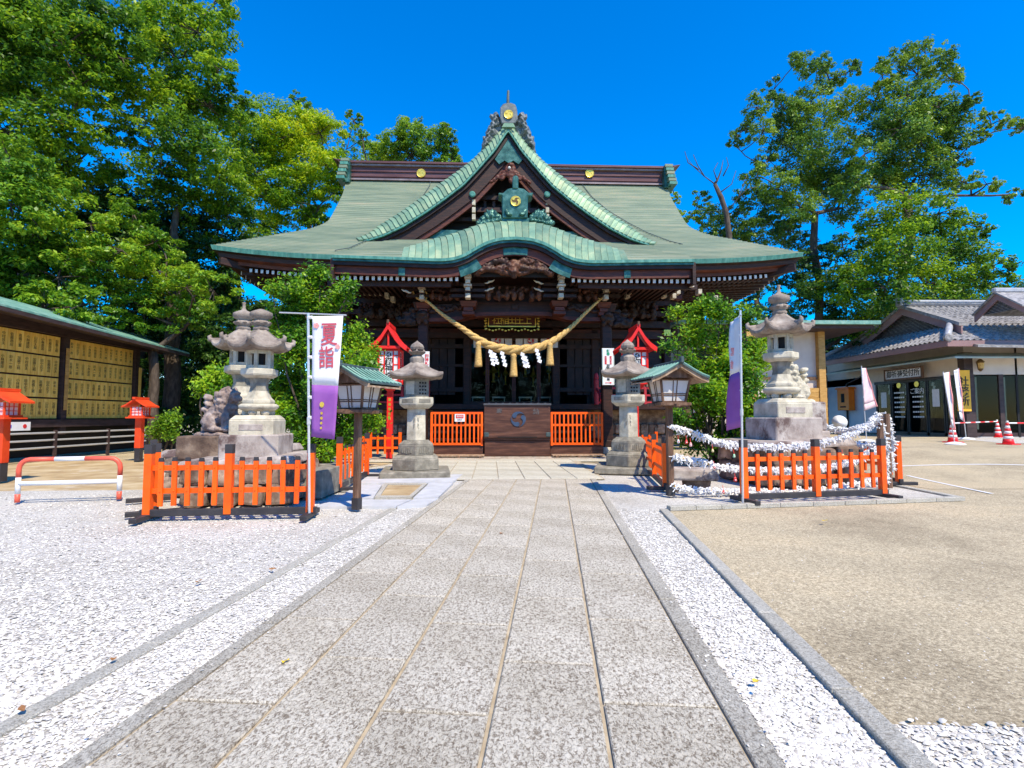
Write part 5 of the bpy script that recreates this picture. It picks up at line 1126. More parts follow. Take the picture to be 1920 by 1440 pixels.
def red_small(label, X, Y):
    t = thing('small_red_lantern', label, 'lantern', (X, Y, 0), 0, 'small vermilion lanterns along the plaque shed'); V = M['lantern_red']
    MB().box((0, 0, .78), (.17, .17, .85)).build('post', V, t, bevel=.01); MB().box((0, 0, .2), (.15, .15, .4)).build('post_foot', M['black'], t)
    b = MB(); b.box((0, 0, 1.22), (.5, .5, .04)); b.box((0, 0, 1.26), (.4, .4, .04)); b.build('tray', V, t)
    for sx in (-1, 1):
        for sy in (-1, 1): MB().box((sx*.16, sy*.16, 1.40), (.03, .03, .26)).build('stile', V, t)
    MB().box((0, 0, 1.4), (.28, .28, .24)).build('paper_box', M['pinkcloth'], t)
    for a in range(4):
        rt = Euler((0, 0, R(90*a))); b = MB()
        for x in (-.05, .05): b.box(rt.to_matrix() @ Vector((x, -.15, 1.4)), (.012, .012, .24), rt)
        for z in (1.36, 1.44): b.box(rt.to_matrix() @ Vector((0, -.15, z)), (.3, .012, .012), rt)
        b.build('lattice', V, t)
    prof = [(0, 1.76), (.12, 1.68), (.24, 1.60), (.36, 1.545)]
    for s_ in (-1, 1): b = MB(); b.solid([(s_*x, -.27, z) for x, z in prof], [(s_*x, .27, z) for x, z in prof], (0, 0, -.04)); fix_normals(b.build('roof_slope', V, t).data)
    MB().box((0, 0, 1.77), (.09, .60, .06)).build('roof_ridge', V, t)
    return t
red_small('small vermilion lantern on a post at the left edge of the picture', -9.72, 10.5)
red_small('small vermilion lantern on a post at the right end of the plaque shed', -10.4, 15.4)

# ---------------------------------------------------------------- picket fences
picket_me = {}
def picket_fence(label, P, n_between, h=.90, grp='orange picket fence panels with black tops', feet=True, ph=.74, base=True, pw=.055):
    """P: list of post positions (x, y); pickets are spread between consecutive posts"""
    p0, p1 = Vector(P[0]), Vector(P[-1]); d = (p1-p0); Lg = d.length; a = math.atan2(d.y, d.x)
    t = thing('picket_fence', label, 'fence', (p0.x, p0.y, 0), a, grp); V, K = M['vermilion'], M['black']
    key = (h, ph, pw)
    if key not in picket_me:
        picket_me[key] = (MB().box((0, 0, .10+(h-.22)/2), (.085, .085, h-.12)).mesh('fence_post', V), MB().box((0, 0, h-.05), (.089, .089, .11)).mesh('post_cap', K),
                          MB().box((0, 0, .16+(ph-.2)/2), (pw, .03, ph-.2)).mesh('picket', V), MB().box((0, 0, ph-.015), (pw+.004, .034, .045), taper=.8).mesh('picket_cap', K), MB().lathe([(.012, 0), (.008, .008)], 8).mesh('bolt', M['vermilion']))
    pm, cm, km, kc, bm_ = picket_me[key]; xs = [(Vector(q)-p0).length for q in P]
    for x in xs: o = link('fence_post', pm, t, (x, 0, 0)); link('post_cap', cm, o)
    for i in range(len(xs)-1):
        for k in range(n_between):
            x = xs[i]+(xs[i+1]-xs[i])*(k+1)/(n_between+1); o = link('picket', km, t, (x, -.03, random.uniform(-.006, .006)), (0, random.uniform(-.012, .012), 0)); link('picket_cap', kc, o)
            for z in (.34, .62): link('bolt', bm_, o, (0, -.015, z), (R(90), 0, 0))
    for z in (.34, .62): MB().box((Lg/2, 0, z), (Lg, .028, .062)).build('fence_rail', V, t)
    if base:
        MB().box((Lg/2, 0, .075), (Lg+.16, .07, .085)).build('base_beam', K, t, bevel=.006)
        if feet:
            for x in (0, Lg): MB().box((x, 0, .03), (.085, .62, .06)).build('base_foot', K, t, bevel=.006)
    return t
picket_fence('orange picket fence panel before the left lantern pedestal, banner pole at its end', [(-4.36, 6.66), (-3.42, 6.72), (-2.44, 6.82)], 5)
picket_fence('short orange picket fence running back from the front left panel', [(-4.46, 6.95), (-5.22, 8.05)], 7)
picket_fence('orange picket fence running towards the hall behind the left wooden lamp', [(-2.80, 9.15), (-2.86, 11.2)], 7)
picket_fence('orange picket fence against the hall front, behind the left stone lantern', [(-4.7, 15.6), (-3.9, 15.65), (-3.05, 15.7)], 3, base=False)
picket_fence('orange picket fence stub against the hall front, right of the right porch pillar', [(3.75, 16.15), (4.6, 16.2)], 3, base=False)
picket_fence('orange picket fence running towards the hall beside the right hexagonal lantern', [(2.74, 9.15), (2.98, 10.6), (3.2, 12.1)], 7)
picket_fence('long orange picket fence panel in front of the right lantern, fortune papers hanging behind it', [(3.52, 7.86), (4.72, 8.12), (5.90, 8.32)], 5)
picket_fence('orange picket fence running back at the far right corner of the enclosure', [(7.22, 9.75), (7.35, 11.6)], 6)
picket_fence('distant orange picket fence beyond the tall right lantern', [(8.2, 14.2), (10.0, 16.5)], 12, base=False)

# ---------------------------------------------------------------- ropes of paper fortunes
def fortune_rack():
    t = thing('fortune_rope_rack', 'ropes covered in tied white paper fortunes between dark posts right of the path', 'paper ropes', (0, 0, 0))
    S_, E_ = Vector((2.66, 8.36, 0)), Vector((6.45, 9.1, 0)); B_ = Vector((6.75, 9.35, 0)); F_ = Vector((7.6, 12.0, 0))
    for p, h in ((E_, 1.25), (B_, 1.3)): MB().box((p.x, p.y, h/2), (.07, .07, h)).build('rack_post', M['wood_lamp'], t)
    runs = [([(1254, 800), (1300, 812), (1345, 828), (1395, 837), (1480, 838), (1545, 830), (1605, 812), (1648, 778)], 8.4, 9.1, 1.0), ([(1254, 856), (1300, 864), (1350, 875), (1400, 880), (1480, 882), (1560, 874), (1610, 862), (1652, 835)], 8.4, 9.1, .95),
            ([(1256, 912), (1300, 918), (1350, 920), (1400, 921), (1480, 922), (1560, 914), (1620, 905), (1655, 893)], 8.4, 9.0, .9), ([(1654, 780), (1625, 800), (1590, 806), (1565, 805), (1545, 798)], 9.4, 12.5, 1.2), ([(1662, 776), (1668, 800), (1672, 830), (1670, 880)], 9.4, 9.5, 1.0),
            ([(1640, 782), (1652, 800), (1660, 830), (1662, 905)], 9.1, 9.2, 1.0), ([(1655, 835), (1600, 832), (1570, 828)], 9.3, 10.5, 1.0)]
    for pts, y0, y1, dens in runs:
        n = len(pts); W_ = [at(x, y, y0+(y1-y0)*i/(n-1)) for i, (x, y) in enumerate(pts)]
        if pts[0][0] < 1260: W_[0] = Vector((2.66, 8.42, W_[0].z))
        rp_ = link('fortune_rope', None, t); MB().tube(W_, .012, 5).build('rope_core', M['straw'], rp_)
        cum = [0]
        for a, b_ in zip(W_, W_[1:]): cum.append(cum[-1]+(b_-a).length)
        fx_, fy_, fz_ = (np.interp(np.linspace(0, cum[-1], 400), cum, [w[i] for w in W_]) for i in range(3))
        b = MB(); cnt = int(cum[-1]*190*dens); r = random.Random(cnt)
        for k in range(cnt):
            i = r.randrange(400); c = Vector((fx_[i], fy_[i], fz_[i]))+Vector((r.gauss(0, .012), r.gauss(0, .028), r.gauss(0, .020)))
            ln = r.uniform(.035, .095); w = r.uniform(.008, .016); a = r.uniform(0, 6.28); dr = Vector((math.cos(a)*.8, math.sin(a)*.8, r.uniform(-1.4, .35))).normalized(); u = dr.cross(Vector((r.uniform(-1, 1), r.uniform(-1, 1), .3))).normalized()*w; v = dr.cross(u).normalized()*.004
            e = c+dr*ln; e2 = e+dr*.01+u*.5
            b.add([c-u*.6+v, c+u*.6+v, e+u+v, e2-u+v, c-u*.6-v, c+u*.6-v, e+u-v, e2-u-v], [(0, 1, 2, 3), (7, 6, 5, 4), (0, 4, 5, 1), (1, 5, 6, 2), (2, 6, 7, 3), (3, 7, 4, 0)])
            b.box(c, (.028, .026, .024), (a, a, 0))
        b.build('paper_fortunes', M['paper'], rp_, kind='stuff')
    return t
fr = fortune_rack()
tag(fr)
for (px, py, y, c_, s, lab) in ((1270, 828, 8.45, 'white', .055, 'leftmost'), (1285, 829, 8.48, 'red', .06, ''), (1293, 834, 8.5, 'pink', .06, ''), (1334, 845, 8.5, 'yellow', .05, ''), (1374, 855, 8.6, 'green', .055, ''), (1376, 899, 8.6, 'red', .07, ''), (1354, 922, 8.5, 'red', .05, ''), (1499, 925, 8.9, 'red', .055, ''), (1337, 876, 8.6, 'red', .045, ''), (1475, 860, 8.9, 'white', .07, ''), (1577, 855, 9.0, 'yellow', .06, '')):
    key = 'charm_'+c_
    if key not in M: M[key] = flat(key, {'white': (.8, .78, .76), 'red': (.75, .05, .05), 'pink': (.8, .4, .38), 'yellow': (.75, .6, .25), 'green': (.35, .65, .4)}[c_], rough=.35)
    p = at(px, py, y); where = {1270: 'highest white charm next to the right wooden lamp post', 1285: 'red charm hung from the top paper rope near the lamp post', 1293: 'pink charm beside the red one under the top paper rope', 1334: 'yellow charm hung from the top paper rope, left of the purple banner',
        1374: 'green charm on a long string just left of the banner pole', 1376: 'red charm hanging lowest of those left of the banner pole', 1354: 'red charm on the bottom paper rope left of the banner pole', 1499: 'red charm on the bottom rope behind the long picket fence', 1337: 'small red charm on the middle paper rope', 1475: 'white charm behind the long picket fence, left of its middle post', 1577: 'yellow charm behind the right half of the long picket fence'}[px]
    t = thing('hanging_charm', where, 'charm', (p.x, p.y-.05, p.z), 0, 'colourful charms tied to the paper ropes')
    b = MB(); b.smooth = True; b.lathe([(0, -s*.5), (s*.35, -s*.35), (s*.42, 0), (s*.3, s*.25), (s*.33, s*.4), (s*.2, s*.62), (0, s*.7)], 12, sy=.6); b.build('charm_body', M[key], t); MB().tube([(0, 0, s*.65), (.003, .03, s*.65+.07)], .004, 4).build('charm_string', M['ink_red'], t)
    MB().lathe([(s*.16, 0), (s*.14, .006)], 10).build('charm_face', M['white'] if c_ != 'white' else M['ink_red'], t, loc=(0, -s*.24, 0), rot=(R(90), 0, 0))

# ---------------------------------------------------------------- banners
def banner_sheet(corners, n=14, wave=.02, ph=0, th=.004):
    tl, tr, bl, br = corners; V = []; F = []; m_ = 8
    for i in range(n+1):
        v = i/n
        for j in range(m_+1):
            u = j/m_; p = tl.lerp(tr, u).lerp(bl.lerp(br, u), v); nrm = (tr-tl).cross(bl-tl).normalized(); p = p+nrm*wave*abs(math.sin(u*4+v*5+ph))*u*(1-.3*v)
            V.append(p)
    for i in range(n):
        for j in range(m_): F.append((i*(m_+1)+j, i*(m_+1)+j+1, (i+1)*(m_+1)+j+1, (i+1)*(m_+1)+j))
    return V, F
def nobori(label, base, top, corners, mats, split, grp, wave=.02, arm=None, ties=6, rad=.016, stand=None):
    t = thing('banner_flag', label, 'banner', (base.x, base.y, 0), 0, grp); B0 = Vector((base.x, base.y, 0))
    MB().tube([base-B0, top-B0], rad, 8).build('banner_pole', M['metal'], t)
    mid = base.lerp(top, .45)-B0; MB().tube([mid, mid+Vector((0, 0, .09))], rad*1.5, 8).build('pole_joint', M['metal'], t)
    if arm: MB().tube([arm[0]-B0, arm[1]-B0], rad*.6, 6).build('cross_arm', M['metal'], t)
    V, F = banner_sheet(corners, wave=wave); n = int(14*split)
    cl = link('banner_cloth', None, t)
    for nm, rows_, mt in (('upper_cloth', range(0, n*8), mats[0]), ('lower_cloth', range(n*8, 14*8), mats[1])):
        b = MB(); b.smooth = True; fs = [F[i] for i in rows_]; us = sorted({i for f in fs for i in f}); mp_ = {u: k for k, u in enumerate(us)}; b.add([V[u]-B0 for u in us], [tuple(mp_[i] for i in f) for f in fs]); o = b.build(nm, M[mt], cl); md = o.modifiers.new('s', 'SOLIDIFY'); md.thickness = .003
    tl, tr, bl, br = corners
    for k in range(ties): p = base.lerp(top, 1); q = tl.lerp(bl, (k+.05)/ties); d = (top-base).normalized(); s_ = (q-base).dot(d); c = base+d*s_; MB().tube([c-B0, q-B0+Vector((0, 0, .0))], rad*1.3, 6).build('banner_tie', M['white'], t)
    return t, cl, B0
base = gnd(580, 971); top = at(578, 587, base.y)
Yb = base.y
cor = (at(586, 593, Yb-.02), at(643, 592, Yb-.08), at(584, 819, Yb-.02), at(627, 824, Yb-.12))
t, cl, B0 = nobori('white and purple banner with red characters at the end of the front left fence', base, top, cor, ('cloth', 'purple'), .60, 'shrine banners beside the path', arm=(at(524, 586, Yb+.25), at(649, 591, Yb-.08)), wave=.010)
def on_cloth(s, u, v, size, mat, bold=.004, **k):
    p = cor[0].lerp(cor[1], u).lerp(cor[2].lerp(cor[3], u), v)-B0; return text(s, size, mat, cl, (p.x, p.y-.010, p.z), (R(92), 0, R(-9)), bold=bold, **k)
M['banner_red'] = flat('faded_red_dye', (.56, .085, .12), rough=.8, var=.06); M['banner_pink'] = flat('pale_red_dye', (.85, .34, .32), rough=.8)
on_cloth('夏', .58, .165, .31, M['banner_red'], bold=.003).scale = (.72, 1, 1); on_cloth('詣', .52, .355, .29, M['banner_red'], bold=.002).scale = (.72, 1, 1)
for (u, v, s) in ((.14, .08, .04), (.9, .255, .035)):
    p = cor[0].lerp(cor[1], u).lerp(cor[2].lerp(cor[3], u), v)-B0; b = MB()
    for k in range(5): a = k*1.2566; b.prism([(p.x+math.cos(a)*s*.5+math.cos(q)*s*.42, p.z+math.sin(a)*s*.5+math.sin(q)*s*.42) for q in [i*.785 for i in range(8)]], p.y-.012-.001*k, p.y-.009-.001*k)
    b.build('printed_flower', M['banner_pink'], cl)
for (u, v, s) in ((.42, .73, .036), (.42, .80, .018), (.42, .84, .02), (.42, .88, .018), (.42, .92, .016)):
    p = cor[0].lerp(cor[1], u).lerp(cor[2].lerp(cor[3], u), v)-B0; b = MB(); b.prism([(p.x+math.cos(q)*s*.8, p.z+math.sin(q)*s) for q in [i*.628 for i in range(10)]], p.y-.014, p.y-.010); b.build('printed_crest', M['gold'], cl)
base = gnd(1393, 944); Yb = base.y; top = at(1388, 582, Yb)
cor = (at(1386, 592, Yb+.02), at(1374, 604, Yb+.38), at(1391, 800, Yb+.02), at(1364, 808, Yb+.42))
t, cl, B0 = nobori('white and purple banner seen almost edge on, tied to the front right fence', base, top, cor, ('cloth', 'purple'), .57, 'shrine banners beside the path', arm=(at(1390, 590, Yb-.1), at(1379, 604, Yb+.42)), wave=.05)
on_cloth('夏', .6, .30, .13, M['banner_pink'], bold=.004); on_cloth('詣', .6, .42, .13, M['banner_pink'], bold=.004)

# ---------------------------------------------------------------- red and white pipe barrier
bar = thing('pipe_barrier', 'low red and white pipe barrier standing on the gravel at the left', 'barrier', (0, 0, 0))
a, b_ = gnd(32, 942), gnd(223, 936); hgt = .62; up = Vector((0, 0, 1)); dd = (b_-a).normalized(); rC = .14
P = [a, a+up*(hgt-rC)]+[a+dd*rC*(1-math.cos(q))+up*(hgt-rC+rC*math.sin(q)) for q in (R(22), R(45), R(67), R(90))]
Q = [b_, b_+up*(hgt-rC)]+[b_-dd*rC*(1-math.cos(q))+up*(hgt-rC+rC*math.sin(q)) for q in (R(22), R(45), R(67), R(90))]
m0, m1 = P[-1].lerp(Q[-1], .30), P[-1].lerp(Q[-1], .68)
M['pipe_red'] = flat('faded_red_paint', (.80, .12, .07), rough=.4)
for (pts, m_) in (([a, a+up*.12], 'pipe_red'), ([a+up*.12, a+up*.36], 'white'), ([a+up*.36]+P[1:]+[m0], 'pipe_red'), ([m0, m1], 'white'), ([b_, b_+up*.12], 'pipe_red'), ([b_+up*.12, b_+up*.36], 'white'), ([b_+up*.36]+Q[1:]+[m1], 'pipe_red'), ([a+up*.27, b_+up*.27], 'white')):
    q = MB(); q.smooth = True; q.tube(pts, .034 if m_ != 'x' else .02, 12); q.build('pipe_segment', M[m_], bar)

# ---------------------------------------------------------------- plaque shed on the left
SX = -13.6
shed = thing('plaque_shed', 'long open shed with rows of yellow donor plaques under a green edged roof', 'shed', (SX, 16, 0))
names = ['山田太郎', '佐藤商店', '鈴木一郎', '高橋工業', '田中花子', '小林建設', '中村良夫', '加藤工務']
pl_me = MB().box((0, 0, 0), (.02, .215, .58)).mesh('donor_plaque', M['plaque'])
M['plaque_ink'] = flat('faded_plaque_ink', (.05, .03, .015))
def shed_panel(y0, y1):
    n = 12; w = (y1-y0)/n
    MB().box((-.03, (y0+y1)/2-16, 2.43), (.03, y1-y0+.04, 2.62)).build('panel_board', M['wood_dark'], shed)
    for r in range(4):
        for k in range(n):
            o = link('donor_plaque', pl_me, shed, (random.uniform(0, .006), y0-16+w*(k+.5), 1.17+.63*(r+.5)), (0, 0, random.uniform(-.01, .01)), (1, w/.226, 1))
            text(random.choice(names), .10, M['plaque_ink'], o, (.012, 0, 0), (R(90), 0, R(90)), vertical=True, ext=.001, bold=0)
shed_panel(13.45, 16.4); shed_panel(16.72, 19.6)
for y in (13.3, 16.56, 19.75): MB().box((.0, y-16, 2.4), (.2, .2, 3.4)).build('shed_post', M['shed_wood'], shed)
MB().box((.13, 16.56-16, 2.4), (.02, .12, 1.9)).build('post_plaque', M['wood_new'], shed); MB().box((.13, 19.85-16, 2.3), (.02, .13, 1.5)).build('post_plaque', M['plaque'], shed)
for z, h in ((3.85, .3), (1.05, .22)): MB().box((.02, .8, z), (.26, 8.6, h)).build('shed_beam', M['shed_wood'], shed)
for k in range(3): MB().box((-.1, 3.95, 1.6+.62*k), (.05, .3, .5)).build('white_panel', M['paper'], shed)
MB().box((-.55, .6, .55), (.1, 9.0, 1.0)).build('shed_base', M['dark'], shed); MB().box((-1.9, .6, 2.4), (.1, 8.6, 3.2)).build('shed_back', M['shed_wood'], shed)
for k in range(3): MB().tube([(.42, -4.4, .36+.21*k), (.42, 3.9, .36+.21*k)], .028, 6).build('rail_bar', M['metal'], shed)
for y in (-3, -.1, 2.0, 3.9): MB().box((.42, y, .42), (.07, .07, .86)).build('rail_post', M['shed_wood'], shed)
rf = link('shed_roof', None, shed)
def shz(y): return 4.02-.035*(y-13)
for (x0, x1, dz0, dz1, nm, mt) in ((1.25, -1.0, 0, .78, 'roof_sheet', 'lamp_roof'), (-1.0, -3.0, .78, .0, 'roof_sheet', 'lamp_roof')):
    for k in range(10):
        ya, yb = 10.5+k*1.05, 10.5+(k+1)*1.05
        b = MB(); b.solid([(x0, ya-16, shz(ya)+dz0), (x1, ya-16, shz(ya)+dz1)], [(x0, yb-16-.01, shz(yb)+dz0), (x1, yb-16-.01, shz(yb)+dz1)], (0, 0, -.05)); b.build(nm, M[mt], rf)
b = MB(); b.solid([(1.22, 10.5-16, shz(10.5)-.06), (1.22, 21-16, shz(21)-.06)], [(1.22, 10.5-16, shz(10.5)-.16), (1.22, 21-16, shz(21)-.16)], (.03, 0, 0)); b.build('roof_fascia', M['shed_wood'], rf)
b = MB(); b.add([(1.2, -5.5, shz(10.5)-.12), (1.2, 5, shz(21)-.12), (-2, 5, shz(21)+.3), (-2, -5.5, shz(10.5)+.3)], [(0, 1, 2, 3)]); b.build('roof_lining', M['shed_wood'], rf)
t = thing('notice_strip', 'long white notice with blue and red lettering under the plaques at the left edge', 'sign', (SX+.2, 14.2, .98))
MB().box((0, .0, 0), (.02, 2.2, .24)).build('notice_board', M['white'], t); M['ink_blue'] = flat('blue_print', (.03, .08, .5)); 
for k in range(7): MB().box((.013, -.75+k*.2, 0), (.004, .13, .09)).build('printed_mark', M['ink_blue'], t)
MB().lathe([(.06, 0), (.06, .005)], 14).build('red_dot', M['ink_red'], t, loc=(.012, .92, 0), rot=(0, R(90), 0))

# ---------------------------------------------------------------- raised office forecourt and office building
def sstep(v): v = max(0, min(1, v)); return v*v*(3-2*v)
def gz(x, y): return -.040+.40*sstep((y-9.5)/6.5)*sstep((x-7.6)/4.5)
b = MB(); b.smooth = True; nx, ny = 40, 40; X_ = [7.6+(60-7.6)*(i/nx)**1.8 for i in range(nx+1)]; Y_ = [9.5+(60-9.5)*(j/ny)**1.6 for j in range(ny+1)]
b.add([(x, y, gz(x, y)) for y in Y_ for x in X_], [(j*(nx+1)+i, j*(nx+1)+i+1, (j+1)*(nx+1)+i+1, (j+1)*(nx+1)+i) for j in range(ny) for i in range(nx)]); o = b.build('office_forecourt', M['asphalt']); o['kind'] = 'structure'
GZ = .36
pl = thing('parking_lines', None, None); pl['kind'] = 'structure'
def gpt(px, py):
    z = .1
    for _ in range(12): p = gnd(px, py, z); z = gz(p.x, p.y)
    return p
for (a_, b__, w) in (((1690, 876), (2100, 869), .08), ((1702, 892), (1860, 926), .07)):
    p, q = gpt(*a_), gpt(*b__); d = Vector((q.x-p.x, q.y-p.y, 0)).normalized(); nr = Vector((-d.y, d.x, 0))*w/2; A_, B__ = [], []
    for i in range(25):
        c = p.lerp(q, i/24)
        for lst, v in ((A_, c-nr), (B__, c+nr)): lst.append((v.x, v.y, gz(v.x, v.y)+.006))
    MB().strip(A_, B__).build('painted_line', M['white'], pl)
off_ = thing('shrine_office', 'single storey shrine office with grey tiled hip and gable roof on the right', 'building', (19.2, 25, GZ)); OX, OY = 19.2, 25
def OL(x, y, z): return (x-OX, y-OY, z-GZ)
def obox(nm, mt, x0, x1, y0, y1, z0, z1, par=None, **k): return MB().box(OL((x0+x1)/2, (y0+y1)/2, (z0+z1)/2), (x1-x0, y1-y0, z1-z0)).build(nm, M[mt], par or off_, **k)
WX = 19.7; FY = 22.5
obox('side_wall', 'plaster_w', WX, WX+.15, 29.0, 32.2, GZ, 3.4); obox('side_wall', 'plaster', WX, WX+.15, FY, 32.2, 3.0, 4.5); obox('side_wall', 'plaster_w', WX, WX+.15, 28.0, 29.0, GZ, 3.0)
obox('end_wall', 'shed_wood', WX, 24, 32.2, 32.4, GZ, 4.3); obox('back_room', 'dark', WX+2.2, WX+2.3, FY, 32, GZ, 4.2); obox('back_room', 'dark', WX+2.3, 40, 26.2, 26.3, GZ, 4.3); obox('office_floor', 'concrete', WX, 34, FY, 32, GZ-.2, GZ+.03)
obox('front_wall', 'plaster', WX+.15, 34, FY, FY+.15, 3.05, 4.5); obox('corner_post', 'shed_wood', WX-.03, WX+.35, FY-.03, FY+.3, GZ, 4.0)
# glass doors and windows on the side face
win = [(27.95, 26.9), (26.85, 25.8), (25.75, 24.6), (24.55, 23.6), (23.55, 22.9)]
obox('door_frame', 'black', WX-.04, WX+.1, 22.85, 28.05, 2.92, 3.06)
for i, (ya, yb) in enumerate(win):
    d = link('glass_door', None, off_)
    for y in (ya, yb): obox('door_stile', 'black', WX-.02, WX+.06, y-.05, y+.05, GZ, 2.95, d)
    obox('door_rail', 'black', WX-.02, WX+.06, yb, ya, GZ, GZ+.15, d); obox('door_pane', 'clear', WX+.01, WX+.02, yb+.05, ya-.05, GZ+.15, 2.93, d)
    if i in (1, 2):
        for r in range(6):
            if i == 2 and r == 0: text('ご案内', .3, M['white'], d, OL(WX-.01, (ya+yb)/2, 2.45), (R(90), 0, R(-90)), ext=.002, bold=.002); continue
            for k in range(5): obox('printed_mark', 'white', WX-.008, WX-.003, yb+.2+k*.14, yb+.31+k*.14, 2.4-r*.24, 2.47-r*.24, d)
    if i in (1, 2): MB().lathe([(.14, 0), (.14, .01)], 16).build('gold_crest', M['gold'], d, loc=OL(WX-.01, (ya+yb)/2, 2.8), rot=(0, R(-90), 0))
    if i in (0, 3): obox('door_poster', 'paper', WX-.006, WX, (ya+yb)/2-.2, (ya+yb)/2+.2, 1.7, 2.5, d)
for k in range(4):                                       # front windows with curtains
    x0, x1 = 20.05+k*1.25, 21.2+k*1.25; w = link('front_window', None, off_)
    for x in (x0, x1): obox('window_stile', 'shed_wood', x-.05, x+.05, FY-.02, FY+.1, GZ, 3.05, w)
    obox('window_pane', 'clear', x0+.05, x1-.05, FY+.02, FY+.03, GZ+.2, 3.0, w)
    b = MB(); n = 12; b.strip([OL(x0+.1+(.28)*i/n, FY+.25+.03*math.sin(i*2.2), 2.95) for i in range(n+1)], [OL(x0+.1+(.28)*i/n, FY+.25+.03*math.sin(i*2.2), .7) for i in range(n+1)]); b.build('window_curtain', M['curtain'], w)
obox('front_wall_base', 'shed_wood', WX+.15, 34, FY+.02, FY+.1, GZ, GZ+.2)
# awning over the doors, eaves
b = MB(); b.solid([OL(18.55, 30.6, 3.72), OL(18.55, FY-.9, 3.72)], [OL(WX, 30.6, 3.98), OL(WX, FY, 3.98)], (0, 0, -.07)); b.build('door_awning', M['awning'], off_)
b = MB(); b.solid([OL(18.55, FY-.9, 3.72), OL(34, FY-.9, 3.72)], [OL(WX, FY, 3.98), OL(34, FY, 3.98)], (0, 0, -.07)); b.build('door_awning', M['awning'], off_)
EX, EY0, EY1, EZ = 18.0, 21.3, 30.7, 4.36
b = MB(); b.add([OL(EX+.1, EY0+.1, EZ-.2), OL(40, EY0+.1, EZ-.2), OL(40, FY, EZ-.02), OL(WX, FY, EZ-.02), OL(WX, 30, EZ-.02), OL(EX+.1, EY1, EZ-.2)], [(0, 1, 2, 3), (0, 3, 4, 5)]); b.build('eave_soffit', M['soffit'], off_)
obox('eave_fascia', 'fascia', EX-.02, EX+.05, EY0, EY1, EZ-.26, EZ-.02); obox('eave_fascia', 'fascia', EX, 40, EY0-.02, EY0+.05, EZ-.26, EZ-.02)
# roof decks + kawara tiles
def tile_mesh(w, l):
    b = MB(); n = 6; V = []
    for i in range(n+1):
        u = i/n; z = .035*math.sin(u*math.pi*2+.4)+.03; V += [(-w/2+w*u, 0, z), (-w/2+w*u, l, z-.025), (-w/2+w*u, 0, z-.03)]
    F = [(3*i, 3*i+3, 3*i+4, 3*i+1) for i in range(n)]+[(3*i, 3*i+2, 3*i+5, 3*i+3) for i in range(n)]
    return b.add(V, F)
TW, TL = .265, .30
def slope_frame(O, ex, ey):                           # ex across, ey up the slope
    ez = ex.cross(ey).normalized(); return Matrix((ex.normalized(), ey.normalized(), ez)).transposed().to_4x4(), O
GXp = 19.2; GB = 5.15
# side skirt (towards the camera's left): eave x=EX up to x=19.2
ey = Vector((GXp-EX, 0, GB-EZ)); ex = Vector((0, -1, 0)); Lr = ey.length; rot, _ = slope_frame(None, ex, ey)
tme = tile_mesh(TW, TL).mesh('roof_tile', M['kawara']); skirt = link('side_skirt_roof', None, off_)
nrow = int(Lr/TL)+1
for r in range(nrow):
    inset = r*TL*math.cos(math.atan2(GB-EZ, GXp-EX)); ya, yb = EY1-inset*.9, EY0+inset
    n = int((ya-yb)/TW)
    for k in range(n):
        p = Vector((EX, 0, EZ))+ey.normalized()*(r*TL); y = ya-TW*(k+.5)
        o = link('roof_tile', tme, skirt); o.matrix_basis = Matrix.Translation(OL(p.x, y, p.z)) @ rot
b = MB(); b.add([OL(EX, EY1, EZ-.01), OL(EX, EY0, EZ-.01), OL(GXp+.3, EY0+1.4, GB+.1), OL(GXp+.3, EY1-1.2, GB+.1)], [(0, 1, 2, 3)]); b.build('roof_deck', M['kawara'], skirt)
# front slope
RZ = 6.55; RY = 25.0
ey = Vector((0, RY-EY0, RZ-EZ)); ex = Vector((1, 0, 0)); rot, _ = slope_frame(None, ex, ey); Lr = ey.length; tb = tile_mesh(TW, TL); b = MB()
for r in range(int(Lr/TL)+1):
    yy = ey.normalized()*(r*TL); xs0 = EX+min(1.1, yy.y*1.0) if yy.y < 1.3 else 19.0
    for k in range(34):
        Mx = Matrix.Translation(OL(xs0+TW*(k+.5), EY0+yy.y, EZ+yy.z)) @ rot; b.add([Mx @ Vector(v) for v in tb.v], tb.f)
fs_ = link('front_slope_roof', None, off_); b.build('roof_tile', M['kawara'], fs_, kind='stuff')
b = MB(); b.add([OL(EX, EY0, EZ-.02), OL(40, EY0, EZ-.02), OL(40, RY, RZ-.02), OL(19.0, RY, RZ-.02), OL(19.0, EY0+1.0, EZ+.55)], [(0, 1, 2, 3, 4)]); b.build('roof_deck', M['kawara'], fs_)
b = MB(); b.add([OL(19.0, RY, RZ-.02), OL(40, RY, RZ-.02), OL(40, EY1, EZ), OL(EX+.4, EY1, EZ)], [(0, 1, 2, 3)]); b.build('rear_slope', M['kawara'], off_)
obox('ridge', 'kawara_pale', 18.95, 24.3, RY-.14, RY+.14, RZ, RZ+.26, bevel=.05)
for k in range(3): obox('ridge_course', 'kawara', 18.95, 24.35, RY-.17, RY+.17, RZ-.02+.08*k, RZ+.01+.08*k)
MB().box(OL(18.9, RY, RZ+.18), (.14, .4, .45)).build('ridge_end_tile', M['kawara_pale'], off_, bevel=.05)
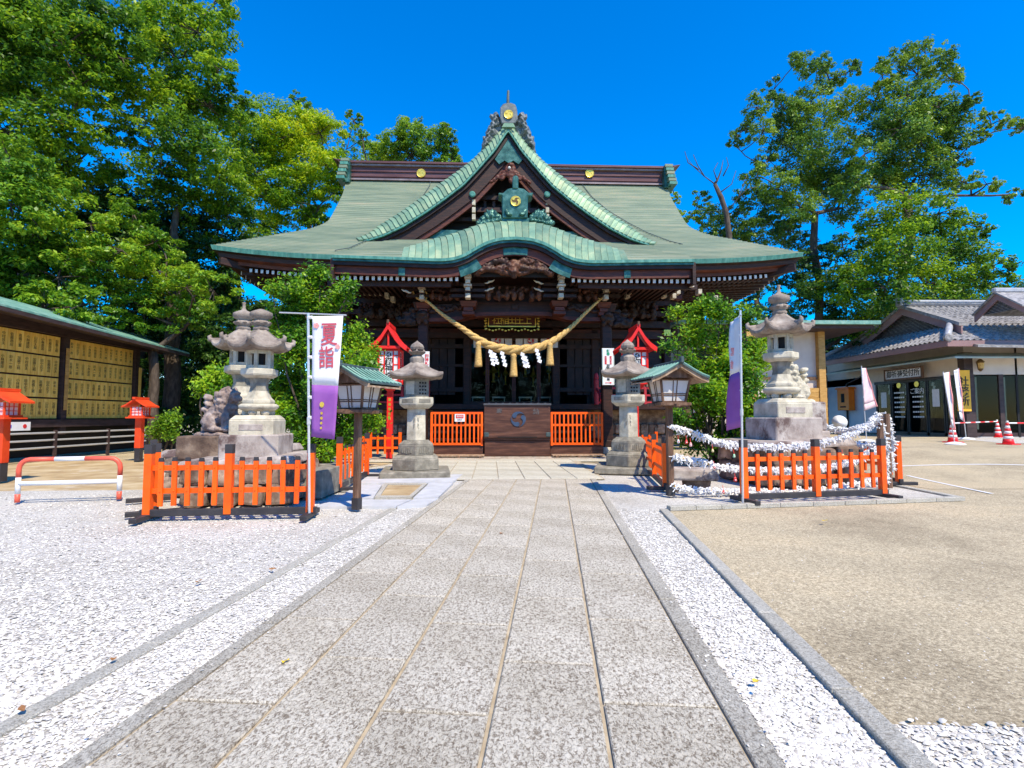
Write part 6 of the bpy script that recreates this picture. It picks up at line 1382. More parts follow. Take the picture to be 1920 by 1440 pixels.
# hips
for (p, q) in (((EX+.05, EY0+.05, EZ+.1), (19.15, EY0+1.15, GB+.15)), ((EX+.05, EY1-.1, EZ+.1), (19.3, EY1-1.7, GB+.2))):
    b = MB(); b.smooth = True; b.tube([OL(*p), OL(*[(a+c)/2 for a, c in zip(p, q)]), OL(*q)], .13, 10); b.build('hip_ridge', M['kawara_pale'], off_)
    MB().lathe([(.16, 0), (.17, .05), (.1, .08)], 14).build('hip_end_tile', M['kawara'], off_, loc=OL(p[0], p[1]-.05, p[2]), rot=(R(90), 0, 0))
# gable facing left
gl = [(28.2, 5.18), (25.0, 6.5), (21.75, 5.10)]
b = MB(); b.add([OL(19.35, y, z) for y, z in gl], [(0, 1, 2)]); b.build('gable_panel', M['dark'], off_)
for k in range(15):
    z = 5.25+k*.065; f = (6.5-z)/1.35*2.9; MB().box(OL(19.32, 25, z), (.03, 2*f, .022)).build('gable_louvre', M['kawara'], off_)
for (A_, B__) in ((gl[0], gl[1]), (gl[1], gl[2])):
    for (x, d0, d1, mt, nm, th) in ((19.0, .06, .40, 'fascia', 'gable_bargeboard', .06), (18.92, -.08, .07, 'kawara', 'gable_tile_edge', .4)):
        b = MB(); b.solid([OL(x, A_[0], A_[1]-d0), OL(x, B__[0], B__[1]-d0)], [OL(x, A_[0], A_[1]-d1), OL(x, B__[0], B__[1]-d1)], (th, 0, 0)); b.build(nm, M[mt], off_)
# entrance gable at the far right
dg_ = link('entrance_gable', None, off_); e = [(22.45, 5.55), (21.35, 6.28), (20.2, 5.5)]
b = MB(); b.add([OL(20.35, y, z) for y, z in e], [(0, 1, 2)]); b.build('gable_panel', M['dark'], dg_)
for (A_, B__) in ((e[0], e[1]), (e[1], e[2])):
    b = MB(); b.solid([OL(20.2, A_[0], A_[1]), OL(20.2, B__[0], B__[1])], [OL(20.2, A_[0], A_[1]-.26), OL(20.2, B__[0], B__[1]-.26)], (.06, 0, 0)); b.build('gable_bargeboard', M['fascia'], dg_)
    b = MB(); b.solid([OL(20.1, A_[0]*1.0, A_[1]+.02), OL(20.1, B__[0], B__[1]+.02)], [OL(26, A_[0], A_[1]+.02), OL(26, B__[0], B__[1]+.02)], (0, 0, .07)); b.build('gable_roof', M['kawara'], dg_)
obox('gable_ridge', 'kawara_pale', 20.05, 26, 21.25, 21.45, 6.33, 6.52, dg_, bevel=.04)
for k in range(10): MB().box(OL(20.33, 21.35, 5.55+.06*k), (.02, 1.8-.17*k, .02)).build('gable_louvre', M['kawara'], dg_)
# lower pent roof on the front right
b = MB(); b.solid([OL(17.9+1.0, 20.9, 4.12), OL(30, 20.9, 3.98)], [OL(19.6, FY, 4.45), OL(30, FY, 4.35)], (0, 0, -.1)); b.build('pent_roof', M['kawara'], off_)
# lamp, drain pipe, loudspeaker
lp = at(1838, 684, FY-.2); MB().lathe([(.03, -.28), (.09, -.2), (.13, .1), (.16, .12), (.05, .24), (0, .26)], 8).build('wall_lamp', M['gold_dark'], off_, loc=OL(lp.x, lp.y, lp.z)); MB().lathe([(.1, -.16), (.125, .08)], 8).build('lamp_glass', M['straw'], off_, loc=OL(lp.x, lp.y-.02, lp.z))
MB().tube([OL(WX-.1, 28.6, 3.7), OL(WX-.08, 28.9, 3.45), OL(WX-.06, 30.3, 3.1), OL(WX-.06, 30.35, GZ)], .05, 8).build('drain_pipe', M['black'], off_)
t = thing('horn_speaker', 'pale horn loudspeaker fixed to the office gable edge', 'loudspeaker', at(1650, 610, 27.6)); b = MB(); b.smooth = True; b.lathe([(.07, -.35), (.09, -.1), (.2, .12), (.32, .3), (.33, .32), (.2, .2)], 18); o = b.build('speaker_horn', M['metal'], t); o.rotation_euler = (R(80), 0, R(-60)); MB().box((.3, .2, -.05), (.3, .08, .06)).build('speaker_bracket', M['black'], t)
# signs on the office
def side_sign(nm, label, cat, y0, y1, z0, z1, x, face, edge, txt, size, vertical, th=.06, group=None):
    t = thing(nm, label, cat, (x, (y0+y1)/2, (z0+z1)/2)); MB().box((0, 0, 0), (th, abs(y1-y0), z1-z0)).build('sign_board', M[face], t)
    if edge:
        for s in (-1, 1): MB().box((-.01, s*abs(y1-y0)/2, 0), (th+.05, .07, z1-z0+.1)).build('sign_frame', M[edge], t); MB().box((-.01, 0, s*(z1-z0)/2), (th+.05, abs(y1-y0), .07)).build('sign_frame', M[edge], t)
    text(txt, size, M['ink'], t, (-th/2-.006, 0, 0), (R(90), 0, R(-90)), vertical=vertical, ext=.003, bold=.004); return t
side_sign('reception_sign', 'framed cream sign with black prayer reception characters over the office doors', 'sign', 24.35, 26.75, 3.08, 3.56, 19.35, 'cloth', 'wood_lamp', '御祈祷受付所', .36, False)
t = thing('office_name_board', 'orange yellow vertical board with black characters at the office corner', 'sign', (19.45, 22.42, 2.35)); MB().box((.1, 0, 0), (.56, .05, 1.75)).build('sign_board', M['sign_orange'], t); text('社務所', .44, M['ink'], t, (.1, -.035, -.05), vertical=True, ext=.004, bold=.005)
t = thing('post_box', 'orange box mounted on the white office wall', 'box', (19.5, 30.2, 2.2)); MB().box((0, 0, 0), (.35, 1.05, 1.2)).build('box_body', M['box_orange'], t, bevel=.02); b = MB(); b.box((0, 0, .66), (.5, 1.25, .12), taper=.9); b.build('box_roof', M['box_orange'], t); MB().box((-.18, .0, .1), (.02, .28, .5)).build('box_window', M['dark'], t); MB().box((-.18, 0, -.4), (.02, .5, .08)).build('box_slot', M['dark'], t)
for (px, py) in ((1700, 725), (1750, 720), (1668, 725)):
    p = at(px, py, (19.5/((px-946)/1000)))
    t = thing('door_streamer', {1700: 'white paper streamer hanging under the reception sign, middle one', 1750: 'white paper streamer hanging under the right end of the reception sign', 1668: 'white paper streamer hanging left of the reception sign'}[px], 'paper streamer', p, 0, 'paper streamers over the office doors')
    for k in range(3): MB().box((0, .03*(-1)**k, -.16*k), (.01, .13, .17), (.3, 0, 0)).build('paper_fold', M['paper'], t)

# low building behind, right of the hall
ab = thing('annex_building', 'low building with flat green roof edge and beige walls between the hall and the office', 'building', (11, 24, 0))
MB().box((.6, 2, 2.6), (6.0, 3.6, 5.2)).build('annex_wall', M['plaster'], ab); MB().box((.9, 1.4, 5.35), (9.0, 5.2, .16)).build('annex_roof', M['lamp_roof'], ab); MB().box((.9, 1.4, 5.2), (8.6, 4.8, .16)).build('annex_fascia', M['shed_wood'], ab)
MB().box((-2.7, .1, 2.6), (.25, .25, 5.2)).build('annex_post', M['wood_new'], ab); MB().box((3.45, .1, 2.6), (.3, .3, 5.2)).build('annex_post', M['wood_new'], ab); MB().box((.4, .15, 3.0), (5.8, .1, .12)).build('annex_rail', M['wood_lamp'], ab)
MB().box((-1.9, .12, 3.4), (.8, .06, 1.8)).build('annex_window', M['dark'], ab)
for k in range(8): MB().box((2.9, .05-.01*(k % 2), .9+k*.22), (1.5, .1, .21), (.08, 0, 0)).build('cladding_board', M['wood_new'], ab)
MB().box((-2.2, -4.6, 2.4), (.3, 1.2, 4.0)).build('annex_panel', M['wood_new'], ab)
t = thing('satellite_dish', 'small pale round dish beside the boundary posts in front of the office wall', 'dish', (14.4, 22.8, 1.0)); b = MB(); b.smooth = True; b.lathe([(0, 0), (.25, .03), (.3, .06)], 18); o = b.build('dish_bowl', M['white'], t); o.rotation_euler = (R(70), 0, R(-20)); MB().tube([(0, .05, 0), (0, .1, -.9)], .03, 6).build('dish_pole', M['metal'], t)

# cones, bars and office banners
def cone(label, X, Y, s):
    t = thing('traffic_cone', label, 'traffic cone', (X, Y, gz(X, Y)), .3, 'red and white traffic cones by the office'); t.scale = (s,)*3
    MB().box((0, 0, .015), (.42, .42, .03)).build('cone_base', M['cone'], t, bevel=.01)
    z = [.03, .17, .25, .33, .41, .49, .57, .66, .72]; r = lambda q: .15-.125*q/.72
    for k in range(8): b = MB(); b.smooth = True; b.lathe([(r(z[k])+(.002 if k % 2 else 0), z[k]), (r(z[k+1])+(.002 if k % 2 else 0), z[k+1])], 18); b.build('cone_band', M['white' if k % 2 else 'cone'], t)
    return t
def place(px, py, zg=GZ-.04): return gnd(px, py, zg)
c1, c2, c3 = place(1787, 832), place(1871, 822), place(1891, 836)
cone('traffic cone nearest the reception doors, left end of the bar', c1.x, c1.y, 1.05); cone('traffic cone set back, mostly behind the front right one', c2.x, c2.y, 1.05); cone('traffic cone at the right edge, front one', c3.x, c3.y, 1.05)
def cbar(label, a, b_):
    t = thing('cone_bar', label, 'barrier bar', a, 0, 'red and white bars between the cones'); d = Vector(b_)-Vector(a)
    for k in range(9): MB().tube([d*(k/9), d*((k+1)/9)], .024, 8).build('bar_segment', M['cone' if k % 2 else 'white'], t)
g0 = gz(c1.x, c1.y)
cbar('red and white bar between the two cones near the reception doors', Vector((c1.x+.05, c1.y, g0+.66)), Vector((c2.x, c2.y, g0+.68))); cbar('red and white bar running right from the front right cone', Vector((c3.x, c3.y, g0+.68)), Vector((c3.x+3.2, c3.y+.5, g0+.68)))
for (bx_, by_, tx, ty, cr, lab, mt) in ((1791, 836, 1768, 697, ((1768, 700), (1781, 697), (1786, 800), (1791, 805)), 'curving pink edged white banner at the leftmost traffic cone', 'cloth'), (1812, 826, 1796, 690, ((1788, 695), (1799, 691), (1800, 785), (1808, 790)), 'white banner just right of the pink edged one by the office doors', 'cloth'),
                                     (1625, 830, 1615, 686, ((1616, 690), (1624, 690), (1621, 770), (1645, 762)), 'translucent pink banner in front of the orange wall box', 'pinkcloth')):
    b0 = place(bx_, by_); Yc = b0.y; t_ = at(tx, ty, Yc); cc = [at(x, y, Yc-.02*i) for i, (x, y) in enumerate(cr)]
    t, cl, B0 = nobori(lab, b0, t_, cc, (mt, mt), .9, 'banners in front of the office', wave=.06, ties=3)
    b = MB(); b.lathe([(.26, 0), (.28, .06), (.2, .1), (.06, .13)], 20); b.build('water_base', M['white'], t, loc=(0, 0, b0.z))
    V, F = banner_sheet(cc, wave=.06); e = [V[i*9+8]-B0+Vector((0, -.01, 0)) for i in range(15)]; MB().tube(e, .02, 5).build('banner_hem', M['banner_pink'], cl)
sheet('office_gravel', [(16.6, 17.6), (30, 17.6), (30, 22.3), (18.6, 22.3)], .366, M['gravel'])
# ---------------------------------------------------------------- trees and shrubs
def leaf_mesh(name, centers, normals, sizes, mat, droop=.25):
    n = len(centers); a = rng.uniform(0, 2*np.pi, n)
    N = normals/np.linalg.norm(normals, axis=1, keepdims=True); ref = np.tile(np.array([0, 0, 1.]), (n, 1)); ref[np.abs(N[:, 2]) > .95] = [1, 0, 0]
    U = np.cross(N, ref); U /= np.linalg.norm(U, axis=1, keepdims=True); W = np.cross(N, U)
    u = U*np.cos(a)[:, None]+W*np.sin(a)[:, None]; w = np.cross(N, u)
    s = sizes[:, None]; asp = rng.uniform(.38, .6, n)[:, None]
    P = np.stack([centers-u*s*.5, centers+w*s*asp*.5-N*s*.05, centers+u*s*.5-N*s*droop, centers-w*s*asp*.5-N*s*.05], 1).reshape(-1, 3)
    me = bpy.data.meshes.new(name); me.vertices.add(4*n); me.vertices.foreach_set('co', P.astype(np.float32).reshape(-1)); me.loops.add(4*n); me.loops.foreach_set('vertex_index', np.arange(4*n)); me.polygons.add(n); me.polygons.foreach_set('loop_start', np.arange(n)*4); me.update(calc_edges=True); me.materials.append(mat); return me
def clump_points(c, r, n, flat_=.55, sub=None):
    """leaves gathered in small sprays spread through the crown lobe, denser towards its skin"""
    k = sub or max(14, int(26*(r/1.0)**1.5)); d = rng.normal(size=(k, 3)); d /= np.linalg.norm(d, axis=1, keepdims=True)
    rad = rng.uniform(.25, 1, k)**.6; sc_ = np.array(c)+d*rad[:, None]*np.array([r, r, r*.85]); sr = r*rng.uniform(.16, .34, k)
    w = sr**2; w /= w.sum(); idx = rng.choice(k, n, p=w); g = rng.normal(size=(n, 3)); g /= np.linalg.norm(g, axis=1, keepdims=True); g *= rng.uniform(0, 1, n)[:, None]**.45
    P = sc_[idx]+g*sr[idx][:, None]*np.array([1.15, 1.15, flat_]); Nn = g*np.array([.6, .6, .5])+np.array([0, 0, .75])+rng.normal(size=(n, 3))*.45+d[idx]*.3
    return P, Nn, sc_
def limb(b, p, q, r0, r1, bend=.12, n=6):
    p, q = Vector(p), Vector(q); L_ = (q-p).length; off = Vector((random.uniform(-1, 1), random.uniform(-1, 1), random.uniform(-.2, .6)))*L_*bend
    pts = [p.lerp(q, i/n)+off*math.sin(math.pi*i/n)+Vector((random.uniform(-1, 1), random.uniform(-1, 1), 0))*L_*.015*(0 < i < n) for i in range(n+1)]
    b.tube(pts, [r0+(r1-r0)*i/n for i in range(n+1)], 7); return pts
def tree(name, label, base, Y, lobes, leafm, leaf=.17, dens=1.0, trunk_r=.22, fork=None, cat='tree', group=None, flat_=.55, depthspread=1.4, twig=.5, trunk_top=None, wd=1.1):
    """lobes: (photo px, py, radius px) of each crown lobe at depth Y; they become real lobes in space"""
    bx, by = base; t = thing(name, label, cat, (bx, by, 0), 0, group); O = Vector((bx, by, 0)); tr = MB(); tr.smooth = True
    C = []; r_ = random.Random(int(abs(bx*31+by*17)))
    for i, l in enumerate(lobes):
        dy = l[3] if len(l) > 3 else r_.uniform(-1, 1)*depthspread; p = at(l[0], l[1], Y+dy); C.append((p-O, wd*l[2]*(Y+dy)/FPX))
    zt = min(c.z for c, r in C); top = Vector(fork)-O if fork else Vector((sum(c.x for c, r in C)/len(C)*.5, sum(c.y for c, r in C)/len(C)*.5, max(1.2, zt*.75)))
    limb(tr, (0, 0, -.1), top, trunk_r, trunk_r*.75, .04)
    cs = sorted(C, key=lambda c: c[0].z); nodes = [(top, trunk_r*.7)]
    for c, r in cs:
        nd = min(nodes, key=lambda q: (q[0]-c).length+ (2.5 if q[0].z > c.z else 0)); rr_ = max(.03, min(nd[1]*.72, .045+.09*r)); pts = limb(tr, nd[0], c, rr_, max(.02, rr_*.5), .14); nodes.append((Vector(pts[4]), rr_*.8)); nodes.append((c, max(.03, rr_*.5)))
    Ps, Ns = [], []
    for c, r in C:
        n = int(dens*36*r*r/(leaf*leaf)); n = max(n, 200); P, Nn, sc_ = clump_points(c, r, n, flat_); Ps.append(P); Ns.append(Nn)
        for s in sc_[::max(1, int(len(sc_)*(1-twig)/3+1))]: limb(tr, c, Vector(s), .022*max(1, r), .008, .1, 3)
    tr.build('trunk', M['bark'], t); P = np.concatenate(Ps); Nn = np.concatenate(Ns)
    link('crown', leaf_mesh('crown', P, Nn, rng.uniform(.7, 1.25, len(P))*leaf, M[leafm]), t); return t
def px_base(px, Y): return ((px-946)/1000*Y, Y)
g1 = 'broad trees behind the plaque shed'
tree('broad_tree', 'tallest dark tree at the top left, long bare limb against a gap of sky', px_base(60, 21), 20, [(-60, 60, 90), (30, 40, 85), (120, 90, 80), (60, 150, 80), (-30, 180, 90), (180, 40, 70), (230, 110, 60), (-60, 280, 90), (110, 230, 60), (30, 260, 80), (150, 300, 70), (70, 330, 70), (0, 110, 80), (150, 160, 60), (-20, 0, 80), (100, 20, 80), (180, 100, 60)], 'leaf_mid', .19, 1.15, .42, group=g1)
tree('broad_tree', 'tall dark green tree whose crown tops out left of the hall roof', px_base(330, 22), 21.5, [(300, 30, 70), (370, 60, 62), (400, 10, 42), (330, 110, 70), (410, 130, 42), (270, 160, 45), (390, 200, 60), (440, 215, 42), (330, 250, 60), (400, 290, 60), (300, 320, 55), (355, 370, 60), (420, 360, 50), (205, 190, 32), (280, 70, 50), (310, 200, 50), (250, 250, 45), (350, 180, 40)], 'leaf_mid', .19, 1.1, .34, group=g1)
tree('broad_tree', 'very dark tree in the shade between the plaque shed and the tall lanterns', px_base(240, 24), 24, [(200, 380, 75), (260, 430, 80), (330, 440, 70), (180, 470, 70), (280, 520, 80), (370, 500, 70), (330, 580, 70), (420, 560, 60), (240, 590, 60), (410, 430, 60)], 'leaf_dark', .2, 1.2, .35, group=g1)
tree('broad_tree', 'bright green broad tree overhanging the far end of the shed roof', px_base(60, 19), 18, [(20, 380, 75), (70, 440, 70), (-40, 440, 80), (30, 520, 70), (110, 520, 60), (160, 570, 45), (80, 580, 50), (-60, 540, 80), (-30, 330, 65), (210, 600, 36), (20, 300, 60), (90, 370, 55), (60, 480, 70), (140, 480, 45)], 'leaf_camphor', .16, 1.35, .3, group=g1)
tree('broad_tree', 'mid green tree with sunlit sprays above the right end of the shed', px_base(300, 19.5), 19, [(230, 470, 50), (290, 455, 45), (250, 400, 48), (170, 420, 42), (320, 560, 48), (360, 600, 44), (270, 580, 45), (400, 545, 42), (230, 540, 42), (200, 500, 50), (310, 510, 48), (350, 540, 44)], 'leaf_camphor', .15, 1.15, .2, group=g1)
tree('yellow_green_tree', 'yellow green tree directly left of the hall roof', px_base(560, 27), 27, [(500, 240, 55), (560, 230, 50), (600, 250, 45), (480, 290, 50), (540, 300, 60), (610, 310, 50), (620, 370, 35), (560, 380, 50), (500, 370, 50), (460, 340, 40), (590, 415, 35), (470, 420, 38), (640, 340, 30), (520, 430, 35), (580, 340, 45), (530, 260, 45), (500, 330, 45)], 'leaf_yellow', .16, 1.15, .3, group='trees behind the hall')
tree('broad_tree', 'blue green tree between the tall left tree and the yellow green one', px_base(450, 24), 24, [(450, 240, 36), (470, 200, 26), (440, 300, 40), (430, 390, 45), (480, 450, 40), (440, 500, 45), (510, 480, 30), (400, 470, 40)], 'leaf_mid', .18, .6, .2, group='trees behind the hall')
tree('feathery_conifer', 'feathery conifer top rising above the yellow green tree', px_base(575, 31), 31, [(560, 185, 14), (572, 200, 18), (580, 225, 22), (555, 215, 14), (590, 250, 24), (600, 225, 12)], 'leaf_camphor', .2, .8, .2, flat_=.9, group='conifers behind the hall')
tree('feathery_conifer', 'slim conifer tip with drooping shoots left of the rounded tree', px_base(665, 33), 33, [(652, 212, 9), (662, 228, 12), (672, 245, 14), (655, 255, 16), (676, 218, 7), (680, 262, 16), (645, 285, 20)], 'leaf_camphor', .18, .6, .15, flat_=.9, group='conifers behind the hall')
tree('rounded_tree', 'rounded pale green tree above the left part of the roof ridge', px_base(780, 34), 34, [(770, 245, 26), (745, 262, 24), (800, 268, 28), (830, 255, 20), (845, 280, 20), (720, 285, 24), (770, 290, 26), (850, 300, 16), (700, 270, 18), (815, 300, 26), (690, 305, 26), (740, 300, 20), (838, 240, 9), (760, 232, 12)], 'leaf_camphor', .18, 1.2, .3, group='trees behind the hall', wd=1.35, flat_=.8)
g2 = 'tall airy trees right of the hall'
tree('airy_tree', 'tall airy tree with open crown, nearer the hall, seen over the right roof corner', px_base(1530, 29), 29, [(1500, 110, 20), (1530, 130, 24), (1555, 150, 20), (1590, 135, 18), (1520, 190, 30), (1570, 200, 32), (1450, 170, 18), (1420, 200, 22), (1470, 205, 24), (1395, 245, 20), (1430, 250, 20), (1480, 270, 30), (1540, 270, 36), (1590, 270, 26), (1500, 330, 34), (1560, 340, 30), (1440, 300, 20), (1460, 350, 26), (1600, 330, 22), (1375, 268, 10), (1500, 250, 34), (1540, 330, 34), (1480, 220, 26), (1420, 330, 22), (1580, 390, 30), (1500, 390, 30)], 'leaf_grey', .17, .95, .24, fork=at(1528, 400, 29), group=g2, wd=1.4, flat_=.8)
tree('airy_tree', 'tallest airy tree on the right, long branch reaching to the picture edge', px_base(1690, 28), 28, [(1735, 100, 24), (1765, 115, 22), (1680, 115, 22), (1655, 140, 20), (1720, 140, 26), (1780, 150, 20), (1700, 180, 36), (1760, 200, 30), (1640, 190, 28), (1800, 200, 20), (1820, 190, 14), (1660, 250, 36), (1720, 250, 38), (1790, 250, 28), (1835, 255, 16), (1875, 225, 16), (1905, 235, 14), (1680, 310, 34), (1620, 290, 28), (1750, 300, 24), (1850, 215, 12), (1805, 340, 20), (1850, 345, 18), (1895, 365, 14), (1780, 350, 18), (1920, 240, 12), (1750, 240, 40), (1690, 240, 40), (1720, 330, 40), (1650, 340, 34), (1790, 300, 24), (1600, 350, 28)], 'leaf_grey', .17, 1.0, .3, fork=at(1700, 370, 28), group=g2, wd=1.4, flat_=.8)
tree('dense_tree', 'dense dark tree mass right above the office roof', px_base(1740, 27), 26.5, [(1700, 400, 45), (1760, 400, 40), (1650, 420, 36), (1620, 480, 45), (1690, 470, 50), (1760, 470, 50), (1820, 480, 40), (1860, 500, 28), (1600, 540, 45), (1660, 540, 45), (1740, 530, 50), (1810, 540, 45), (1870, 530, 24), (1800, 420, 28), (1840, 430, 18), (1640, 600, 45), (1700, 610, 45)], 'leaf_mid', .19, .95, .3, group=g2, wd=1.3, flat_=.75)
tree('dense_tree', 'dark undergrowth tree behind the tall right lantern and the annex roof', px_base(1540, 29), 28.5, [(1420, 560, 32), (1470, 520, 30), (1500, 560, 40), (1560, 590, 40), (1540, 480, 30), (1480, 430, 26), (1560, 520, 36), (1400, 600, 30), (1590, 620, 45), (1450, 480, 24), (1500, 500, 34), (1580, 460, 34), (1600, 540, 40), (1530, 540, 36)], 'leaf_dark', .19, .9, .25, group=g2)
tree('pale_tree', 'hazy grey green tree just over the right slope of the hall roof', px_base(1440, 32), 32, [(1420, 400, 26), (1450, 420, 28), (1400, 430, 24), (1370, 400, 20), (1480, 400, 24), (1440, 360, 18), (1330, 400, 20), (1310, 370, 16), (1350, 430, 24), (1300, 410, 18), (1400, 370, 22), (1460, 380, 28), (1480, 440, 30), (1420, 450, 28), (1380, 440, 26), (1330, 430, 22), (1500, 470, 30)], 'leaf_grey', .17, .9, .2, group=g2, wd=1.3)
tree('small_tree', 'small tree tuft peeking past the right end of the roof ridge', px_base(1268, 30), 30, [(1262, 355, 10), (1270, 372, 11), (1264, 390, 12), (1275, 400, 10)], 'leaf_camphor', .15, .7, .1, group=g2)
# pollarded bare trunk
t = thing('bare_trunk', 'leaning bare trunk with dead twigs above the right roof slope', 'dead tree', px_base(1368, 27)+(0,)); O = Vector(px_base(1368, 27)+(0,)); b = MB(); b.smooth = True
P = [at(x, y, 27)-O for x, y in ((1368, 700), (1366, 500), (1367, 440), (1362, 400), (1352, 370), (1340, 345))]; b.tube(P, [.2, .17, .15, .13, .13, .09], 8)
b.tube([P[-1], at(1345, 338, 27)-O, at(1352, 320, 27)-O, at(1356, 300, 27)-O], [.08, .05, .03, .012], 6)
for q in (((1340, 345), (1320, 330), (1300, 312), (1288, 296)), ((1320, 330), (1308, 310), (1300, 290)), ((1352, 360), (1372, 345), (1380, 320)), ((1345, 340), (1338, 320), (1346, 305)), ((1310, 318), (1290, 305), (1284, 284)), ((1362, 400), (1385, 370), (1400, 330)), ((1385, 370), (1400, 355), (1420, 350)), ((1356, 330), (1366, 310), (1362, 295))):
    b.tube([at(x, y, 27)-O for x, y in q], [.035, .022, .015, .006][:len(q)], 5)
b.build('trunk', M['bark'], t)

# shade mass behind everything on the left, and far wood
def mass(name, label, boxes, n, leaf, mat):
    P = []
    for (px, py, r, Y) in boxes:
        c = at(px, py, Y); rr_ = r*Y/FPX; p, nn, _ = clump_points(c, rr_, int(n*r*r/2500), .7); P.append((p, nn))
    o = link(name, leaf_mesh(name, np.concatenate([p for p, _ in P]), np.concatenate([q for _, q in P]), rng.uniform(.7, 1.2, sum(len(p) for p, _ in P))*leaf, M[mat])); tag(o, label, 'undergrowth', kind='stuff'); return o
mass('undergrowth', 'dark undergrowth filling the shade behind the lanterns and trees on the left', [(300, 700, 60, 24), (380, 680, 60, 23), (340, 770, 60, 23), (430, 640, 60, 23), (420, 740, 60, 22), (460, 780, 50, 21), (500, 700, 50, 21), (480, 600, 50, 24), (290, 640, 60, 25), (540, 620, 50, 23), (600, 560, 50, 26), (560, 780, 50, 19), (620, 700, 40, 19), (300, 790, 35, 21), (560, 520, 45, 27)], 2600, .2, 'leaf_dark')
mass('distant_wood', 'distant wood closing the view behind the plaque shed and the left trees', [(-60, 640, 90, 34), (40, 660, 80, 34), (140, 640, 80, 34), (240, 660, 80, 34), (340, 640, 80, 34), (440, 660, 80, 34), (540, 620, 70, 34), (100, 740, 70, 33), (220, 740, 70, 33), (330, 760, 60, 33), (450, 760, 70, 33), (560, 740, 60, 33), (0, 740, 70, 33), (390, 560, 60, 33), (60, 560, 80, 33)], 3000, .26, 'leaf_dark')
mass('far_wood', 'dark wood behind the annex and the office on the right', [(1400, 640, 45, 34), (1460, 600, 50, 34), (1520, 660, 50, 34), (1580, 640, 50, 35), (1640, 600, 50, 34), (1700, 560, 55, 33), (1760, 580, 60, 33), (1840, 560, 50, 33), (1480, 730, 50, 34), (1300, 560, 40, 36), (1340, 620, 40, 35), (1580, 700, 50, 35), (1900, 560, 40, 34)], 2400, .22, 'leaf_dark')

def shrub(label, base, lobes, Y, leafm='leaf_fresh', leaf=.085, dens=1., name='leafy_shrub', group='glossy shrubs in front of the hall', upright=True):
    bx, by = base; t = thing(name, label, 'shrub', (bx, by, 0), 0, group); O = Vector((bx, by, 0)); st = MB(); st.smooth = True; Ps, Ns = [], []
    for (px, py, r) in lobes:
        c = at(px, py, Y+random.uniform(-.5, .5))-O; R_ = r*Y/FPX; limb(st, (random.uniform(-.2, .2), random.uniform(-.2, .2), 0), c, .035, .012, .12)
        k = max(9, int(55*R_*R_/.3)+8)
        for i in range(k):                             # arching sprays with leaves set along them
            d = Vector(rng.normal(size=3)).normalized(); d.z = abs(d.z)*.8+.35 if upright else d.z; d.normalize(); s0 = c+Vector(rng.normal(size=3))*R_*.38; ln = R_*rng.uniform(.5, .95); m_ = int(dens*ln/leaf*9)+12
            tt = rng.uniform(.05, 1, m_); side = Vector((d.y, -d.x, 0)).normalized(); sag = ln*.18
            base_ = np.array([list(s0+d*ln*q-Vector((0, 0, sag*q*q))) for q in tt]); of = rng.normal(size=(m_, 3))*leaf*.85
            Ps.append(base_+of); Ns.append(rng.normal(size=(m_, 3))*.55+np.array([0, -.25, .8]))
            if i % 2 == 0: st.tube([s0, s0+d*ln*.5, s0+d*ln-Vector((0, 0, sag))], [.01, .007, .003], 4)
    P = np.concatenate(Ps); st.build('stems', M['bark'], t); link('foliage', leaf_mesh('foliage', P, np.concatenate(Ns), rng.uniform(.7, 1.3, len(P))*leaf, M[leafm], .15), t); return t
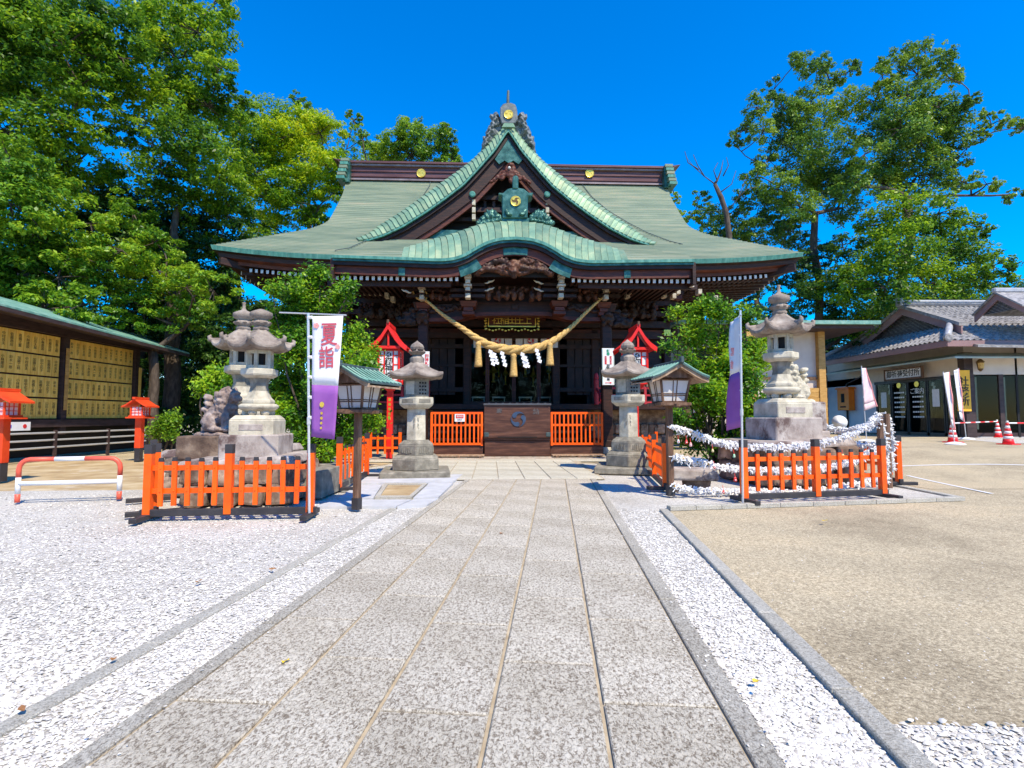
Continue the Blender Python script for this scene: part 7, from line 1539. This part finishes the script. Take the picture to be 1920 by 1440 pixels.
shrub('large glossy green shrub left of the hall, behind the white and purple banner', px_base(600, 13.6), [(560, 560, 34), (590, 525, 22), (530, 600, 30), (600, 600, 38), (640, 560, 26), (655, 545, 16), (560, 650, 38), (620, 670, 42), (665, 640, 28), (680, 690, 24), (540, 720, 34), (600, 740, 40), (650, 760, 34), (690, 740, 20), (530, 780, 30), (590, 800, 34), (640, 820, 26), (512, 545, 14), (600, 510, 12), (695, 665, 14), (560, 840, 26), (620, 850, 22), (660, 800, 26), (700, 790, 18), (570, 770, 34), (620, 780, 30)], 13.4, leaf=.10, dens=1.15)
shrub('large glossy green shrub right of the hall, behind the right wooden lamp', px_base(1340, 13.6), [(1310, 595, 26), (1350, 590, 26), (1270, 590, 14), (1390, 600, 26), (1300, 640, 30), (1350, 650, 34), (1400, 660, 34), (1290, 690, 24), (1340, 710, 36), (1400, 720, 34), (1430, 680, 22), (1290, 740, 26), (1340, 770, 34), (1400, 780, 32), (1300, 800, 24), (1360, 815, 24), (1430, 640, 18), (1440, 760, 18), (1330, 570, 14), (1255, 650, 12), (1300, 830, 26), (1350, 840, 26), (1400, 830, 26), (1330, 740, 34), (1380, 750, 34), (1270, 790, 18), (1370, 690, 34)], 13.4, leaf=.10, dens=1.05)
shrub('low green bush between the guardian lion and the tall lanterns', px_base(440, 11), [(400, 715, 22), (380, 730, 18), (430, 700, 20), (440, 740, 20), (460, 690, 20), (420, 745, 20)], 11, leaf=.09)
shrub('small pale bush at the foot of the shade behind the small red lantern', px_base(310, 17.5), [(305, 800, 16), (325, 790, 14), (292, 815, 12), (320, 815, 12)], 17.5, leaf=.11, leafm='leaf_camphor')
shrub('green bush beside the rear tall lantern, left of the big shrub', px_base(500, 14.5), [(500, 640, 26), (480, 680, 24), (520, 680, 24), (500, 740, 26), (540, 760, 22)], 14.5, leaf=.11, leafm='leaf_mid')

# trees on the far side of the yard, opposite the hall
Pn = []
for k in range(16):
    c = np.array([-42+k*5.6+random.uniform(-1, 1), -34+random.uniform(-3, 3), 0]); 
    for j in range(3): p, nn, _ = clump_points(c+np.array([random.uniform(-1.5, 1.5), 0, 2.2+3.2*j]), 3.4, 900, .7); Pn.append((p, nn))
o = link('opposite_wood', leaf_mesh('opposite_wood', np.concatenate([p for p, _ in Pn]), np.concatenate([q for _, q in Pn]), rng.uniform(.7, 1.2, sum(len(p) for p, _ in Pn))*.55, M['leaf_dark'])); tag(o, 'wood on the side of the yard facing the hall', 'wood', kind='stuff')
